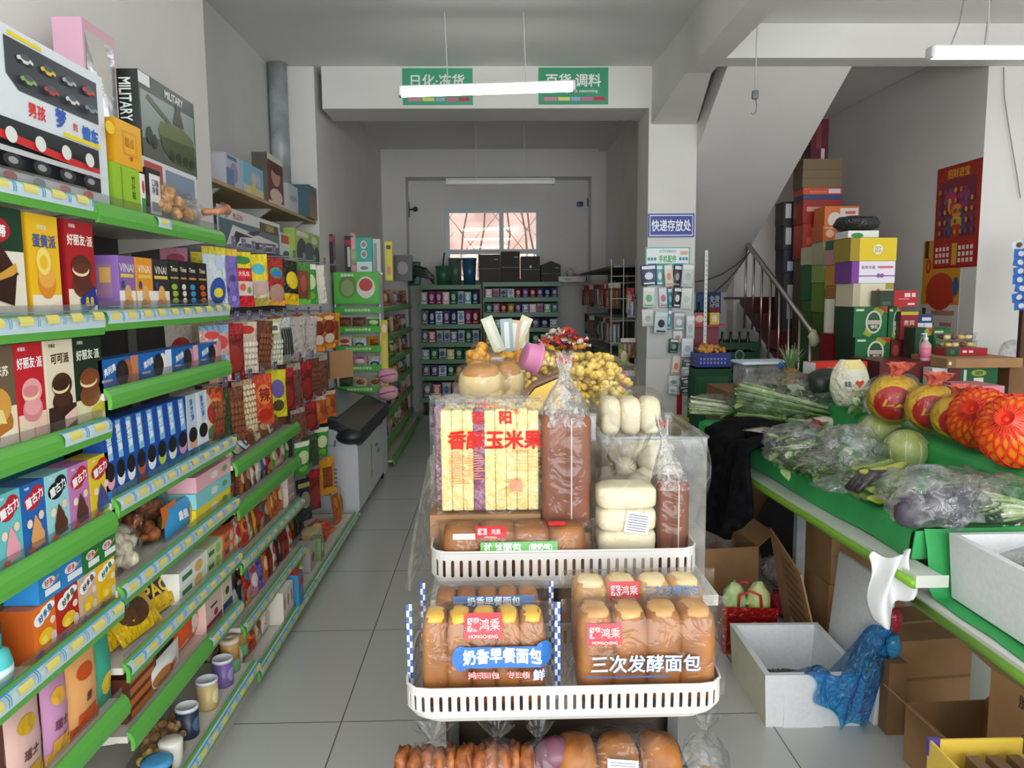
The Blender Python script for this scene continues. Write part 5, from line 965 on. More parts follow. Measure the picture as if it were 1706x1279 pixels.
# corn stick packs
def corn_pack(x0, x1, z0, z1, yc, purple, look, place):
    w, h = x1-x0, z1-z0; t = empty('corn_snack_pack', ((x0+x1)/2, yc, z0)); n = 9; sw = (w-.014)/n
    for i in range(n):
        b = MB(); cx = -w/2+.007+sw*(i+.5); mt = 'purple_stick' if i == purple else 'corn_stick'
        b.rbox(cx-sw*.495, -.022, .004, cx+sw*.495, .022, h-.012+.003*math.sin(i*3), mt, .004, 2); b.build('corn_stick', t)
    S = lambda u, v, o=0: (-w/2-.004+(w+.008)*u+.004*noise.noise(V((v*6, u*3, 2))), -.027-o-.005*noise.noise(V((u*7, v*7, 5))), -.004+(h+.02)*v)
    f_ = MB(); f_.sheet(S, 16, 16, 'film')
    f_.sheet(lambda u, v: (-w/2-.004+(w+.008)*u, -.027+.054*v, h+.016-.012*math.sin(PI*v)+.008*noise.noise(V((u*9, v*3, 0)))), 16, 4, 'film_hazy')
    for sx in (-1, 1): f_.sheet(lambda u, v: (sx*(w/2+.005), -.027+.054*u, h*v), 3, 8, 'film')
    f_.build('plastic_film', t)
    R_ = '#cc1c14/m'; its = [('t', '菲', .40, .84, .11, R_, {'b': .04}), ('t', '阳', .65, .84, .11, R_, {'b': .04}), ('t', '®', .76, .89, .05, R_, {'b': 0}), ('t', '香酥玉米果', .55, .65, .165, R_, {'b': .045, 'mw': .9})]
    its += [('r', .12, .54-.022*k, .12+.2*((k*7 % 5+4)/8), .547-.022*k, '#e0804c') for k in range(13)]+[('r', .3, .54-.022*k, .3+.18*((k*5 % 4+4)/8), .547-.022*k, '#e0804c') for k in range(11)]+[('r', .68, .54-.03*k, .97, .543-.03*k, '#e0804c') for k in range(6)]+[('r', .69, .21, .80, .31, '#e07850')]+[('t', '非油炸膨化食品', .78, .56, .02, R_, {'b': 0})]+[('t', '杂粮膨化食品', .5, .95, .03, R_, {'b': .01})]
    p_ = MB(); p_.art(lambda u, v, o: S(u, v, o+.0012), w, h, its, .0004); p_.build('printed_label', t); tag(t, look, place, 'snack pack'); return t
corn_pack(-.138, .117, 1.046, 1.315, 1.895, 3, 'pack of yellow corn sticks with red writing', 'standing left of the brown loaf bag')
corn_pack(-.158, .09, 1.046, 1.315, 1.96, 0, 'second corn stick pack with purple edge stick', 'behind the front corn stick pack')
bx = MB(); bx.box(-.16, 1.865, .897, .115, 1.99, 1.042, 'cardboard'); tag(bx.build('carton_riser'), 'low brown carton', 'under the corn stick packs', 'carton')
# loaf bags with gathered tops
def loaf_bag(x0, x1, z0, z1, zt, yc, d, mat, look, place, stamp=None, lean=0.0):
    w, h = x1-x0, z1-z0; t = empty('loaf_bag', ((x0+x1)/2, yc, z0)); b = MB()
    b.rbox(-w*.47, -d*.46, .006, .004, d*.46, h, mat, .014, 5); b.rbox(-.004, -d*.455, .006, w*.47, d*.46, h*.99, mat, .014, 5); b.build('loaf', t)
    hh = zt-z0; prof = [(1.02, 0), (1.05, .04), (1.04, .5), (1.03, h/hh*.9), (.92, h/hh*1.02), (.55, h/hh+(1-h/hh)*.35), (.26, h/hh+(1-h/hh)*.55), (.2, h/hh+(1-h/hh)*.68), (.27, h/hh+(1-h/hh)*.82), (.34, 1.0)]
    n = 44; vs = []
    for k_, (r, zz) in enumerate(prof):
        up = max(0, (zz-h/hh)/(1-h/hh))
        for k in range(n):
            a = 2*PI*k/n; ca, sa = math.cos(a), math.sin(a); pw = .55+.45*min(1, up*3); X = math.copysign(abs(ca)**pw, ca); Y = math.copysign(abs(sa)**pw, sa)
            q = r*(1+(.15*min(1, up*2)+.012)*math.sin(9*a+1)+.05*min(1, up*2)*math.sin(17*a)); vs.append((w/2*q*X+lean*up*hh, d/2*q*Y*(1 if up < .4 else 1.2), zz*hh+(.012*math.sin(5*a) if zz == 1.0 else 0)))
    m_ = len(prof); fs = [[i*n+k, i*n+(k+1) % n, (i+1)*n+(k+1) % n, (i+1)*n+k] for i in range(m_-1) for k in range(n)]
    lo = [f for f in fs if f[0]//n < 3]; hi = [f for f in fs if f[0]//n >= 3]
    f_ = MB(); f_.add(vs[:4*n], lo, 'film', True); f_.build('plastic_bag', t)
    g_ = MB(); g_.add(vs[3*n:], [[j-3*n for j in f] for f in hi], 'film_white', True)
    for k in range(0, n, 3):
        a, b_ = V(vs[6*n+2*n+k]), V(vs[6*n+2*n+(k+1) % n]); c, e = V(vs[6*n+3*n+(k+1) % n]), V(vs[6*n+3*n+k]); nn = V((a.x-lean*hh*.8, a.y, 0)).normalized()*.002
        g_.add([a.lerp(e, .25)+nn, b_.lerp(c, .35)+nn, b_.lerp(c, .8)+nn, a.lerp(e, .7)+nn], [[0, 1, 2, 3]], '#c81c28/m')
    g_.build('gathered_top', t)
    s_ = MB(); s_.box(.01, -d*.5-.004, .0, .0125, -d*.5-.003, h*.97, '#c8b4a8'); s_.build('bag_seam', t)
    if stamp: MB().sheet(lambda u, v: (-.01+.05*u, -d*.5-.006-.002*v, stamp+.035*v), 1, 1, '#eeeef0').build('price_sticker', t)
    tag(t, look, place, 'bread bag'); return t
loaf_bag(.113, .242, 1.0, 1.292, 1.435, 1.905, .12, 'choc_loaf', 'tall brown loaf bag with red striped top', 'beside the corn sticks')
loaf_bag(.398, .484, .90, 1.125, 1.275, 1.89, .1, 'choc_loaf', 'brown loaf bag right of the white buns', 'in the upper tray', lean=-.06)
bx = MB(); bx.box(.118, 1.85, .897, .236, 1.97, .997, 'cardboard'); tag(bx.build('carton_riser'), 'small brown carton', 'under the tall brown loaf', 'carton')
bb = empty('bun_bag', (.322, 1.855, .897))
for k in range(4): b = MB(); b.ell((0, 0, .03+.055*k), (.073, .05, .0295), 'bun_white', 24, 12, .04, 2, .42, k); b.build('steamed_bun', bb)
f_ = MB(); n = 40; vs = []; pr = [(1.0, .0), (1.06, .03), (1.05, .12), (1.04, .2), (.8, .236), (.25, .255), (.12, .262), (.3, .275), (.62, .31), (.8, .345)]
for r, z in pr:
    for k in range(n): a = 2*PI*k/n; q = r*(1+(.14 if z > .24 else .02)*math.sin(8*a)); pw = .65 if z < .24 else 1; ca, sa = math.cos(a), math.sin(a); vs.append((.077*q*math.copysign(abs(ca)**pw, ca), .053*q*math.copysign(abs(sa)**pw, sa), z))
f_.add(vs, [[i*n+k, i*n+(k+1) % n, (i+1)*n+(k+1) % n, (i+1)*n+k] for i in range(len(pr)-1) for k in range(n)], 'film', True); f_.build('plastic_bag', bb)
MB().sheet(lambda u, v: (-.012+.058*u+.008*v, -.058+.001*u, .118+.052*v-.01*u), 1, 1, '#e8e8ea').build('price_sticker', bb)
st_ = MB(); st_.art(lambda u, v, o: (-.012+.058*u+.008*v, -.0585-o, .118+.052*v-.01*u), .058, .052, [('r', .1, .1+.12*k, .9, .16+.12*k, '#8a8a90') for k in range(7)]); st_.build('printed_lines', bb)
tag(bb, 'clear bag of stacked white steamed buns', 'in the upper slotted tray', 'bun bag')
# bottom shelf bread
P = 'on the lowest bread shelf'
def soft_bag(name, x, y, z, rx, ry, h, mat, inner, look, place, cat='bread bag', seed=1, sticker=None, neck=True, grp=None):
    t = empty(name, (x, y, z)); b = MB(); rd_ = random.Random(seed)
    inner(b, rd_); b.build('contents', t)
    (tied_bag(rx, ry, h, .12, .5, mat, seed) if neck else film_blob(rx, ry, h/2, mat, seed)).build('plastic_bag', t)
    if sticker: s_ = MB(); s_.sheet(lambda u, v: (-.03+.06*u+sticker[0], -ry*1.03-.004, sticker[1]+.03*v-.006*u), 1, 1, '#eceef0'); s_.art(lambda u, v, o: (-.03+.06*u+sticker[0], -ry*1.03-.0045-o, sticker[1]+.03*v-.006*u), .06, .03, [('r', .08, .15+.2*k, .92, .22+.2*k, '#8a8a90') for k in range(4)]); s_.build('price_sticker', t)
    tag(t, look, place, cat, grp); return t
def dark_rolls(b, r):
    for k in range(6): b.ell((-.06+.024*k, -.01*(k % 2), .075), (.02, .045, .075), 'brown_food', 10, 8, .15, 3, .7, k)
def plain_rolls(b, r):
    for k in range(3): b.ell((-.085+.085*k, 0, .08), (.045, .055, .082), 'crust', 16, 10, .05, 2, .6, k)
def croissants(b, r):
    for k in range(5): b.ell((-.03+.02*k, -.02+.01*(k % 3), .03+.02*(k % 3)), (.035, .025, .02), 'crust_light', 10, 6, .2, 3, 1, k)
soft_bag('bread_bag', -.13, 1.47, .524, .07, .055, .165, 'film', dark_rolls, 'clear bag of dark brown bread sticks', P, seed=2, sticker=(-.02, .11))
soft_bag('bread_bag', .0, 1.475, .524, .065, .055, .165, 'film', dark_rolls, 'clear bag of dark brown bread slices', P, seed=5)
soft_bag('bread_bag', .085, 1.47, .524, .05, .05, .165, 'film', lambda b, r: [b.ell((0.01*k, 0, .04+.03*k), (.04, .04, .035), '#6c4050', 10, 7, .2, 3, 1, k) for k in range(4)], 'clear bag of purple rolls with red print', P, seed=8)
soft_bag('bread_bag', .245, 1.475, .524, .135, .065, .185, 'film', plain_rolls, 'clear bag of three plain brown rolls', P, seed=11, neck=False, sticker=(.0, .13))
soft_bag('bread_bag', .425, 1.475, .524, .05, .05, .17, 'film', croissants, 'tied clear bag of small pastries', P, seed=4)
# ---- long table behind the trays
tb = empty('display_table', (.2, 2.05, 0)); MB().box(-.38, 0, .72, .42, 2.4, .75, '#d8d6d0').build('tabletop', tb)
for x in (-.3, .22):
    for y in (.35, 2.3): MB().box(x, y, 0, x+.04, y+.04, .72, '#8a8884').build('leg', tb)
tag(tb, 'long white table under the bread and puffed snacks', 'in the middle of the shop', 'table')
def bin_(x0, x1, y0, y1, z, h, look, place, lid=False):
    t = empty('clear_bin', ((x0+x1)/2, (y0+y1)/2, z)); w, d = (x1-x0)/2, (y1-y0)/2; b = MB(); th = .003
    for a in ((-w, -d, 0, w, -d+th, h), (-w, d-th, 0, w, d, h), (-w, -d+th, 0, -w+th, d-th, h), (w-th, -d+th, 0, w, d-th, h), (-w+th, -d+th, 0, w-th, d-th, th)): b.box(*a, 'cloudy_plastic' if lid else 'clear_plastic')
    b.build('box', t); r = MB(); r.tube([(-w, -d, h), (w, -d, h), (w, d, h), (-w, d, h), (-w, -d, h)], .006, 'cloudy_plastic', 6); r.build('rim', t); tag(t, look, place, 'bin'); return t
bin_(-.16, .285, 2.12, 2.56, .752, .50, 'clear plastic bin of pale sponge cakes', 'behind the corn sticks')
bin_(.30, .60, 2.12, 2.56, .752, .43, 'clear plastic bin of packed white rolls', 'behind the white buns')
bin_(-.16, .58, 2.62, 3.2, .752, .44, 'clear plastic bin under the popcorn bags', 'in the middle of the table')
bin_(-.16, .58, 3.26, 4.1, .752, .42, 'clear plastic bin of wrapped snacks', 'at the far end of the table')
def heap(name, x0, x1, y0, y1, z, h, mat, n, r, look, place, cat, seed):
    o = blob_cluster((x1-x0)*.96, (y1-y0)*.96, h, mat, n, r, seed).build(name, None, ((x0+x1)/2, (y0+y1)/2, z)); o['kind'] = 'stuff'; tag(o, look, place, cat)
heap('loose_cakes', -.12, .25, 2.18, 2.5, .76, .49, 'crumb', 110, .045, 'pale cakes heaped', 'inside the nearest clear bin', 'cake', 3)
heap('loose_rolls', .34, .56, 2.18, 2.5, .76, .40, 'bun_white', 60, .045, 'white rolls heaped', 'inside the right clear bin', 'bread', 4)
heap('loose_puffs', -.1, .52, 2.68, 3.14, .76, .42, 'pale_food', 110, .04, 'pale puffed snacks heaped', 'inside the middle clear bin', 'snack', 5)
heap('wrapped_snacks', -.1, .52, 3.32, 4.04, .76, .4, 'ring_snack', 110, .045, 'orange wrapped snacks heaped', 'inside the far clear bin', 'snack', 6)
P = 'on top of the cake bin'
for i, (px, py, y, r) in enumerate(((803, 632, 2.42, .075), (842, 628, 2.46, .06))):
    p = ony(px, py, y); t = empty('sponge_cake', (p.x, y, 1.255)); b = MB(); b.ell((0, 0, .05), (r, r, .062), 'crumb', 20, 10, .05, 2, .8, i); b.ell((0, -.004, .065), (r*.9, r*.9, .053), 'crust_light', 20, 10, .05, 2, .8, i); b.build('cake', t); film_blob(r*1.15, r*1.15, .064, 'film', i).build('plastic_film', t); tag(t, 'round pale cake wrapped in film', P, 'cake')
cs = empty('cake_slice', (.14, 2.22, 1.255)); b = MB(); b.prism([(-.07, 0), (.07, 0), (.05, .09), (-.02, .06)], 'y', -.02, .05, '#e8c050'); b.build('cake', cs); MB().prism([(-.075, .0), (-.02, .066), (.052, .096), (.05, .102), (-.024, .074), (-.08, .006)], 'y', -.022, .052, '#7a5434').build('brown_crust', cs); tag(cs, 'yellow cake slice with brown crust', P, 'cake')
for i in range(3):
    b = MB(); b.ell((0, 0, .05), (.03, .05, .055), 'bun_white', 16, 10, .03, 2, .55, i); tag(b.build('steamed_roll', None, (.335+.057*i, 2.2, 1.185)), 'white steamed roll', 'in the pack behind the buns', 'bread roll', 'white rolls in a pack')
fb = film_blob(.105, .07, .07, 'film', 3).build('pack_film', None, (.392, 2.2, 1.183)); tag(fb, 'clear film pack', 'around the three white rolls', 'film')
def pop_bag(px, py, y, z, rx, ry, h, mat, look, place, seed, r=.022, n=90, name='popcorn_bag'):
    p = ony(px, py, y); t = empty(name, (p.x, y, z)); k = 'pop%s%d' % (mat, seed); blob_cluster(rx*1.8, ry*1.8, h*.95, mat, n, r, seed).build('puffs', t); film_blob(rx, ry, h/2, 'film', seed).build('plastic_film', t); tag(t, look, place, 'snack bag'); return t
pop_bag(985, 620, 2.78, 1.185, .17, .15, .19, 'popcorn', 'large clear bag of yellow popcorn balls', 'right of the pink lidded jar', 21, .015, 260)
pop_bag(860, 640, 2.68, 1.19, .12, .08, .13, 'popcorn', 'clear bag of small yellow puffs', 'behind the round cakes', 22, .012, 110)
pop_bag(795, 595, 3.0, 1.19, .045, .06, .21, 'ring_snack', 'narrow bag of orange ring snacks', 'at the left edge of the table', 23, .022, 50, 'ring_snack_bag')
pop_bag(855, 592, 3.12, 1.19, .11, .08, .16, 'ring_snack', 'bag of orange curls with blue stripe', 'behind the pink lidded jar', 24, .022, 80, 'ring_snack_bag')
jr = empty('popcorn_jar', ony(915, 607, 2.8), (0, 0, 0)); jr.rotation_euler = (math.radians(14), math.radians(-70), 0); jr.scale = (.74, .74, .74)
MB().lathe([(.055, -.10), (.072, -.08), (.075, .06), (.062, .075)], 'clear_plastic', 24).build('jar', jr); blob_cluster(.125, .125, .15, 'popcorn', 70, .018, 31).build('popcorn', jr, (0, 0, -.09)); MB().lathe([(.088, .066), (.09, .075), (.074, .08), (.07, .135), (.06, .14), (0, .14)], '#e08cb8', 26).build('lid', jr)
tag(jr, 'toppled clear popcorn jar with a pink lid', 'on the middle of the snack table', 'jar')
pk = empty('biscuit_stack', (ony(818, 592, 3.1).x, 3.06, 1.19))
b = MB(); b.box(-.05, -.03, 0, .05, .03, .15, '#d8c8c4'); b.art(lambda u, v, o: (-.05+.1*u, -.03-o, .15*v), .1, .15, [('r', .05, .1+.12*k, .95, .17+.12*k, '#c85848' if k % 2 else '#e0b088') for k in range(7)]); b.build('wrapped_biscuits', pk); film_blob(.058, .04, .08, 'film', 2).build('plastic_film', pk); tag(pk, 'film pack of white and red biscuits', 'beside the orange ring snacks', 'snack pack')
sb = MB(); sb.box(-.06, 3.5, 1.18, .42, 4.0, 1.32, 'cardboard'); tag(sb.build('carton_riser'), 'brown carton', 'under the sweets at the far table end', 'carton')
rdc = random.Random(5)
for i in range(46):
    u, v = rdc.random(), rdc.random(); x = .22+.22*u; y = 3.52+.3*v; z = 1.325+.10*math.sin(PI*u)*(rdc.random())
    c = rdc.choice(('#b82028', '#d8a838', '#e8d8c8', '#c84030', '#70305c', '#e0b020')); key = 'cd'+c
    if key not in MESH: b = MB(); b.ell((0, 0, .012), (.022, .016, .012), c, 8, 6, .2, 3); b.prism([(-.04, .004), (-.02, .012), (-.04, .02)], 'y', -.002, .002, c); b.prism([(.04, .004), (.02, .012), (.04, .02)], 'y', -.002, .002, c); MESH[key] = b.mesh('sweet')
    o = inst('sweet', MESH[key], (x, y, z), (rdc.uniform(-.6, .6), rdc.uniform(-.6, .6), rdc.uniform(0, 6))); tag(o, {'#b82028': 'red', '#d8a838': 'gold', '#e8d8c8': 'white', '#c84030': 'orange red', '#70305c': 'purple', '#e0b020': 'yellow'}[c]+' wrapped sweet', 'in the heap on the far table end', 'sweet', 'heap of wrapped sweets')
for i, (px0, px1, pyt, ln, c, lk) in enumerate(((812, 838, 523, -.38, '#dce0c0', 'cream paper packet leaning left'), (838, 852, 530, -.05, '#9cb8c0', 'pale blue narrow packet'), (848, 862, 532, .1, '#d8b490', 'peach narrow packet'), (852, 876, 522, .42, '#dcd8b0', 'cream paper packet leaning right'), (860, 884, 548, .05, '#c0a870', 'tan short packet'))):
    a = ony(px0, 560, 3.6); c_ = ony(px1, 560, 3.6); h = ony(px0, pyt, 3.6).z-1.325; b = MB(); w2 = .028; b.add([(-w2, -.006, 0), (w2, -.006, 0), (w2, -.004, h), (-w2, -.004, h), (-w2, .006, 0), (w2, .006, 0), (w2, .004, h), (-w2, .004, h)], [[0, 1, 2, 3], [5, 4, 7, 6], [1, 5, 6, 2], [4, 0, 3, 7], [3, 2, 6, 7]], c); b.art(lambda u, v, o: (-w2+2*w2*u, -.006-o+.002*v, h*v), 2*w2, h, [('r', .3, .1, .7, .9, '#f0f0e8')]); tag(b.build('paper_packet', None, ((a.x+c_.x)/2-ln*h*.35, 3.6+.02*i, 1.322), (0, ln, 0)), lk, 'standing behind the snack heap', 'packet')
bxr = carton(.16, .2, .06, '#b83028', [('e', .5, .5, .3, .3, '#e8d0c0')]).build('sweet_box', None, (.50, 3.42, 1.185)); tag(bxr, 'red flat sweet box', 'at the right of the sweets heap', 'box')
# plastic sheet drawn aside along the left of the table, bag at the right
pc = MB(); pc.sheet(lambda u, v: (-.172-.06*(1-v)-.02*math.sin(u*17+v*2)*(1-v)-.009*math.sin(u*41), 2.04+1.2*u, .78+.36*v-.05*(1-v)*math.sin(u*9)), 60, 14, 'film_sheet'); tag(pc.build('plastic_cover'), 'crumpled clear plastic sheet', 'hanging down the left side of the table', 'plastic sheet')
pc = MB(); pc.sheet(lambda u, v: (.575+.03*math.sin(v*2.4)+.015*math.sin(u*15), 2.1+.55*u, 1.17-.13*v+.02*math.sin(u*11+v*4)), 30, 10, 'film_grey'); tag(pc.build('plastic_cover'), 'grey clear plastic cover', 'over the right side of the snack table', 'plastic sheet')

# ------------------------------------------------------------------ vegetable stand on the right
def xf_(y): return 1.26-.0446*(y-2.22)
def xb_(y): return 1.695+.0695*(y-2.38)
vs_ = empty('vegetable_stand', (1.5, 2.2, 0)); O = V((1.5, 2.2, 0))
def stand_sheet(prof, y0, y1, mat, name, ny=24, wob=.0):
    b = MB(); n = len(prof)-1
    def fn(u, v):
        k = min(int(u*n), n-1); f_ = u*n-k; y = y0+(y1-y0)*v; p, q = prof[k](y), prof[k+1](y)
        w = wob*noise.noise(V((u*6, y*2.5, 1)))
        return (p[0]+(q[0]-p[0])*f_-O.x+w, y-O.y, p[1]+(q[1]-p[1])*f_+w*.6)
    b.sheet(fn, n*4, ny, mat, True); return b.build(name, vs_)
stand_sheet([lambda y: (xf_(y)+.06, .742), lambda y: (xf_(y)+.07, .832), lambda y: (xf_(y)+.10, .842), lambda y: (xb_(y)-.04, .846), lambda y: (xb_(y)-.015, .862), lambda y: (xb_(y), .975), lambda y: (xb_(y)+.03, .993), lambda y: (xb_(y)+.42, .993), lambda y: (xb_(y)+.43, .75)], 2.34, 4.5, 'green_cloth', 'green_cover', 60, .012)
b = MB(); ys = [2.34+2.16*k/8 for k in range(9)]
for y0, y1 in [(2.2, 2.34)]+list(zip([2.34]+ys[1:], ys[1:])):
    y1 = min(y1, 4.5)
    wd_ = .08 if y0 < 2.3 else .6
    b.add([(xf_(y0)-O.x, y0-O.y, .70), (xf_(y1)-O.x, y1-O.y, .70), (xf_(y1)+wd_-O.x, y1-O.y, .70), (xf_(y0)+wd_-O.x, y0-O.y, .70), (xf_(y0)-O.x, y0-O.y, .738), (xf_(y1)-O.x, y1-O.y, .738), (xf_(y1)+wd_-O.x, y1-O.y, .738), (xf_(y0)+wd_-O.x, y0-O.y, .738)], [[4, 7, 6, 5], [0, 1, 2, 3], [0, 4, 5, 1], [3, 2, 6, 7]], '#d8dcd4')
b.add([(xf_(2.2)-O.x, 0, .70), (xf_(2.2)+.1-O.x, 0, .70), (xf_(2.2)+.1-O.x, 0, .738), (xf_(2.2)-O.x, 0, .738)], [[0, 1, 2, 3]], '#c8ccc0'); b.build('board', vs_)
lp = MB(); lp.tube([(xf_(y)-O.x-.004, y-O.y, .712) for y in [2.2]+ys], .016, '#7cae34', 6); lp.build('green_edging', vs_)
for y in (3.36, 4.35):
    for x in (xf_(y)+.17, xf_(y)+.85): MB().box(x-.02-O.x, y-.02-O.y, 0, x+.02-O.x, y+.02-O.y, .70, 'galvanised').build('leg', vs_)
ec = MB(); ec.prism([(xf_(2.34)+.065-O.x, .742), (xf_(2.34)+.075-O.x, .832), (1.70-O.x, .845), (1.70-O.x, .742)], 'y', .136, .142, 'green_cloth'); ec.build('end_cloth', vs_)
tag(vs_, 'long green covered stepped vegetable stand', 'on the right of the shop', 'stand')
v2 = empty('low_stand', (1.33, 1.2, 0))
b = MB(); b.box(0, 0, .60, .75, 1.13, .638, '#d4d8d0'); b.build('board', v2)
lp = MB(); lp.tube([(-.004, 0, .612), (-.004, 1.12, .612)], .015, '#7cae34', 6); lp.build('green_edging', v2)
gm = MB()
def gmf(u, v):
    x = .022+1.0*u; y = .004+1.125*v; sm = lambda t: max(0, min(1, t))**2*(3-2*max(0, min(1, t)))
    z = .642+max(.2*sm((y-1.075)/.05), .345*sm((x-.60)/.06)); return (x+.006*noise.noise(V((u*5, v*8, 0))), y, z+.004*noise.noise(V((u*9, v*9, 3))))
gm.sheet(gmf, 50, 50, 'green_cloth'); gm.build('ribbed_green_mat', v2)
for x, y in ((.10, .05), (.66, .05), (.66, .92)): MB().box(x, y, 0, x+.04, y+.04, .60, 'galvanised').build('leg', v2)
MB().box(0.02, .02, .0, .05, .97, .05, '#6a7274').build('floor_rail', v2)
tag(v2, 'lower green matted stand', 'at the bottom right under the white foam box', 'stand')
# ---- vegetables
ZV = .858
def stems(b, n, L_, w, h, mat, r0=.006, rnd=None, lean=0, axis='y'):
    for i in range(n):
        a = rnd.uniform(-w, w); c = rnd.uniform(.1, 1)*h; bd = rnd.uniform(-.04, .04); p = [(a+bd*t*t, -L_/2+L_*t+rnd.uniform(-.01, .01), .01+c*(1-.5*t)+lean*t) for t in (0, .3, .6, 1)]
        if axis == 'x': p = [(q[1], q[0], q[2]) for q in p]
        b.tube(p, [r0*.7, r0, r0, r0*.5], mat, 5)
def leaves(b, n, rx, ry, h, mats, s, rnd):
    for i in range(n):
        a = rnd.uniform(0, 2*PI); q = math.sqrt(rnd.random()); x, y = rx*q*math.cos(a), ry*q*math.sin(a); z = rnd.uniform(.05, 1)*h*math.sqrt(max(.1, 1-q*q*.8)); d = rnd.uniform(0, 2*PI); t = rnd.uniform(-.6, .9); w = s*rnd.uniform(.6, 1.2)
        M = Matrix.Translation((x, y, z)) @ Matrix.Rotation(d, 4, 'Z') @ Matrix.Rotation(t, 4, 'Y'); pts = []
        for u in (0, .35, .7, 1):
            ww = w*.4*math.sin(PI*min(.95, u*.85+.12)); pts += [M @ V((w*u, -ww, .12*w*math.sin(u*3))), M @ V((w*u, 0, -.04*w)), M @ V((w*u, ww, .12*w*math.sin(u*3+1)))]
        fs = [[3*k+j, 3*k+j+1, 3*k+j+4, 3*k+j+3] for k in range(3) for j in range(2)]; b.add(pts, fs, rnd.choice(mats), True)
def veg_bag(px, py, z, rx, ry, h, rz, build, look, place, seed, mat='film_hazy', name='vegetable_bag', amp=.2, cat='vegetable bag', part='vegetables'):
    p = onz(px, py, z); t = empty(name, (p.x, p.y, z), rz); rnd = random.Random(seed); b = MB(); build(b, rnd); b.build(part, t); film_blob(rx, ry, h/2, mat, seed, amp, 34, 20, 3.0).build('plastic_bag', t); tag(t, look, place, cat); return t
P = 'at the far end of the green stand'
def leek(b, r): stems(b, 70, .5, .11, .2, 'leaf', .009, r, 0, 'x'); stems(b, 40, .48, .1, .21, 'leaf_pale', .008, r, 0, 'x'); leaves(b, 90, .24, .11, .2, ['leaf', 'leaf_pale', 'leaf_dark'], .13, r)
veg_bag(1306, 704, ZV, .29, .15, .29, -.5, leek, 'large clear bag of long green leeks', P, 3, 'film_hazy')
veg_bag(1192, 692, ZV, .17, .12, .13, -.2, lambda b, r: (stems(b, 40, .3, .08, .08, 'leaf_pale', .007, r, 0, 'x'), stems(b, 10, .3, .08, .1, 'stem_pale', .008, r, 0, 'x')), 'clear bag of pale green scallions', 'left end of the green stand', 5, 'film_hazy')
veg_bag(1335, 778, ZV, .16, .13, .19, .3, lambda b, r: (leaves(b, 130, .13, .1, .16, ['leaf', 'leaf_dark', 'leaf_pale'], .06, r), stems(b, 20, .2, .08, .12, 'stem_pale', .004, r)), 'clear bag of leafy greens', 'beside the metal tray on the stand', 7)
veg_bag(1362, 792, ZV, .075, .07, .105, .3, lambda b, r: leaves(b, 60, .06, .05, .08, ['leaf', 'leaf_pale'], .045, r), 'small tied bag of green herbs', 'before the leafy greens bag', 8)
veg_bag(1415, 790, ZV, .12, .12, .2, .9, lambda b, r: leaves(b, 30, .08, .08, .1, ['leaf_pale', 'stem_pale'], .05, r), 'crumpled clear bag with pale greens', 'left of the two pale cabbages', 9, 'film_grey', amp=.35)
veg_bag(1420, 815, ZV, .15, .08, .05, .3, lambda b, r: stems(b, 6, .12, .05, .03, 'stem_pale', .004, r), 'flat crumpled clear bag', 'before the banana shaped peppers', 15, 'film_hazy', amp=.5)
tr = empty('metal_tray', (onz(1278, 742, ZV).x, onz(1278, 742, ZV).y, ZV), -.1); b = MB(); b.lathe([(.0, .002), (.09, .002), (.1, .07), (.108, .072), (.108, .075), (.097, .073), (.087, .006), (0, .006)], 'steel', 4, (0, 0, 0), 1.1, .9); b.build('tray', tr); tag(tr, 'shallow steel tray', 'beside the black jacket on the stand', 'tray')
p = onz(1396, 722, ZV); b = MB(); b.tube([(-.09, 0, .035), (-.05, 0, .036), (.03, 0, .036), (.09, 0, .03), (.13, 0, .025)], [.012, .03, .034, .026, .006], 'radish', 14); tag(b.build('white_radish', None, (p.x, p.y+.12, ZV), 2.4), 'long white radish', 'behind the leafy greens bag', 'vegetable')
p = onz(1386, 735, ZV); b = MB(); b.ell((0, 0, .03), (.05, .035, .03), '#a8b078', 16, 10, .06); tag(b.build('green_gourd', None, (p.x, p.y+.03, ZV)), 'small dull green gourd', 'before the white radish', 'vegetable')
p = onz(1370, 722, ZV); b = MB(); b.ell((0, 0, .03), (.033, .033, .03), '#a82c3c', 16, 10); tag(b.build('tomato', None, (p.x, p.y+.08, ZV)), 'red tomato', 'beside the white radish', 'vegetable')
for i, (px, py, r) in enumerate(((1464, 755, .095), (1508, 783, .088))):
    p = onz(px, py, ZV); t = empty('round_cabbage', (p.x, p.y, ZV)); b = MB(); b.ell((0, 0, r*.95), (r, r, r*.97), 'cabbage', 24, 14, .04, 2, 1, i); 
    for k in range(9): a = k*.7; b.tube([(r*1.005*math.cos(a)*math.sin(q), r*1.005*math.sin(a)*math.sin(q), r*.95-r*math.cos(q)*.98) for q in (.5, 1, 1.5, 2, 2.6)], [.002, .0035, .0035, .003, .001], 'stem_pale', 5)
    b.build('cabbage_head', t); film_blob(r*1.04, r*1.04, r*.99, 'film', i, .05).build('cling_film', t); tag(t, ('pale cabbage in cling film', 'pale striped cabbage in cling film')[i], ('further back on the stand', 'nearer the front of the stand')[i], 'cabbage')
def peppers(b, r):
    for k in range(9):
        y = -.05+.012*k; z = .02+.028*(k % 4); b.tube([(-.1+.01*(k % 3), y, z+.01), (-.04, y+.01, z-.004), (.03, y+.012, z-.004), (.09, y, z+.014), (.11, y-.004, z+.02)], [.006, .018, .019, .014, .004], '#7c9a30' if k % 3 else '#a8b040', 9)
    for k in range(3): b.tube([(-.13, -.03+.02*k, .05), (-.06, -.03+.02*k, .10), (.02, -.02+.02*k, .10)], [.012, .02, .01], '#2c2028', 8)
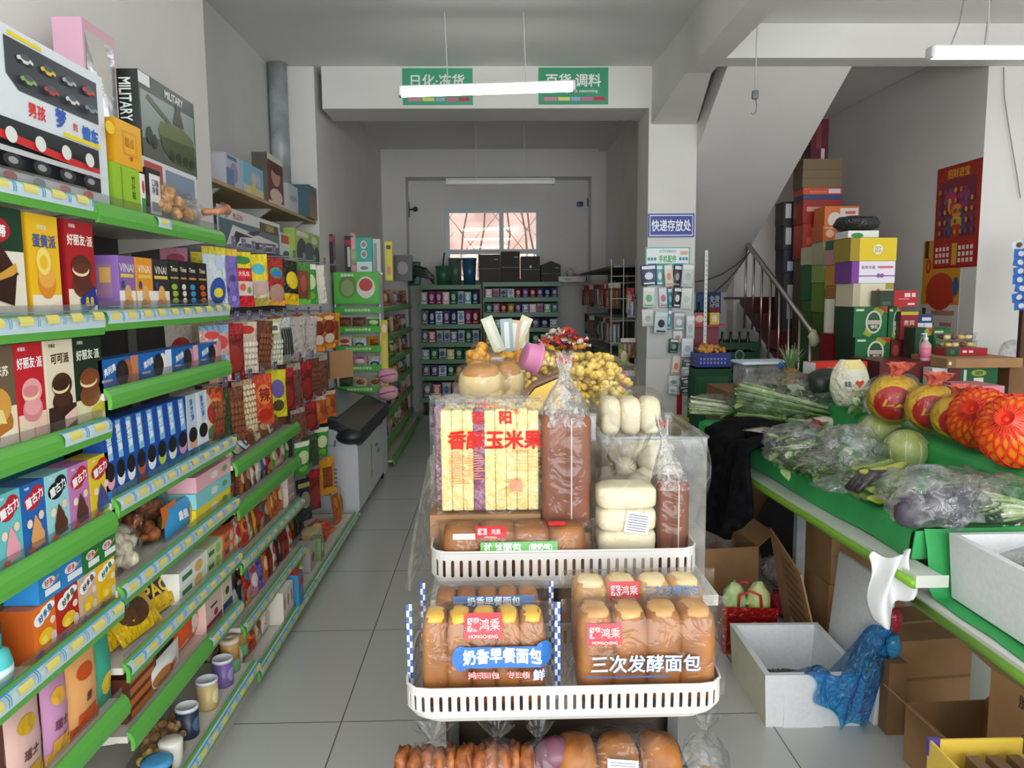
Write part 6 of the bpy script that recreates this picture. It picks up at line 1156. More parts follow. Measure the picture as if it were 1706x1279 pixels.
veg_bag(1462, 832, ZV, .125, .085, .15, .35, peppers, 'clear bag of green banana shaped peppers', 'in the middle of the stand', 11, 'film', amp=.15)
def egg(b, r):
    for k in range(8): b.ell((-.1+.03*k, -.03+.02*(k % 3), .05+.02*(k % 2)), (.045, .04, .045), '#4a4450', 10, 8, .2)
veg_bag(1546, 872, ZV, .13, .15, .18, .2, egg, 'big crumpled bag of dark purple vegetables', 'right of the peppers', 12, 'film_grey', amp=.35)
veg_bag(1602, 836, ZV, .12, .1, .12, .9, lambda b, r: stems(b, 10, .15, .06, .08, 'stem_pale', .005, r), 'puffy crumpled clear plastic bag', 'behind the dark purple vegetables', 13, 'film_hazy', amp=.4)
veg_bag(1655, 866, ZV, .14, .11, .15, .5, lambda b, r: (stems(b, 45, .2, .09, .1, 'leaf_pale', .0055, r, 0, 'x'), stems(b, 20, .2, .09, .1, 'stem_pale', .005, r, 0, 'x')), 'clear bag of green bean stalks', 'behind the white foam box', 14, 'film_hazy', amp=.25)
# top step : melon, wrapped cabbage, pomelos
ZT = 1.004
p = ony(1374, 660, 4.14); b = MB(); b.ell((0, 0, .088), (.13, .085, .085), 'melon_dark', 22, 14, .03, 2, .85); tag(b.build('winter_melon', None, (p.x+.02, 4.14, ZT), .1), 'big dark green winter melon', 'on the top step of the stand', 'melon')
p = onz(1420, 680, ZT); t = empty('wrapped_cabbage', (p.x, p.y+.05, ZT), .15); b = MB(); b.ell((0, 0, .12), (.092, .085, .122), 'leaf_pale', 20, 14, .06, 2, .9); b.build('cabbage', t)
w_ = MB(); fn = lambda u, v, o=0: (.098*math.sin((u-.5)*3.4)*math.sin(PI*(.12+.8*v))**.5, -.092*math.cos((u-.5)*3.4)*math.sin(PI*(.12+.8*v))**.5-o, .01+.235*v); w_.sheet(fn, 18, 14, '#e6e4d0/s')
w_.art(fn, .28, .235, [('r', .0, .8, 1, 1, '#ecd890'), ('p', [(.5, .42), (.42, .53), (.45, .58), (.5, .55), (.55, .58), (.58, .53)], '#d84828'), ('t', '娃', .32, .5, .12, '#2c4878', {'b': .03}), ('t', '菜', .68, .5, .12, '#2c4878', {'b': .03}), ('t', '高山娃娃菜', .5, .36, .06, '#b08838', {'b': .02}), ('t', '绿色健康', .5, .24, .05, '#c87028', {'b': .02}), ('p', [(.62, .02), (.8, .05), (.78, .4), (.68, .44)], '#8cac60')], .0015, 9); w_.build('printed_wrapper', t); tag(t, 'napa cabbage in a printed white wrapper', 'between the winter melon and wrapped pomelos', 'cabbage')
b = MB(); leaves(b, 40, .06, .06, .12, ['leaf_pale', 'stem_pale'], .06, random.Random(3)); p = onz(1452, 690, ZT); tag(b.build('celery_cabbage', None, (p.x+.02, p.y+.1, ZT)), 'bunch of pale green leaves', 'between the printed cabbage and first pomelo', 'vegetable')
for i, (px, py, r) in enumerate(((1492, 708, .115), (1556, 722, .105), (1598, 736, .092))):
    p = onz(px, py, ZT); t = empty('wrapped_pomelo', (p.x+.02, p.y+.06, ZT), (.08, 0, -.5)); b = MB(); b.ell((0, 0, r*.95), (r, r, r*.96), '#e6b828/s', 24, 14, .05, 3, 1, i)
    S = lambda u, v, o, r=r: tuple(V((0, 0, r*.95))+(V((math.sin((u-.5)*1.9)*math.cos((v-.5)*1.7), -math.cos((u-.5)*1.9)*math.cos((v-.5)*1.7), math.sin((v-.5)*1.7))))*(r*1.045+o))
    b.art(S, r*2, r*2, [('e', .5, .5, .38, .4, '#b81c1c'), ('p', [(.3, .44), (.36, .6), (.4, .6), (.36, .46), (.5, .5), (.52, .46)], '#e8b838'), ('p', [(.5, .42), (.6, .52), (.66, .5), (.72, .42), (.62, .46)], '#e8b838')], .0012, 9); b.build('fruit_in_wrapper', t)
    f_ = MB(); n = 24; vs = []
    for rr, z in ((.03, r*1.86), (.018, r*1.95), (.035, r*2.15), (.05, r*2.34)):
        for k in range(n): a = 2*PI*k/n; q = rr*(1+.3*math.sin(6*a)); vs.append((q*math.cos(a)+.02*(z > r*2), q*math.sin(a), z+.012*math.sin(5*a)*(rr > .05)))
    f_.add(vs, [[j*n+k, j*n+(k+1) % n, (j+1)*n+(k+1) % n, (j+1)*n+k] for j in range(3) for k in range(n)], '#dc6a58/s', True); f_.build('tied_top', t); film_blob(r*1.1, r*1.1, r*1.0, 'film', i, .08).build('plastic_film', t)
    tag(t, 'pomelo in a yellow wrapper with red circle', 'on the top step', 'pomelo', 'wrapped pomelos')
for i, (px, py, r) in enumerate(((1640, 752, .115), (1700, 782, .122))):
    p = onz(px, py, ZT); t = empty('netted_pomelo', (p.x+.02, p.y+.06, ZT+r*.97), (.35, -1.15, .35)); b = MB(); b.ell((0, 0, 0), (r*.98, r*.98, r*.95), '#ec8a1c', 28, 18, .03); b.build('pomelo', t); nb = MB()
    for s_ in (1, -1):
        for k in range(18):
            pts = []
            for j in range(17): q = .12+2.9*j/16; a = 2*PI*k/18+s_*q*.55; pts.append((r*1.0*math.sin(q)*math.cos(a), r*1.0*math.sin(q)*math.sin(a), -r*.97*math.cos(q)))
            nb.tube(pts, .0042, '#e03a20', 4, False)
    nb.build('net', t); tl = MB(); 
    for k in range(26): a = 2*PI*k/26; tl.tube([(.05*math.cos(a), .05*math.sin(a), r*.86), (.014*math.cos(a), .014*math.sin(a), r*1.12), (.03*math.cos(a), .03*math.sin(a), r*1.35)], [.004, .004, .002], '#e84830', 4)
    tl.tube([(0, 0, r*1.04), (0, 0, r*1.16)], .014, '#e04028', 8); tl.build('net_tail', t)
    tag(t, ('orange pomelo in a red net, left of the two', 'orange pomelo in a red net, cut by the photo edge')[i], 'on the top step', 'pomelo')
# jacket over the end of the stand
jk = MB()
def jf(u, v):
    # v 0 = on the stand, 1 = hem ; u across
    y = 3.95-.62*u+.03*math.sin(v*5); t = v
    if t < .35: q = t/.35; x = xf_(y)+.30-.34*q; z = .88+.03*math.sin(PI*q)+.025*math.sin(u*9)
    else: q = (t-.35)/.65; x = xf_(y)-.06-.03*q+.04*math.sin(u*11+q*3)*q; z = .88-(.35+.14*math.sin(u*3.2+.4))*q
    return (x+.012*math.sin(u*23+v*7), y+.02*math.sin(v*9+u*4), z)
jk.sheet(jf, 40, 36, 'black_cloth'); jo = jk.build('black_jacket'); md = jo.modifiers.new('thickness', 'SOLIDIFY'); md.thickness = .02; tag(jo, 'black jacket', 'draped over the left end of the green stand', 'jacket')
# behind the stand : pineapple, storage box, noodle box
sb = empty('storage_box', (ony(1268, 620, 4.74).x, 4.74, 1.002), .05)
b = MB(); b.rbox(-.15, -.1, 0, .15, .1, .15, 'cloudy_plastic', .03, 4); b.build('box', sb); MB().rbox(-.165, -.115, .148, .165, .115, .17, '#c8d8e4', .02).build('lid', sb); MB().rbox(.06, -.122, .125, .12, -.112, .165, '#2c68b8', .006).build('clip', sb); MB().box(-.13, -.08, .004, .13, .08, .04, '#d8b8a0').build('contents', sb); tag(sb, 'cloudy plastic storage box with blue clip', 'beside the pineapple', 'box')
sbt = MB(); sbt.box(1.40, 4.54, 0, 2.1, 5.0, 1.0, 'cardboard_dark'); tag(sbt.build('carton_stack'), 'dark cardboard carton', 'behind the far end of the stand', 'carton')
pa = empty('pineapple', (ony(1316, 640, 4.40).x, 4.40, ZT), 0); b = MB(); b.ell((0, 0, .075), (.055, .055, .08), 'pineapple_skin', 20, 14); 
for k in range(70): a = k*2.4; q = .25+2.6*k/70; b.ell((.054*math.sin(q)*math.cos(a), .054*math.sin(q)*math.sin(a), .075-.079*math.cos(q)), (.009, .009, .009), 'pineapple_skin', 5, 4)
b.build('fruit', pa); cr_ = MB(); rn = random.Random(2)
for k in range(60):
    a = k*2.4; h = .07+.09*rn.random(); o_ = .015+.065*(1-k/60); pts = []
    for t_ in (0, .5, 1): w = .009*(1-t_)+.001; c = V((o_*t_*1.1*math.cos(a)+.01*math.cos(a), o_*t_*1.1*math.sin(a)+.01*math.sin(a), .145+h*t_*(1-.25*t_*(1-k/60)))); s_ = V((-math.sin(a), math.cos(a), 0))*w; pts += [c-s_, c+s_]
    cr_.add(pts, [[0, 1, 3, 2], [2, 3, 5, 4]], rn.choice(['#7c9468', '#94a880', '#5c7850']), True)
cr_.build('leaf_crown', pa); film_blob(.068, .066, .08, 'film', 4, .15).build('plastic_bag', pa); tag(pa, 'pineapple with green crown', 'behind the leek bag', 'pineapple')
nb = carton(.33, .12, .19, '#d83020', [('r', 0, 0, 1, .5, '#2c5ca8'), ('t', '特产', .3, .78, .16, '#f8d8a0', {'b': .05}), ('t', '香Q粉', .7, .78, .2, '#fbe8d8', {'b': .06, 'mw': .45}), ('e', .3, .58, .2, .1, '#e8b040'), ('e', .12, .4, .08, .1, '#e4ecf4'), ('r', .2, .34, .9, .42, '#88b0d8')], '#2c8a4c', sideart=[('r', 0, .65, 1, 1, '#e8ecec'), ('r', 0, .5, 1, .62, '#d83020'), ('p', [(0, .0), (.5, .0), (.3, .45), (0, .5)], '#2c6cb0'), ('p', [(.5, .1), (1, .0), (1, .4), (.6, .5)], '#c8d83c')])
o = nb.build('noodle_box', None, (ony(1384, 640, 4.36).x+.02, 4.36, ZT), .2); tag(o, 'red and blue noodle box', 'behind the winter melon', 'food box')
# ---- white foam boxes
def foam_box(loc, w, d, h, rz, look, place, mats=('foam', 'foam_yellowed')):
    t = empty('foam_box', loc, rz); b = MB(); th = .022; tp = .012
    def wall(pts, mat): b.add(pts, [[0, 1, 2, 3], [7, 6, 5, 4], [0, 4, 5, 1], [1, 5, 6, 2], [2, 6, 7, 3], [3, 7, 4, 0]], mat)
    o0 = [(-w/2+tp, -d/2+tp), (w/2-tp, -d/2+tp), (w/2-tp, d/2-tp), (-w/2+tp, d/2-tp)]; o1 = [(-w/2, -d/2), (w/2, -d/2), (w/2, d/2), (-w/2, d/2)]
    i0 = [(-w/2+tp+th, -d/2+tp+th), (w/2-tp-th, -d/2+tp+th), (w/2-tp-th, d/2-tp-th), (-w/2+tp+th, d/2-tp-th)]; i1 = [(-w/2+th, -d/2+th), (w/2-th, -d/2+th), (w/2-th, d/2-th), (-w/2+th, d/2-th)]
    vs = [(*p, 0) for p in o0]+[(*p, h) for p in o1]+[(*p, h) for p in i1]+[(*p, .02) for p in i0]
    for k in range(4): j = (k+1) % 4; b.add([vs[k], vs[j], vs[4+j], vs[4+k]], [[0, 1, 2, 3]], mats[1] if k == 3 else mats[0])
    for k in range(4): j = (k+1) % 4; b.add([vs[4+k], vs[4+j], vs[8+j], vs[8+k]], [[0, 1, 2, 3]], mats[0]); b.add([vs[8+k], vs[8+j], vs[12+j], vs[12+k]], [[0, 1, 2, 3]], mats[0])
    b.add(vs[12:16], [[0, 1, 2, 3]], mats[0]); b.add(vs[0:4], [[3, 2, 1, 0]], mats[0])
    b.box(-w*.3, -d/2+.004, .0, w*.1, -d/2+tp+.01, h*.68, mats[0]); b.build('box', t); tag(t, look, place, 'foam box'); return t
fb = foam_box((1.165, 2.86, .0), .37, .45, .205, -.02, 'white foam box lined with blue plastic', 'on the floor at the right')
b = MB(); rn = random.Random(6)
for k in range(9): b.tube([(1.05+.02*k, 2.72+.01*k, .03+.012*(k % 4)), (1.07+.02*k, 2.85, .05+.014*(k % 4)), (1.04+.02*k, 3.0, .04)], [.008, .02, .006], 'leaf_dark', 8)
tag(b.build('cucumbers'), 'dark green cucumbers', 'lying in the floor foam box', 'vegetable')
bp = MB()
def bf(u, v):
    if v < .3: q = v/.3; return (1.12+.27*u, 2.86-.24*q+.05*u, .07+.15*q+.03*math.sin(u*9)+(.16*max(0, u-.45)/.55)*q)
    q = (v-.3)/.7; return (1.12+.27*u+.02*math.sin(u*12+q*5)+.05*q*(1-2*u)+.05*u*(1-q), 2.615-.035*q*math.sin(PI*u)-.01*math.sin(u*17), .222-.185*q*(.55+.5*math.sin(PI*(u*.75+.05)))+.015*math.sin(u*13)+(.16*max(0, u-.45)/.55)*(1-q))
bp.sheet(bf, 46, 36, 'film_blue'); tag(bp.build('blue_plastic_bag'), 'crumpled blue plastic bag', 'hanging over the front of the floor foam box', 'plastic bag')
ld = empty('foam_board', (1.385, 2.84, .0), 0); b = MB(); b.rbox(-.012, -.20, 0, .012, .20, .53, 'foam', .008, 2)
b.art(lambda u, v, o: (-.0125-o, .2-.4*u, .53*v), .4, .53, [('t', '鲜', .82, .4, .09, '#3c7850', {'b': .02, 'a': 90}), ('t', '蔬菜', .82, .22, .12, '#3c7850', {'b': .02, 'a': 90}), ('p', [(.7, .05), (.88, .02), (.8, .2)], '#3c8a4c')]); b.build('lid_board', ld); ld.rotation_euler = (0, math.radians(5), .04); tag(ld, 'white foam box lid with green print', 'standing behind the floor foam box', 'foam board')
wb_ = MB(); wb_.sheet(lambda u, v: (1.165+.12*u*(1-.3*v)+.03*v+.012*math.sin(v*6+u*3), 2.30-.03*u+.025*math.sin(u*9+v*3), .765+.02*u-.23*v*(.8+.2*math.sin(u*5+.5))+.008*math.sin(u*14)), 24, 24, '#dedede'); wo = wb_.build('white_plastic_bag'); md = wo.modifiers.new('thickness', 'SOLIDIFY'); md.thickness = .004; tag(wo, 'white plastic bag', 'hung on the front corner of the green stand', 'plastic bag')
t = foam_box((1.64, 2.04, .650), .50, .44, .20, .0, 'white foam box of greens', 'on the low stand at the right edge', ('foam', 'foam'))
b = MB(); leaves(b, 50, .13, .08, .12, ['leaf_dark', 'leaf', '#8a9078'], .12, random.Random(9)); b.ell((0, 0, .09), (.2, .12, .05), '#7c8470', 18, 8, .2); tag(b.build('loose_greens', None, (1.67, 2.04, .69), .0), 'dull green vegetables', 'inside the foam box on the low stand', 'vegetable')
film_o = film_blob(.24, .14, .04, 'film', 5, .25).build('plastic_film', None, (1.67, 2.04, .785), .0); tag(film_o, 'clear film sheet', 'over the greens in the foam box', 'plastic film')
# ---- under the stands
def open_carton(loc, w, d, h, rz, look, place, mat='cardboard', flaps=True, art=()):
    t = empty('open_carton', loc, rz); b = MB(); th = .006
    for a in ((-w/2, -d/2, 0, w/2, -d/2+th, h), (-w/2, d/2-th, 0, w/2, d/2, h), (-w/2, -d/2+th, 0, -w/2+th, d/2-th, h), (w/2-th, -d/2+th, 0, w/2, d/2-th, h), (-w/2+th, -d/2+th, 0, w/2-th, d/2-th, th)): b.box(*a, mat)
    b.art(lambda u, v, o: (-w/2+w*u, -d/2-o, h*v), w, h, art); b.art(lambda u, v, o: (-w/2-o, d/2-d*u, h*v), d, h, art); b.build('box', t)
    if flaps:
        for s_ in (-1, 1):
            f_ = MB(); f_.add([(s_*w/2, -d/2, h), (s_*w/2, d/2, h), (s_*(w/2+.08), d/2, h+.07), (s_*(w/2+.08), -d/2, h+.07), (s_*(w/2+.004), -d/2, h), (s_*(w/2+.004), d/2, h), (s_*(w/2+.084), d/2, h+.07), (s_*(w/2+.084), -d/2, h+.07)], [[0, 1, 2, 3], [4, 7, 6, 5], [0, 4, 5, 1], [2, 6, 7, 3], [1, 5, 6, 2], [3, 7, 4, 0]], mat); f_.build('flap', t)
    tag(t, look, place, 'carton'); return t
open_carton((1.17, 3.95, 0), .32, .36, .30, .1, 'open brown carton with clear bags', 'under the far end of the green stand')
b = film_blob(.1, .1, .07, 'film_hazy', 3, .3).build('plastic_bag', None, (1.17, 3.95, .22)); tag(b, 'crumpled clear bag', 'in the open carton under the stand', 'plastic bag')
rb = empty('red_carrier_bag', (1.12, 3.28, 0), -.1); b = MB()
b.add([(-.11, -.06, 0), (.11, -.06, 0), (.12, -.07, .22), (-.12, -.07, .22), (-.11, .06, 0), (.11, .06, 0), (.12, .07, .22), (-.12, .07, .22)], [[0, 1, 2, 3], [5, 4, 7, 6], [1, 5, 6, 2], [4, 0, 3, 7], [3, 2, 1, 0]], '#c02420/s'); b.art(lambda u, v, o: (-.11+.22*u, -.06-.01*v-o, .22*v), .22, .22, [('e', .6, .6, .12, .1, '#e8b428'), ('t', 'NGTA', .6, .42, .11, '#e8b428', {'b': .03}), ('r', .3, .26, .9, .3, '#d89c28')]); b.build('bag', rb)
for y in (-.06, .06): MB().tube([(-.05, y, .22), (-.045, y, .27), (0, y, .29), (.045, y, .27), (.05, y, .22)], .006, '#c82824', 6).build('handle', rb)
tag(rb, 'red carrier bag with gold print', 'on the floor behind the bread trays', 'bag')
for i, (x, m_, lk) in enumerate(((1.06, 'leaf_pale', 'curly green cabbage'), (1.17, 'cabbage', 'pale cabbage'))):
    b = MB(); b.ell((0, 0, .17), (.055, .05, .10), m_, 16, 12, .2, 4, 1, i)
    leaves(b, 26, .05, .045, .26, [m_], .05, random.Random(i)); tag(b.build('cabbage_head', None, (x, 3.28, .04)), lk, 'standing in the red carrier bag', 'cabbage')
ls = MB(); ls.add([(1.37, 3.05, 0), (1.38, 3.5, 0), (1.30, 3.52, .48), (1.29, 3.12, .40), (1.378, 3.05, 0), (1.388, 3.5, 0), (1.308, 3.52, .48), (1.298, 3.12, .40)], [[0, 1, 2, 3], [4, 7, 6, 5], [0, 4, 5, 1], [1, 5, 6, 2], [2, 6, 7, 3], [3, 7, 4, 0]], 'cardboard')
for k in range(9): ls.add([(1.365-.0085*k-.002, 3.1+.01*k, .06+.04*k), (1.366-.0085*k-.002, 3.36, .07+.04*k), (1.366-.0085*k-.002, 3.36, .078+.04*k), (1.365-.0085*k-.002, 3.1+.01*k, .068+.04*k)], [[0, 1, 2, 3]], '#7c4c28')
tag(ls.build('cardboard_sheet'), 'leaning printed cardboard sheet', 'against the stand leg', 'cardboard')
for i, (x, y, z, w, d, h, lk) in enumerate(((1.62, 3.35, 0, .34, .3, .32, 'brown carton'), (1.60, 3.35, .322, .3, .28, .25, 'brown carton'), (1.62, 2.85, 0, .3, .3, .30, 'brown carton'))):
    o = carton(w, d, h, 'cardboard', [('r', 0, .48, 1, .52, '#8c6844')], topart=[('r', 0, .47, 1, .53, '#c8b088')]).build('closed_carton', None, (x, y, z), .05*i); tag(o, lk, ('under the stand on the floor', 'under the stand, stacked on another', 'behind the floor foam box')[i], 'carton')
for i, (px, py, z, c, lk) in enumerate(((1305, 1030, 0, '#b03048', 'dark pink plastic bag'), (1300, 985, .0, '#d8d4d4', 'crumpled white plastic bag'), (1290, 935, .0, '#5c2028', 'dark red plastic bag'))):
    p = onz(px, py, z); q = MB(); q.ell((0, 0, .07+.02*i), (.12, .1, .075+.02*i), c+'/s', 22, 12, .4, 3, 1, i*3, flat=.002); tag(q.build('plastic_bag', None, (p.x+.06, p.y+.1*i, z)), lk, 'on the floor beside the red carrier bag', 'plastic bag')
bg_ = MB(); bg_.ell((0, 0, .26), (.2, .17, .27), '#2c2a2c/m', 20, 14, .2, 2, 1, 4, flat=.002); tag(bg_.build('dark_sack', None, (1.66, 4.12, 0)), 'large dark sack', 'under the far half of the stand', 'sack')
t = open_carton((1.62, 1.94, .20), .34, .34, .30, .1, 'open brown carton with black characters', 'under the low stand', art=[('t', '脆一川富', .55, .86, .13, '#3c2c20', {'b': .02})])
open_carton((1.62, 1.90, 0), .34, .26, .195, .1, 'flattened lower carton', 'under the carton with black characters', flaps=False)
open_carton((1.60, 1.50, .0), .3, .3, .36, .05, 'plain brown open carton', 'nearest under the low stand')
for i, (x, y, z, c, lk) in enumerate(((1.44, 2.64, .36, '#a82c3c', 'red shiny packet'), (1.43, 2.62, .272, '#2c80b0', 'blue shiny packet'))):
    q = MB(); q.ell((0, 0, .045), (.026, .03, .045), c+'/s', 16, 10, .3, 3, 1, i); tag(q.build('shiny_packet', None, (x, y, z)), lk, 'at the left end of the low stand', 'packet')
q = MB(); q.box(1.40, 2.58, 0, 1.465, 2.68, .27, 'cardboard_dark'); tag(q.build('small_carton'), 'brown carton', 'under the blue shiny packet', 'carton')
open_carton((1.53, 2.26, 0), .28, .36, .205, .04, 'open brown carton with torn flaps', 'on the floor below the low stand end')
yc = open_carton((1.19, 1.67, .37), .26, .18, .12, 0, 'yellow carton with purple corners', 'at the lower right corner', '#d8b848', False)
for sx in (-1, 1): MB().box(sx*.118-.014, .082, .08, sx*.118+.014, .093, .123, '#4c3c8c').build('purple_corner', yc)
for k in range(3): MB().box(-.06+.05*k, -.05, .03, -.03+.05*k, .05, .1, '#6c5038').build('brown_packet', yc)
open_carton((1.19, 1.67, .0), .25, .19, .366, 0, 'brown carton', 'below the yellow carton with purple corners', flaps=False)

# ------------------------------------------------------------------ back room shelving
def back_unit(x0, x1, y, levels, ztop, look, place):
    t = empty('supermarket_shelf', (x0, y, 0)); w = x1-x0
    MB().box(0, .40, .02, w, .42, ztop-.01, '#4a4844/m').build('back_panel', t)
    for x in (0, w-.02): MB().box(x, .36, 0, x+.02, .40, ztop, '#6a6862').build('upright', t)
    for z in levels:
        s = MB(); s.box(.021, .0, z-.022, w-.021, .36, z, '#5c6a58'); s = s.build('shelf', t)
        MB().box(.004, -.012, z-.05, w-.004, -.001, z+.004, '#2c7040').build('price_rail', s)
    MB().box(.021, .02, .0, w-.021, .36, .08, '#6a6862').build('kick_plate', t)
    tag(t, look, place, 'shelf', 'shelving units along the back wall')
YF = 9.72
LV1 = (1.72, 1.48, 1.23, 1.0, .79, .58, .3); LV2 = (1.75, 1.56, 1.37, 1.18, .98, .75, .5, .25)
back_unit(-.93, -.14, YF, LV1, 1.72, 'dark green shelf unit of household goods', 'left half of the back wall')
back_unit(-.12, .86, YF, LV2, 1.75, 'dark green shelf unit of toiletries', 'right half of the back wall')
FK = {'pad': ('white and pink sanitary pack', '#c8bcc8', '#c0608c'), 'mag': ('magenta household pack', '#a83c78', '#e0c0d0'), 'blu': ('navy blue household pack', '#30406c', '#c8d0e0'), 'grn': ('green household pack', '#2c8058', '#d0e0c8'), 'wht': ('white detergent pack', '#d0d4d8', '#4878a8'), 'ppl': ('purple household pack', '#6c5890', '#d8d0e0'), 'pnk': ('pale pink toiletry pack', '#d8a0b0', '#f0e0e4'), 'red': ('red household pack', '#a03040', '#e8d0c8'), 'teal': ('teal toiletry pack', '#4890a0', '#d8e8e8'), 'yel': ('yellow household pack', '#c0b040', '#e8e4c0'), 'gry': ('grey household pack', '#7c8084', '#c8ccd0')}
rows1 = [['gry', 'mag', 'mag', 'pnk', 'grn', 'wht', 'teal', 'blu'], ['gry', 'blu', 'wht', 'ppl', 'blu', 'wht', 'mag', 'red'], ['gry', 'red', 'wht', 'wht', 'blu', 'wht', 'grn', 'wht'], ['gry', 'grn', 'wht', 'yel', 'grn', 'grn', 'red'], ['gry', 'ppl', 'wht', 'grn', 'red', 'red', 'gry'], ['gry', 'red', 'wht', 'pnk', 'gry', 'blu'], ['gry', 'ppl', 'red', 'blu', 'gry']]
rows2 = [['pnk', 'pad', 'wht', 'wht', 'red', 'ppl', 'red', 'ppl', 'blu', 'ppl'], ['teal', 'pnk', 'red', 'yel', 'ppl', 'blu', 'pnk', 'pad', 'grn', 'teal'], ['gry', 'teal', 'ppl', 'blu', 'pad', 'ppl', 'blu', 'gry'], ['yel', 'grn', 'yel', 'red', 'teal', 'grn', 'yel', 'gry'], ['gry', 'blu', 'teal', 'ppl', 'red'], ['wht', 'gry', 'blu', 'pnk'], ['gry', 'red', 'blu'], ['gry', 'ppl', 'wht']]
NM = ['top', 'second', 'third', 'fourth', 'fifth', 'sixth', 'seventh', 'bottom']
def back_goods(x0, x1, lv, rows, side):
    for j, (z, row) in enumerate(zip(lv[1:], rows)):
        n = len(row); hh = min(.19, lv[j]-z-.075)
        for i, k in enumerate(row):
            lk, c1, c2 = FK[k]; w = (x1-x0-.06)/n; key = ('F', k, round(w, 3), round(hh, 2), i % 2)
            if key not in MESH: MESH[key] = (pack(w*.93, hh, .09, c1+'/s', None, [('e', .5, .55, .3, .25, c2), ('r', .2, .1, .8, .2, c2)], seed=i+j) if (i+j) % 3 else carton(w*.9, .1, hh*.95, c1, [('e', .5, .55, .3, .25, c2), ('r', .1, .1, .9, .2, c2), ('r', .1, .8, .9, .9, c2)])).mesh('household_pack')
            tag(inst('household_pack', MESH[key], (x0+.03+w*(i+.5), YF+.075, z+.001), 0), lk, 'on the '+side+' back unit\'s '+NM[j]+' shelf', 'pack', 'packs on the back shelves')
back_goods(-.93, -.14, LV1, rows1, 'left'); back_goods(-.12, .86, LV2, rows2, 'right')
# tubs and boxes on top of the back units
P = 'on top of the back shelves'
def bucket(px0, px1, pyt, y, z, col, look, rim=None, name='plastic_bucket'):
    a, c = ony(px0, 440, y).x, ony(px1, 440, y).x; r = (c-a)/2; h = ony(px0, pyt, y).z-z; t = empty(name, ((a+c)/2, y, z)); b = MB(); b.lathe([(r*.8, 0), (r*.98, h), (r*.93, h), (r*.76, .01), (0, .01)], col, 22); b.build('tub', t); MB().lathe([(r*.95, h-.03), (r*1.02, h-.02), (r*1.02, h), (r*.93, h)], rim or col, 22).build('rim', t); tag(t, look, P, 'bucket')
bucket(725, 752, 443, 9.9, 1.722, '#2f6a4c', 'dark green short tub'); bucket(747, 770, 430, 10.05, 1.722, '#4c6a5c', 'grey green tall bucket', '#6a5848'); bucket(770, 794, 430, 9.9, 1.722, '#2c5a78', 'blue waste basket', '#35507c')
for i, (px0, px1, pyt, z, col, lk) in enumerate(((797, 834, 425, 1.752, '#4c4640', 'dark brown carton with torn top'), (834, 866, 420, 1.752, '#443e38', 'tall dark brown carton'), (867, 899, 428, 1.752, '#48423a', 'square dark brown carton'), (900, 933, 442, 1.752, '#4a443e', 'low dark carton with gabled top'))):
    a, c = ony(px0, 440, 9.95).x, ony(px1, 440, 9.95).x; h = ony(px0, pyt, 9.95).z-z; b = carton(c-a-.01, .3, h, col+'/m', [('r', 0, .48, 1, .5, '#38322c'), ('e', .5, .6, .06, .06, '#d8d0c0') if i == 2 else ('r', .7, .8, .9, .84, '#8a8478')])
    if i == 3: b.prism([(-(c-a)/2+.005, h), ((c-a)/2-.005, h), (0, h+.05)], 'y', -.15, .15, col+'/m')
    tag(b.build('storage_carton', None, ((a+c)/2, 9.95, z)), lk, P, 'carton')
a = ony(930, 465, 9.85); c = ony(975, 465, 9.85); tag(carton(c.x-a.x, .2, .07, '#c8c4c0', [('t', 'Aipo', .35, .5, .6, '#3c3c40', {'b': .02})]).build('flat_box', None, ((a.x+c.x)/2, 9.88, 1.752)), 'flat white box with dark script', P, 'box')
a = ony(945, 465, 10.0); c = ony(978, 465, 10.0); tag(carton(c.x-a.x-.004, .16, .11, '#2c3440', [('r', 0, .6, 1, 1, '#6c4444')]).build('flat_box', None, ((a.x+c.x)/2, 10.07, 1.752)), 'dark blue and maroon box', P, 'box')
bn = empty('bundle', (ony(706, 445, 9.8).x, 9.85, 1.722)); b = MB()
for k in range(9): b.tube([(-.16+.01*k, .0, .03+.02*k), (-.1, -.03, .24-.012*k), (.02+.012*k, -.05, .20-.014*k), (.12, -.03, .02)], [.02, .028, .026, .012], ('#1c2430', '#3c5048', '#50604c')[k % 3], 7)
b.build('coiled_hoses', bn); tag(bn, 'bundle of dark green coiled bags', 'at the left end on top of the back shelves', 'bundle')
b = MB(); b.tube([(0, 0, 0), (.06, 0, .42)], [.012, .01], '#26282a', 8); tag(b.build('broom_handle', None, (ony(733, 440, 10.1).x, 10.1, 1.722)), 'thin dark pole', 'leaning beside the window on the back shelves', 'pole')
b = MB(); b.rbox(-.08, -.03, 0, .08, .03, .30, '#23604c', .02, 3); tag(b.build('green_bag', None, (ony(690, 440, 9.9).x, 9.9, 1.722)), 'dark green upright bag', 'at the corner above the back shelves', 'bag')
b = MB(); b.ell((0, 0, .05), (.05, .05, .05), '#b8b8b4', 12, 8, .3); b.tube([(0, 0, .06), (-.1, 0, .12)], .006, '#c8c8c4', 5); b.tube([(0, 0, .06), (.09, 0, .13)], .006, '#c8c8c4', 5); tag(b.build('tied_bag', None, (ony(950, 440, 9.9).x, 9.9, 1.822)), 'small tied white bag', 'on the flat white box at the back', 'bag')
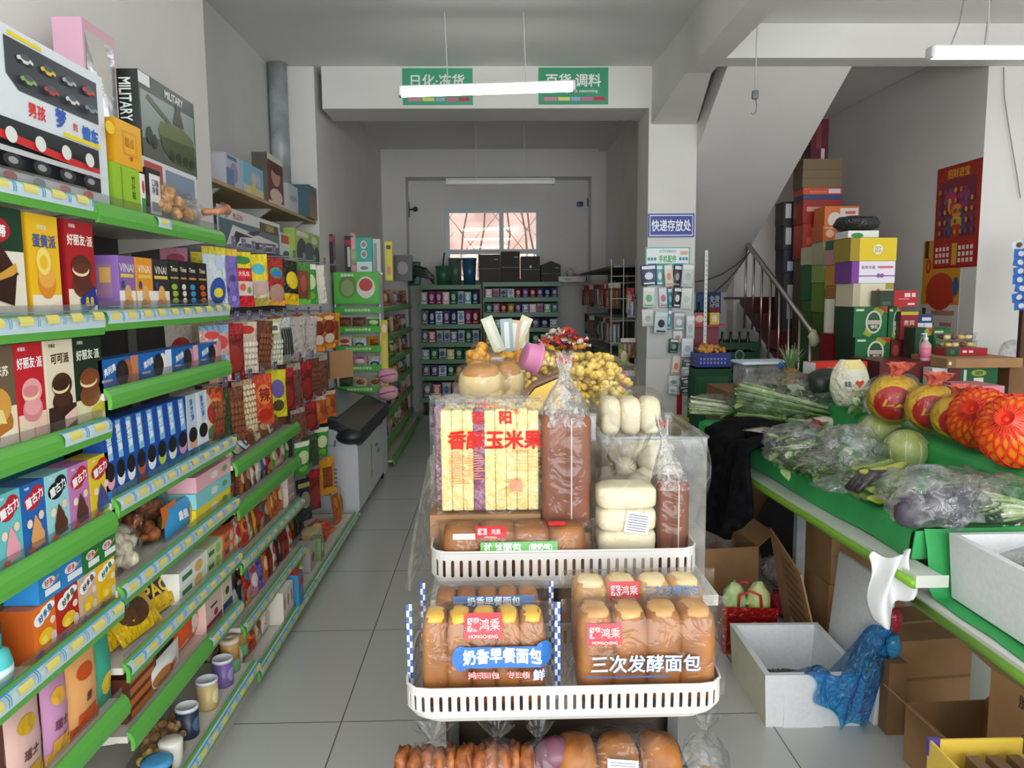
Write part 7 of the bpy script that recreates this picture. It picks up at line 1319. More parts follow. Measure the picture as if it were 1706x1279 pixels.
# right wall of the back room : pegboard with hanging goods
pg = empty('pegboard_rack', (1.495, 6.99, 0)); MB().box(-.03, .02, .02, -.004, 2.68, 1.85, '#46443f/m').build('back_panel', pg)
for y in (.0, 1.34, 2.68): MB().box(-.05, y, 0, -.004, y+.02, 1.87, '#77756e').build('upright', pg)
MB().box(-.40, 0.02, 1.83, -.03, 2.68, 1.85, '#3c3e3c').build('top_board', pg)
GZ = (1.70, 1.36, 1.02, .70)
for z in GZ:
    for k in range(17):
        y = .14+.155*k; MB().tube([(-.03, y, z), (-.36, y, z-.004), (-.37, y, z+.012)], .003, '#8a8880', 5).build('display_hook', pg)
for z in (.06, .40):
    s = MB(); s.box(-.42, .02, z, -.03, 2.68, z+.02, '#5c6a58'); s = s.build('shelf', pg); MB().box(-.432, .02, z-.03, -.421, 2.68, z+.024, '#2c7040').build('price_rail', s)
tag(pg, 'pegboard rack of hanging household goods', 'along the right wall of the back room', 'shelf')
HK2 = {'brush': ('pack of brushes with red card', '#b0aca4', [('r', .1, .05, .9, .7, '#8a3830'), ('r', .2, .1, .3, .66, '#d8d0c0'), ('r', .5, .1, .6, .66, '#d8d0c0')], [(.72, 1, '#a83030')]), 'spoon': ('grey utensil pack', '#8c9090', [('r', .15, .1, .3, .8, '#50545a'), ('r', .45, .1, .6, .8, '#c8ccd0'), ('r', .7, .1, .82, .8, '#50545a')], [(.82, 1, '#50342c')]), 'glove': ('dark red glove pack', '#702830', [('e', .5, .5, .3, .3, '#98484c')], [(.8, 1, '#c8b8a8')]), 'yell': ('yellow green card pack', '#98983c', [('e', .5, .4, .3, .25, '#c8c8a0')], [(.7, 1, '#5c7030')]), 'dark': ('dark green card pack', '#2c4034', [('e', .5, .4, .3, .25, '#8aa090')], []), 'blue': ('blue card pack', '#28588c', [('r', .3, .05, .7, .7, '#88b0c8')], [(.75, 1, '#c8d8d8')]), 'brown': ('brown card pack', '#6a4c38', [('r', .2, .1, .35, .7, '#a08468'), ('r', .5, .1, .65, .7, '#a08468')], [(.8, 1, '#d0c8b8')])}
rg = random.Random(21)
lists = [['spoon', 'brown', 'brush', 'glove', 'brush', 'spoon', 'brown'], ['spoon', 'brush', 'glove', 'spoon', 'brown', 'dark'], ['yell', 'dark', 'glove', 'yell', 'brown', 'dark', 'yell'], ['dark', 'blue', 'blue', 'dark', 'spoon']]
for j, z in enumerate(GZ):
    for k in range(17):
        kk = rg.choice(lists[j]); lk, base, mk, bd = HK2[kk]; key = ('H', kk, j % 2)
        if key not in MESH: MESH[key] = pack(.11, .24, .02, base+'/s', None, mk, False, j*2.2, bands=bd).mesh('hanging_pack')
        tag(inst('hanging_pack', MESH[key], (1.495-.34+rg.uniform(-.03, .03), 6.99+.14+.155*k, z-.245), (rg.uniform(-.05, .05), 0, RM+.55+rg.uniform(-.2, .2))), lk, 'in the right rack\'s '+['top', 'second', 'third', 'lowest'][j]+' row', 'hanging pack', 'packs hanging on the right wall rack')
for k in range(12):
    kk = rg.choice(['gry', 'grn', 'blu', 'teal', 'wht', 'red']); lk, c1, c2 = FK[kk]; key = ('Fg', kk)
    if key not in MESH: MESH[key] = pack(.17, .17, .08, c1+'/s', None, [('e', .5, .5, .3, .3, c2)], seed=k).mesh('household_pack')
    tag(inst('household_pack', MESH[key], (1.495-.36, 7.15+.21*k, .425), RM+.3), lk, "on the right wall rack's low shelf", 'pack', 'packs on the low right shelf')
# goods hung on the end of the right rack, facing the shop
for i, (px, py, w, h, kk, lk) in enumerate(((1051, 500, .07, .22, 'brush', ''), (1064, 510, .08, .2, 'spoon', ''), (1058, 580, .14, .18, 'brown', ''), (1040, 590, .1, .2, 'yell', ''), (1053, 636, .13, .2, 'blue', ''), (1062, 690, .1, .22, 'blue', ''))):
    p = ony(px, py, 6.9); lk, base, mk, bd = HK2[kk]; o = pack(w, h, .03, base+'/s', None, mk, False, i*1.3, bands=bd).build('hanging_pack', None, (min(p.x, 1.29-w/2), 6.93, p.z-h/2)); tag(o, lk, 'hung beside the left edge of the pillar', 'hanging pack', 'packs at the pillar edge')
gr = MB(); 
for k in range(8): gr.tube([(1.06, 6.955, .35+.2*k), (1.298, 6.955, .35+.2*k)], .004, '#a8a8a0', 5)
for x in (1.07, 1.18, 1.29): gr.tube([(x, 6.96, 0), (x, 6.96, 1.9)], .005, '#a8a8a0', 5)
tag(gr.build('wire_grid'), 'wire grid panel', 'left of the pillar holding packs', 'wire grid')

# ------------------------------------------------------------------ phone accessories on the pillar
YP = YB-.003
px_plate('poster', (1075, 412), (1149, 445), YB, '#38b0b0', [('r', .03, .05, .97, .95, '#eef4f2'), ('t', '手机配件', .5, .42, .36, '#3cae5c', {'b': .05, 'mw': .4}), ('t', 'COOBAO', .5, .8, .14, '#3c9c70', {'b': .02}), ('r', .78, .62, .95, .8, '#e0b080')]+[('e', .08+.07*i, .42, .03, .09, '#2c90a0') for i in range(3)]+[('e', .78+.07*i, .42, .03, .09, '#2c90a0') for i in range(3)]+[('r', .06, .06, .94, .2, '#38a8b8')], 'white poster with green characters for phone accessories', 'on the pillar below the blue sign', 'poster')
acc = [(1081, 458, 26, 34, '#303c68', '#e0e4ec', 'navy blue'), (1099, 458, 11, 34, '#58a8b0', '#d8e8e8', 'slim teal'), (1114, 459, 14, 36, '#e4dccc', '#c88858', 'cream and tan'), (1128, 459, 13, 36, '#34343a', '#a8acb0', 'black'), (1146, 459, 20, 38, '#ccd4d0', '#a8b4b0', 'pale grey'),
 (1081, 495, 20, 34, '#d8e4dc', '#3ca860', 'white and green'), (1105, 495, 15, 33, '#e0e0e4', '#b05860', 'white and red'), (1116, 496, 8, 34, '#2c88a0', '#a0d0d8', 'narrow teal'), (1128, 495, 14, 34, '#2c2c30', '#e0e0e0', 'black and white'), (1143, 497, 19, 36, '#dce8e0', '#b8ccc0', 'pale mint'),
 (1079, 529, 20, 29, '#dcdcd8', '#b0b0b0', 'white'), (1101, 537, 23, 37, '#c4dce0', '#303438', 'pale blue with a black dot'), (1115, 532, 6, 34, '#3c98b0', '#a0d0d8', 'very narrow teal'), (1131, 535, 19, 30, '#a8b0b4', '#e0e4e8', 'silver'), (1150, 545, 14, 40, '#d4dcdc', '#a8b4b8', 'tall pale'),
 (1129, 561, 16, 22, '#e0dcd8', '#b08878', 'small white'), (1122, 576, 16, 24, '#2c5048', '#88a8a0', 'dark green'), (1145, 579, 20, 32, '#d0dce0', '#9cb0bc', 'pale blue'), (1126, 608, 14, 33, '#e8dccc', '#e0905c', 'white and peach'), (1145, 606, 17, 14, '#505458', '#d8dce0', 'grey topped'), (1145, 618, 20, 15, '#a8acb4', '#e0e4e8', 'grey'), (1122, 635, 19, 20, '#dce0e0', '#88a0b8', 'white with a blue dot'), (1143, 635, 18, 15, '#3c3e42', '#d8dcdc', 'black and white low'), (1121, 650, 15, 14, '#d8dcd8', '#98a8a0', 'lowest white'), (1141, 650, 18, 14, '#34363a', '#d0d4d4', 'lowest black')]
rp = random.Random(4)
for i, (px, py, w, h, c1, c2, lk) in enumerate(acc):
    layer = .035+.028*(i % 3); y = YB-layer; p = ony(px, py, y); W_, H_ = w*y/F, h*y/F
    b = MB(); b.rbox(-W_/2, -.011, -H_/2, W_/2, .011, H_/2, c1, .006, 2)
    b.art(lambda u, v, o: (-W_/2+W_*u, -.0115-o, -H_/2+H_*v), W_, H_, [('r', .08, .78, .92, .94, '#e8e8e8'), ('e', .5, .45, .26, .18, c2), ('r', .15, .06, .85, .14, c2)])
    t = b.build('phone_accessory_pack', None, p, (0, rp.uniform(-.12, .12), rp.uniform(-.2, .2))); tag(t, lk+' accessory pack', 'hung on the pillar', 'accessory pack', 'phone accessory packs on the pillar')
hs = empty('hook_strip', (1.5, YB, 1.05)); MB().box(-.2, -.012, 0, .19, -.001, .72, '#c8ccc8').build('backing', hs)
for k in range(6): MB().tube([(-.16+.065*k, -.012, .62), (-.16+.065*k, -.1, .615)], .003, '#b0b0ac', 5).build('hook', hs)
tag(hs, 'pale hook backing panel', 'on the pillar behind the accessory packs', 'panel')
rs = MB(); rs.box(0, -.008, 0, .045, 0, .17, '#b02420'); p = ony(1127, 690, YB-.002); tag(rs.build('red_strip', None, p), 'short red strip', 'at the foot of the pillar packs', 'strip')

# ------------------------------------------------------------------ under the stairs
def crate(x, y, z, w, d, h, col, look, place, text_=None, mark='#b8ccb8', group=None):
    t = empty('plastic_crate', (x, y, z)); b = MB(); th = .015
    for k in range(3):
        z0 = h*k/3; b.box(-w/2, -d/2, z0+.01, w/2, -d/2+th, z0+h/3-.015, col).box(-w/2, -d/2+th, z0+.01, -w/2+th, d/2, z0+h/3-.015, col).box(w/2-th, -d/2+th, z0+.01, w/2, d/2, z0+h/3-.015, col)
    for sx in (-1, 1): b.box(sx*w/2-(th if sx > 0 else 0), -d/2-.003, 0, sx*w/2+(0 if sx > 0 else th), -d/2+th, h, col)
    b.box(-w/2+th, -d/2+th, .0, w/2-th, d/2, .012, col); b.box(-w/2+th, d/2-th, .012, w/2-th, d/2, h, col)
    b.art(lambda u, v, o: (-w/2+w*u, -d/2-.002-o, h*v), w, h, [('e', .5, .5, .12, .2, mark), ('e', .5, .5, .09, .15, col)]); b.build('crate_body', t)
    if text_: q = MB(); q.art(lambda u, v, o: (-w/2+w*u, -d/2-.004-o, h*v), w, h, [('t', text_, .5, .5, .4, '#e0d8a0', {'b': .03})]); q.build('printed_letters', t)
    bt = MB()
    for i in range(4): bt.lathe([(.03, 0), (.03, h*.8), (.012, h*1.05), (.012, h*1.25), (0, h*1.25)], '#1e3024/g', 10, (-w*.33+w*.22*i, 0, .014))
    if col != '#22348c': bt.build('bottles', t)
    tag(t, look, place, 'crate', group); return t
for j, x in enumerate((1.94, 2.34)):
    for k in range(5 if j == 0 else 4): crate(x, 7.4, .0+.29*k, .38, .3, .27 if k < 9 else .2, '#1c4a30', 'dark green beer crate', 'stacked behind the pillar under the stairs', group='green beer crates', mark='#88a890')
bc = empty('blue_crate', ony(1183, 612, 6.3)); b = MB(); b.box(-.14, -.1, 0, .14, .1, .012, '#22348c')
for a in ((-.14, -.1, 0, .14, -.088, .125), (-.14, .088, 0, .14, .1, .125), (-.14, -.088, 0, -.128, .088, .125), (.128, -.088, 0, .14, .088, .125)): b.box(*a, '#22348c')
b.art(lambda u, v, o: (-.14+.28*u, -.1-o, .125*v), .28, .125, [('r', .1+.1*k, .3, .16+.1*k, .45, '#8890b8') for k in range(8)]+[('r', .1+.1*k, .55, .16+.1*k, .7, '#8890b8') for k in range(8)]); b.build('crate_body', bc)
hp = blob_cluster(.26, .19, .07, 'ring_snack', 40, .022, 7); hp.build('orange_snacks', bc, (0, 0, .11)); film_blob(.13, .09, .05, 'film', 4, .2).build('plastic_film', bc, (0, 0, .1)); tag(bc, 'blue slotted crate with orange snacks', 'beside the pillar', 'crate')
crate(1.78, 6.32, 0, .3, .22, .27, '#1c4a30', 'dark green crate', 'lower one under the blue crate', None); 
pz = ony(1183, 612, 6.3); b = MB(); b.box(1.64, 6.2, .345, 1.94, 6.42, pz.z-.002, '#1f5034/m'); b.art(lambda u, v, o: (1.64+.3*u, 6.2-o, .345+(pz.z-.347)*v), .3, pz.z-.35, [('r', .1, .1, .9, .9, '#245c3c'), ('r', .45, .3, .7, .5, '#a8b8b0')]); tag(b.build('stacked_crate'), 'dark green closed crate', 'directly under the blue crate', 'crate')
yc2 = empty('yellow_crate', onz(1128, 742, .3)); b = MB(); 
for k in range(5): b.box(-.13, -.1, .02+.05*k, .13, -.09, .055+.05*k, '#c8b41c').box(-.13, -.09, .02+.05*k, -.12, .1, .055+.05*k, '#c8b41c').box(.12, -.09, .02+.05*k, .13, .1, .055+.05*k, '#c8b41c')
for sx in (-.13, .118): b.box(sx, -.104, 0, sx+.012, -.088, .27, '#c8b41c')
b.box(-.13, -.1, 0, .13, .1, .012, '#c8b41c').box(-.13, .09, .012, .13, .1, .27, '#c8b41c'); b.build('crate_body', yc2); tag(yc2, 'yellow slotted plastic crate', 'at the foot of the pillar', 'crate')
b = MB(); b.box(yc2.location.x-.14, yc2.location.y-.1, 0, yc2.location.x+.14, yc2.location.y+.1, .297, 'cardboard_dark'); tag(b.build('support_carton'), 'dark carton', 'under the yellow crate', 'carton')
b = MB(); b.box(-.012, -.004, 0, .012, .004, .75, '#d8d8d4'); b.art(lambda u, v, o: (-.012+.024*u, -.004-o, .75*v), .024, .75, [('r', .3, .03+.05*k, .7, .045+.05*k, '#8a8a86') for k in range(19)]); p = ony(1174, 572, 6.25); st2 = b.build('perforated_post', None, p); tag(st2, 'white perforated metal post', 'right of the pillar', 'post')
rsx = MB(); rsx.box(-.12, -.1, 0, .16, .1, .015, '#a02838'); rsx.box(-.1, .08, -.45, .14, .1, 0, '#8a2030'); p = ony(1165, 545, 6.4); ro = rsx.build('red_shelf', None, (1.83, 6.6, p.z)); tag(ro, 'small red display shelf', 'beside the pillar above the blue crate', 'shelf')
for i, (c, lk, w) in enumerate((('#b83048', 'pink red box', .12), ('#c8a828', 'yellow packet', .08))): tag(carton(w, .08, .1, c, [('e', .5, .5, .3, .3, '#e0c0b0')]).build('snack_box', None, (1.76+.13*i, 6.58, p.z+.016)), lk, 'on the small red shelf', 'box')
px_plate('poster', (1160, 487), (1200, 522), 8.58, '#28508c', [('t', '免费\n试用', .75, .5, .7, '#e8ecf4', {'b': .03, 'mw': .4}), ('r', .05, .1, .45, .9, '#3c70a8'), ('r', .55, .08, .95, .3, '#c04050')], 'blue poster with white and red characters', 'on the wall under the stairs', 'poster')
for i, (a_, b_) in enumerate((((1155, 470), (1245, 425)), ((1170, 500), (1250, 418)))):
    p, q = ony(*a_, 6.9), ony(*b_, 7.7); m_ = p.lerp(q, .5)-V((0, 0, .06)); tag(MB().tube([p, p.lerp(q, .25)-V((0, 0, .045)), m_, p.lerp(q, .75)-V((0, 0, .045)), q], .006, '#3c3a38', 5).build('power_cord'), ('upper', 'lower')[i]+' sagging dark cable', 'running from the pillar to the stair rail', 'cord')
# ------------------------------------------------------------------ calendars
def wall_sheet(name, pxs, y0y1, zt, zb, base, items, look, off=.004):
    y0, y1 = y0y1; w = y1-y0; b = MB(); b.box(-.002, 0, 0, 0, w, zt-zb, base); b.art(lambda u, v, o: (-.002-o, w*(1-u), (zt-zb)*v), w, zt-zb, items); o = b.build(name, None, (XR-off, y0, zb)); tag(o, look, 'on the stair side wall', 'calendar'); return o
ya, yb2 = onx(1637, 300, XR).y, onx(1563, 300, XR).y; zt = onx(1637, 262, XR).z; zb = onx(1637, 443, XR).z
its = [('r', .03, .03, .97, .97, '#a83020'), ('r', .08, .3, .92, .86, '#7c2c3c'), ('t', '招财进宝', .5, .92, .09, '#e0a030', {'b': .04, 'mw': .75}), ('e', .35, .68, .13, .1, '#b83c60'), ('e', .65, .68, .13, .1, '#983c6c'), ('e', .5, .55, .12, .07, '#d89028'), ('e', .5, .44, .14, .06, '#e0b040'), ('r', .28, .32, .38, .5, '#38587c'), ('r', .62, .32, .72, .5, '#38587c'), ('r', .4, .3, .6, .42, '#b83c2c'), ('r', .3, .56, .34, .68, '#e8b838'), ('r', .02, .02, .98, .24, '#c02828'), ('r', .44, .03, .56, .24, '#d8a838')]
its += [('r', .06+.09*i, .05+.06*j, .12+.09*i, .09+.06*j, '#e8dcd0') for i in range(4) for j in range(3)]+[('r', .6+.09*i, .05+.06*j, .66+.09*i, .09+.06*j, '#e8dcd0') for i in range(4) for j in range(3)]+[('e', .15+.12*(i % 7), .35+.1*(i//7), .03, .025, ('#d87830', '#8c3c70', '#3c6080', '#d8a030')[i % 4]) for i in range(34)]
wall_sheet('wall_calendar', None, (ya, yb2), zt, zb, '#a02a20', its, 'red and gold new year wall calendar')
yc_, yd = onx(1601, 450, XR).y, onx(1538, 450, XR).y; zt2 = onx(1600, 395, XR).z; zb2 = onx(1600, 600, XR).z
wall_sheet('wall_calendar', None, (yc_, yd), zt2, zb2, '#ddd8d2', [('r', 0, .45, 1, 1, '#dc9a2c'), ('e', .5, .56, .38, .16, '#c8402c'), ('r', .14, .46, .86, .62, '#c8402c'), ('t', '0', .16, .78, .13, '#c84024', {'b': .04}), ('r', .05, .85, .15, 1, '#4c4034'), ('e', .9, .6, .08, .08, '#3c6890'), ('r', .3, .36, .9, .4, '#c88878'), ('r', .05, .34, .15, .42, '#50504c')]+[('r', .1+.45*(i % 2), .06+.07*(i//2), .4+.45*(i % 2), .09+.07*(i//2), ('#b8b0a8', '#c08878')[i % 2]) for i in range(8)], 'older orange calendar half hidden', .001)
# ------------------------------------------------------------------ stacked goods by the stairs
def wb(px0, py0, px1, py1, y, col, art, look, place, d=.25, side=None, name='gift_box', cat='box', rz=0.0, zmin=None, sideart=()):
    pm = (px0+px1)/2; a = ony(px0, (py0+py1)/2, y); c = ony(px1, (py0+py1)/2, y); zt_ = ony(pm, py0, y).z; zb_ = ony(pm, py1, y).z if zmin is None else zmin
    o = carton(abs(c.x-a.x), d, zt_-zb_, col, art, side, None, sideart).build(name, None, ((a.x+c.x)/2, y+d/2, zb_), rz); tag(o, look, place, cat); return o
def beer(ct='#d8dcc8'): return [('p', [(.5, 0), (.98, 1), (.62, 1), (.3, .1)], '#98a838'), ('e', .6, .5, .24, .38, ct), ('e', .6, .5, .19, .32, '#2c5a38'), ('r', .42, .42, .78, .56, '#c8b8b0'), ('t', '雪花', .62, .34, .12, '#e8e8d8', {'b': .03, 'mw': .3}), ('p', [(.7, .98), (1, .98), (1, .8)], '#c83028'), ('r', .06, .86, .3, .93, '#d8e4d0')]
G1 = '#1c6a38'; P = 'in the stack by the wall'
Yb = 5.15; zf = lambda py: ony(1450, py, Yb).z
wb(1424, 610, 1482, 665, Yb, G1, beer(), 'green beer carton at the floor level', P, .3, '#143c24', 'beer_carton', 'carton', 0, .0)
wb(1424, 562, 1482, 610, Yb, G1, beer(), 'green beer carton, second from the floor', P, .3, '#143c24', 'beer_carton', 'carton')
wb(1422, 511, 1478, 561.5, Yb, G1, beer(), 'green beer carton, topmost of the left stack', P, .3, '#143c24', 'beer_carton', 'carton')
wb(1484, 605, 1530, 660, Yb, '#6a1c24', [('r', .1, .2, .5, .8, '#8c2c34')], 'dark red carton at floor level', 'right of the green beer cartons', .3, None, 'gift_box', 'carton', 0, 0)
wb(1484, 566, 1500, 604.5, Yb, '#6c2420', [('e', .5, .55, .35, .25, '#a84c3c'), ('r', .2, .1, .8, .2, '#c8a860')], 'narrow maroon gift box with round print', 'between beer cartons', .2)
wb(1501, 566, 1518, 604.5, Yb, '#7a2424', [('r', .3, .3, .7, .8, '#b8a070')], 'narrow maroon gift box with gold print', 'between beer cartons', .2)
wb(1519, 566, 1530, 604.5, Yb, '#2c2c4c', [('r', .3, .1, .7, .5, '#d8d8e0')], 'slim navy gift box', 'between beer cartons', .2)
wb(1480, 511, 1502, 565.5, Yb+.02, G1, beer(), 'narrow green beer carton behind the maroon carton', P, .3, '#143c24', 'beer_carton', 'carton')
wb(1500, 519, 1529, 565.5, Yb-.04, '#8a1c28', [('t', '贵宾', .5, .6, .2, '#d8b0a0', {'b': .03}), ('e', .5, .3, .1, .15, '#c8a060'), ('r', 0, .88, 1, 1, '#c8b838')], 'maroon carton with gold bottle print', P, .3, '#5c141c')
wb(1421, 472, 1488, 510.5, Yb+.03, '#e0d8b8', [('r', 0, .0, .18, 1, '#b8b090'), ('e', .62, .5, .06, .28, '#c86858'), ('r', .8, .75, 1, 1, '#a09840')], 'cream gift carton', 'on the green beer carton stack', .26)
wb(1466, 484, 1489, 510, Yb-.12, '#2c3c2c', [('r', .2, .1, .8, .3, '#506048')], 'dark green end of a gift box', 'before the cream carton', .12)
wb(1489.5, 484, 1528, 510.5, Yb-.04, '#b8242c', [('r', .45, .6, .7, .85, '#e8d0cc'), ('r', .76, .6, .92, .85, '#e8d0cc'), ('r', .2, .45, .65, .5, '#e0a8a0'), ('r', .6, .1, .9, .22, '#f0d8d4')], 'bright red gift box with white print', P, .26, '#2c3c2c')
wb(1419, 435, 1491, 471.5, Yb+.03, '#e8e4ec', [('r', 0, 0, .17, 1, '#7c3c98'), ('r', .17, .3, 1, .36, '#9c68b8'), ('e', .62, .34, .05, .1, '#8c58ac'), ('e', .7, .34, .05, .1, '#8c58ac'), ('t', '营养早餐', .38, .72, .16, '#a868a8', {'b': .02}), ('r', .6, .68, .95, .78, '#d86878')], 'white milk carton with a purple ribbon', 'above the cream gift carton', .26, '#7c3c98')
wb(1417, 396, 1494, 434.5, Yb+.03, '#e0c428', [('r', 0, 0, .2, 1, '#a08820'), ('e', .6, .5, .1, .22, '#f0ecdc'), ('t', '纯牛\n鲜奶', .6, .5, .3, '#a88c5c', {'b': .02})], 'bright yellow milk carton', 'topping the gift stack by the wall', .26, '#a08820')
wb(1413, 384, 1464, 395.5, Yb+.18, '#e4e8e4', [('e', .3, .3, .2, .4, '#3c8c4c')], 'white carton with a green mark', 'behind the yellow milk carton', .2)
sk = film_blob(.15, .12, .055, '#2c2e2e/s', 3, .2, 22, 12).build('black_sack', None, (ony(1436, 380, Yb+.2).x, Yb+.28, ony(1436, 384, Yb+.2).z)); tag(sk, 'black plastic sack', 'on the white carton above the gift stack', 'sack')
b = MB(); bx0 = ony(1413, 400, Yb+.32); b.box(bx0.x, Yb+.31, 0, bx0.x+.2, Yb+.38, ony(1436, 396, Yb+.2).z-.01, 'cardboard_dark'); tag(b.build('carton_column'), 'tall dark cardboard column', 'behind the gift stack', 'carton')
for i, (x0, y0, x1, y1, col, lk) in enumerate(((1528, 520, 1553, 560, '#e4e6ec', 'white card with navy top'),)):
    wb(x0, y0+3, x1, y1, Yb+.0, col, [('r', 0, .6, 1, 1, '#283868'), ('r', .3, .7, .9, .85, '#d8dce8'), ('r', .42, 0, .5, .6, '#b8bcc8')], lk, 'beside the maroon bottle carton', .02, None, 'display_card', 'card')
b = MB(); q0, q1 = ony(1528, 560, Yb+.06), ony(1552, 560, Yb+.06); b.box(q0.x, Yb, 0, q1.x, Yb+.1, ony(1540, 560, Yb).z-.002, '#5c141c'); tag(b.build('maroon_carton'), 'tall maroon carton', 'under the white card', 'carton')
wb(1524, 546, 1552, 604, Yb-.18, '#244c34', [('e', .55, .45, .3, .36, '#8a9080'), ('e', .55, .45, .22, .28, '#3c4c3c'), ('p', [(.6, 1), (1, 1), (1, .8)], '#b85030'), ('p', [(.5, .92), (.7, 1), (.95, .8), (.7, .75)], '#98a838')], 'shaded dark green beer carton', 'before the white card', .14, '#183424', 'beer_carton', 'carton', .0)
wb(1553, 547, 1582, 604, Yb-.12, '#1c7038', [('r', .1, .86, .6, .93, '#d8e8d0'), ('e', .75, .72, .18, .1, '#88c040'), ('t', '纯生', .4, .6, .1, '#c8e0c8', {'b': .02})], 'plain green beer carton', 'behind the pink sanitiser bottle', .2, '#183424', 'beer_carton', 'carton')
Yt = 4.62
wb(1465, 602, 1552, 645, Yt+.1, '#6a2028', [('r', .6, .1, .98, .9, '#1c4a2c'), ('r', .66, .3, .9, .6, '#305c40'), ('r', .05, .8, .5, .9, '#8c3038')], 'dark red and green flat carton', 'behind the wrapped pomelos', .4, '#5c1820', 'gift_box', 'carton', 0, 0)
wb(1553, 613, 1581, 640, Yt-.02, '#dcdedc', [('r', .1, .2, .9, .23, '#b0b4b4')], 'white sheeted carton end', 'right of the dark red flat carton', .1, None, 'gift_box', 'carton', 0, .0)
wb(1583, 613, 1662, 640, Yt-.05, '#1c5c34', [('r', 0, 0, .22, 1, '#6a2028'), ('e', .6, .7, .16, .2, '#98a840'), ('t', '009', .6, .7, .24, '#183420', {'b': .03}), ('r', .5, .12, .7, .4, '#d8dcd0'), ('r', .28, .2, .34, .9, '#c8d4c0')], 'green beer carton with a yellow oval', 'under the brown open carton lid', .35, '#6a2028', 'beer_carton', 'carton')
wb(1583, 641, 1662, 690, Yt-.05, '#6a2028', [('r', .2, .3, .8, .8, '#7c2c34')], 'maroon carton', 'under the green beer carton', .35, None, 'gift_box', 'carton', 0, 0)
wb(1578, 597, 1704, 612.5, Yt-.08, 'cardboard', [('r', 0, .0, .12, 1, '#8c6844'), ('e', .04, .5, .02, .2, '#e8e8e0')], 'long flat brown carton', 'on the green beer carton', .4, None, 'flat_carton', 'carton')
b = MB(); q0 = ony(1664, 620, Yt+.1); b.box(q0.x, Yt, 0, q0.x+.2, Yt+.25, ony(1640, 613, Yt-.08).z-.003, 'cardboard_dark'); tag(b.build('support_carton'), 'dark carton', 'under the right end of the flat brown carton', 'carton')
wb(1613, 643, 1672, 700, Yt-.55, '#d07080', [('r', 0, .86, 1, 1, '#dc98a0'), ('e', .3, .3, .12, .2, '#c04c5c'), ('e', .42, .22, .06, .12, '#3c6c90')], 'pink gift box', 'behind the netted pomelos', .25, '#b85868', 'gift_box', 'box', 0, 0)
wb(1652, 663, 1712, 720, Yt-.9, '#2c8048', [('t', '绿色\n鲜', .45, .55, .5, '#d8e8d0', {'b': .02}), ('r', .85, 0, 1, 1, '#e0e4e0'), ('r', .05, .85, .2, .9, '#d8e8d0')], 'small green carton with white characters', 'behind the netted pomelos', .2, None, 'gift_box', 'box', 0, 0)
wb(1576, 580, 1645, 597, Yt+.12, '#a82430', [('r', 0, 0, .32, 1, '#244c34'), ('r', .4, .4, .5, .7, '#e8d8d4'), ('r', .55, .4, .65, .7, '#e8d8d4'), ('r', .1, .2, .2, .8, '#486c50')], 'red carton with dark green end', 'under the clear fruit boxes', .14, None, 'gift_box', 'carton', 0, ony(1610, 597, Yt-.08).z)
for k in range(2):
    q = ony(1604-2*k, 580-12.5*k, Yt+.12); t = empty('fruit_box', (q.x, Yt+.19, q.z+.001)); MB().rbox(-.1, -.065, 0, .1, .065, .04, 'clear_plastic', .015, 3).build('clear_tub', t); f_ = MB()
    for i in range(8): f_.ell((-.07+.045*(i % 4), -.03+.05*(i//4), .02), (.022, .024, .016), ('#e8c860', '#f0e0a0', '#70401c')[(i+k) % 3], 10, 6)
    f_.build('fruit_pieces', t); MB().rbox(-.104, -.069, .038, .104, .069, .046, 'clear_plastic', .012, 3).build('lid', t); tag(t, ('lower', 'upper')[k]+' clear box of yellow cut fruit', 'stacked on the red carton at the right', 'fruit box')
q = ony(1562, 606, Yt+.0); t = empty('sanitiser_bottle', (q.x, Yt+.14, ony(1520, 602, Yt+.1).z)); b = MB(); b.lathe([(.03, 0), (.033, .01), (.033, .10), (.014, .125)], '#d8a8b4/g', 18); b.build('bottle', t); MB().lathe([(.0335, .02), (.0335, .085)], '#e87c98', 18).build('paper_label', t); MB().lathe([(.014, .125), (.014, .145), (.006, .15), (.006, .175), (0, .175)], '#e0e4e8', 12).build('pump', t); MB().tube([(0, 0, .17), (-.03, 0, .168)], .005, '#e0e4e8', 6).build('nozzle', t); tag(t, 'pink sanitiser bottle with white pump', 'before the plain green beer carton', 'bottle')
q = ony(1496, 640, 3.9); t = empty('wine_bottle', (q.x, 3.9, .957)); MB().lathe([(.036, 0), (.038, .02), (.038, .10), (.018, .14)], '#2c3028/g', 16).build('glass', t); MB().lathe([(.018, .14), (.018, .165)], '#e4e4e6', 14).build('white_band', t); MB().lathe([(.0185, .165), (.019, .215), (0, .216)], '#1c2448', 14).build('navy_cap', t); tag(t, 'bottle with navy cap and white band', 'behind the first wrapped pomelo', 'bottle')
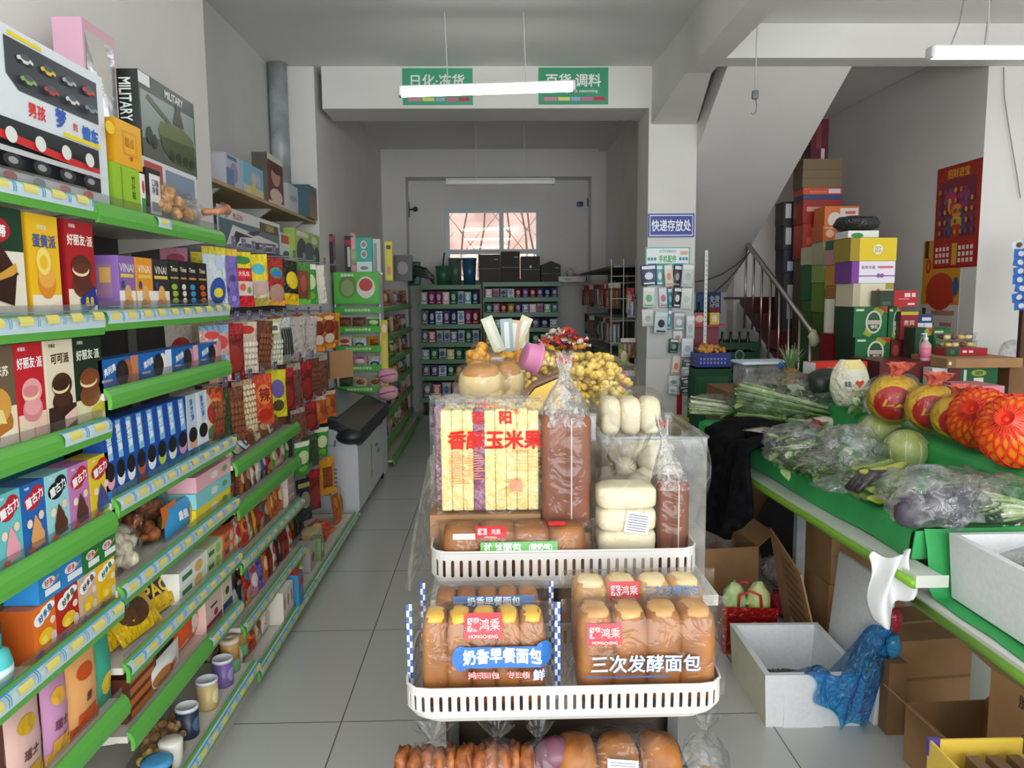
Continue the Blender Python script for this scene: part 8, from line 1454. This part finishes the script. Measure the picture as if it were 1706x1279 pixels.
# boxes piled on the stairs
def pile(px0, px1, step, specs, place):
    y = 5.815+RUN*(step-1)+.02; z = RISE*(step+2)+.001; pm = (px0+px1)/2; pts = []
    for py, col, art, lk in specs: pts.append((py, col, art, lk))
    for py, col, art, lk in pts:      # from the bottom upwards, each given by its top edge in the photo
        zt_ = ony(pm, py, y).z
        a, c = ony(px0, py, y).x, ony(px1, py, y).x
        if zt_-z < .02: continue
        o = carton(c-a-.004, .22, zt_-z-.002, col, art).build('gift_box', None, ((a+c)/2, y+.11, z)); tag(o, lk, place, 'box'); z = zt_
mk = lambda c2: [('e', .5, .5, .3, .25, c2), ('r', .1, .8, .9, .9, c2)]
P = 'on the stairs'
pile(1396, 1420, 1, [(560, '#8c5c3c', mk('#b8a088'), 'brown box at the stack foot'), (540, '#80a040', mk('#c8d890'), 'lime box above the brown one'), (475, '#b87c40', mk('#d8a870'), 'tan gift box with round print'), (440, '#d8a040', mk('#e8c880'), 'amber gift box'), (414, '#d898a0', mk('#5c4c44'), 'pink and brown box'), (398, '#246c44', mk('#3c8c60'), 'green plastic tub box')], 'in the first stair stack right of the rail')
pile(1371, 1395, 2, [(520, '#506c30', mk('#88a058'), 'olive box low in the stack'), (470, '#6c8c38', mk('#a0b870'), 'moss green box'), (440, '#90a860', mk('#c8d0a0'), 'sage green box'), (402, '#b0b088', mk('#d0d0b0'), 'beige tall box'), (375, '#c85c24', mk('#e8b890'), 'orange carton with a white arc')], 'in the second stair stack behind the rail')
pile(1352, 1371, 3, [(500, '#3c6c34', mk('#285028'), 'deep green low box'), (440, '#286a38', mk('#184828'), 'green tall box'), (410, '#c8c4a0', mk('#504c40'), 'cream and black box')], 'in the third stair stack behind the rail')
pile(1338, 1404, 5, [(430, '#5c4430', mk('#4a3628'), 'broad brown carton'), (372, '#b83828', [('r', .1, .4, .6, .6, '#d86848'), ('r', .65, .7, .95, .9, '#d8dce8')], 'red carton with white corner label'), (332, '#a02c28', [('r', .1, .5, .5, .7, '#d8a090')], 'dark red carton below the orange red one'), (324, '#384878', [], 'slim navy carton'), (312, '#d05038', [('r', .65, .2, .95, .8, '#d8dce8'), ('r', .15, .3, .6, .5, '#e08858')], 'orange red flat carton'), (264, '#7a6848', [('r', 0, .3, 1, .34, '#6a583c'), ('r', 0, .6, 1, .64, '#6a583c')], 'brown ribbed carton')], 'in the tall stair stack')
pile(1374, 1432, 4, [(440, '#6a5a48', mk('#54463a'), 'dull brown carton'), (376, '#50483c', mk('#6c6254'), 'dark brown carton'), (343, '#e07c34', [('r', .45, .1, .98, .9, '#e8dcd4'), ('e', .3, .3, .2, .4, '#e8dcd4'), ('r', .6, .6, .9, .75, '#d86858')], 'orange and white carton')], 'behind the black sack on the stairs')
pile(1352, 1382, 7, [(340, '#2c3030', mk('#3c4444'), 'dark carton low'), (268, '#3c3438', mk('#54484c'), 'dark grey carton'), (198, '#6c2434', [('r', .3, .3, .6, .9, '#8c3c4c'), ('r', .6, .05, .8, .3, '#d8d8e0')], 'dark red upright carton')], 'at the top of the tallest stair stack')
pile(1306, 1338, 6, [(455, '#343838', [('r', .2, .2, .5, .8, '#c8c8c8')], 'dark carton with white label low'), (415, '#283040', [('r', .2, .1, .5, .5, '#c8ccd8')], 'navy carton with white label'), (375, '#2c3430', [('r', .1, .2, .4, .9, '#c8ccc8')], 'black green carton with white label'), (335, '#26302e', [('r', .1, .3, .4, .9, '#d0d4d0')], 'black carton with barcode label')], 'against the wall at the back of the stairs')
o = wb(1376, 498, 1390, 548, 5.76, '#e8e8d8', [('r', 0, 0, 1, .45, '#d8c428')], 'white and yellow upright card', 'beside the stair newel', .03, None, 'display_card', 'card', 0, 0)
wb(1385, 556, 1412, 620, 5.58, '#8c1c24', [('r', .2, .55, .8, .85, '#e8e4e0'), ('r', .2, .1, .8, .4, '#e8e4e0')], 'red gift box with two white labels', 'at the foot of the stairs', .2, None, 'gift_box', 'box', 0, 0)
nb_ = MB(); nb_.tube([(0, 0, 0), (.015, -.02, .04), (-.01, -.02, .08), (.01, 0, .12)], [.03, .045, .04, .02], '#e4e0b8', 10); p = V((XS-.045, 6.1, 1.17)); tag(nb_.build('cloth_wrap', None, p), 'cream cloth wrapped round', 'the bottom end of the stair rail', 'cloth')
# far right pole with blue sachets
p = ony(1697, 640, 5.2); b = MB(); b.box(-.018, -.018, 0, .018, .018, 1.95, '#5c3a30'); po = b.build('wooden_post', None, (p.x, 5.2, 0)); tag(po, 'brown upright post', 'at the far right edge', 'post')
for k in range(8):
    q = ony(1698, 408+14.5*k, 5.15); key = 'sach%d' % (k > 0)
    if key not in MESH: MESH[key] = pack(.11, .062, .02, '#2c6cc0/s' if k else '#d8e4e8/s', None, [('e', .5, .5, .25, .3, '#d8dce8' if k else '#6c4838')], hor=True, seed=k).mesh('snack_sachet')
    tag(inst('snack_sachet', MESH[key], (q.x+.01*(k % 2), 5.155, q.z-.03), (0, .2*(k % 3-1), .3)), 'blue snack sachet' if k else 'white and brown snack sachet', 'on the strip hung from the brown post', 'sachet', 'strip of sachets', 'z')
b = MB(); b.tube([(p.x, 5.165, ony(1698, 395, 5.15).z+.06), (p.x, 5.165, ony(1698, 515, 5.15).z)], .004, '#c8ccd0', 5); tag(b.build('hanging_strip'), 'white hanging strip', 'holding the blue sachets', 'display strip')
jr2 = MB(); jr2.ell((0, 0, .1), (.08, .08, .1), 'film_grey', 16, 10, .15); q = ony(1690, 590, 5.3); tag(jr2.build('clear_bag', None, (q.x, 5.33, q.z-.1)), 'cloudy clear bag', 'hung on the brown post', 'bag')

# ------------------------------------------------------------------ labels : tell look-alikes apart by their order
ORD = ['first', 'second', 'third', 'fourth', 'fifth', 'sixth', 'seventh', 'eighth', 'ninth', 'tenth', 'eleventh', 'twelfth', 'thirteenth', 'fourteenth', 'fifteenth', 'sixteenth', 'seventeenth', 'eighteenth', 'nineteenth', 'twentieth']
bpy.context.view_layer.update()
byl = {}
for o, look, place, order in TAGGED: byl.setdefault((look, place), []).append((o, order))
for (look, place), os_ in byl.items():
    full = (look+' '+place).strip()
    if len(os_) == 1: os_[0][0]['label'] = full; continue
    order = os_[0][1]
    if order == 'z':
        os_.sort(key=lambda t: -t[0].matrix_world.translation.z); word = 'from the top'
    else:
        os_.sort(key=lambda t: project(t[0].matrix_world.translation)[0]); word = 'from the left'
    n = len(os_)
    for i, (o, _) in enumerate(os_):
        od = ORD[min(i, 19)]
        if n == 2: od, wd_ = (('upper', 'lower') if order == 'z' else ('left', 'right'))[i], ''
        else: wd_ = ', '+od+' '+word
        o['label'] = (full+wd_) if wd_ else (od+' '+full)
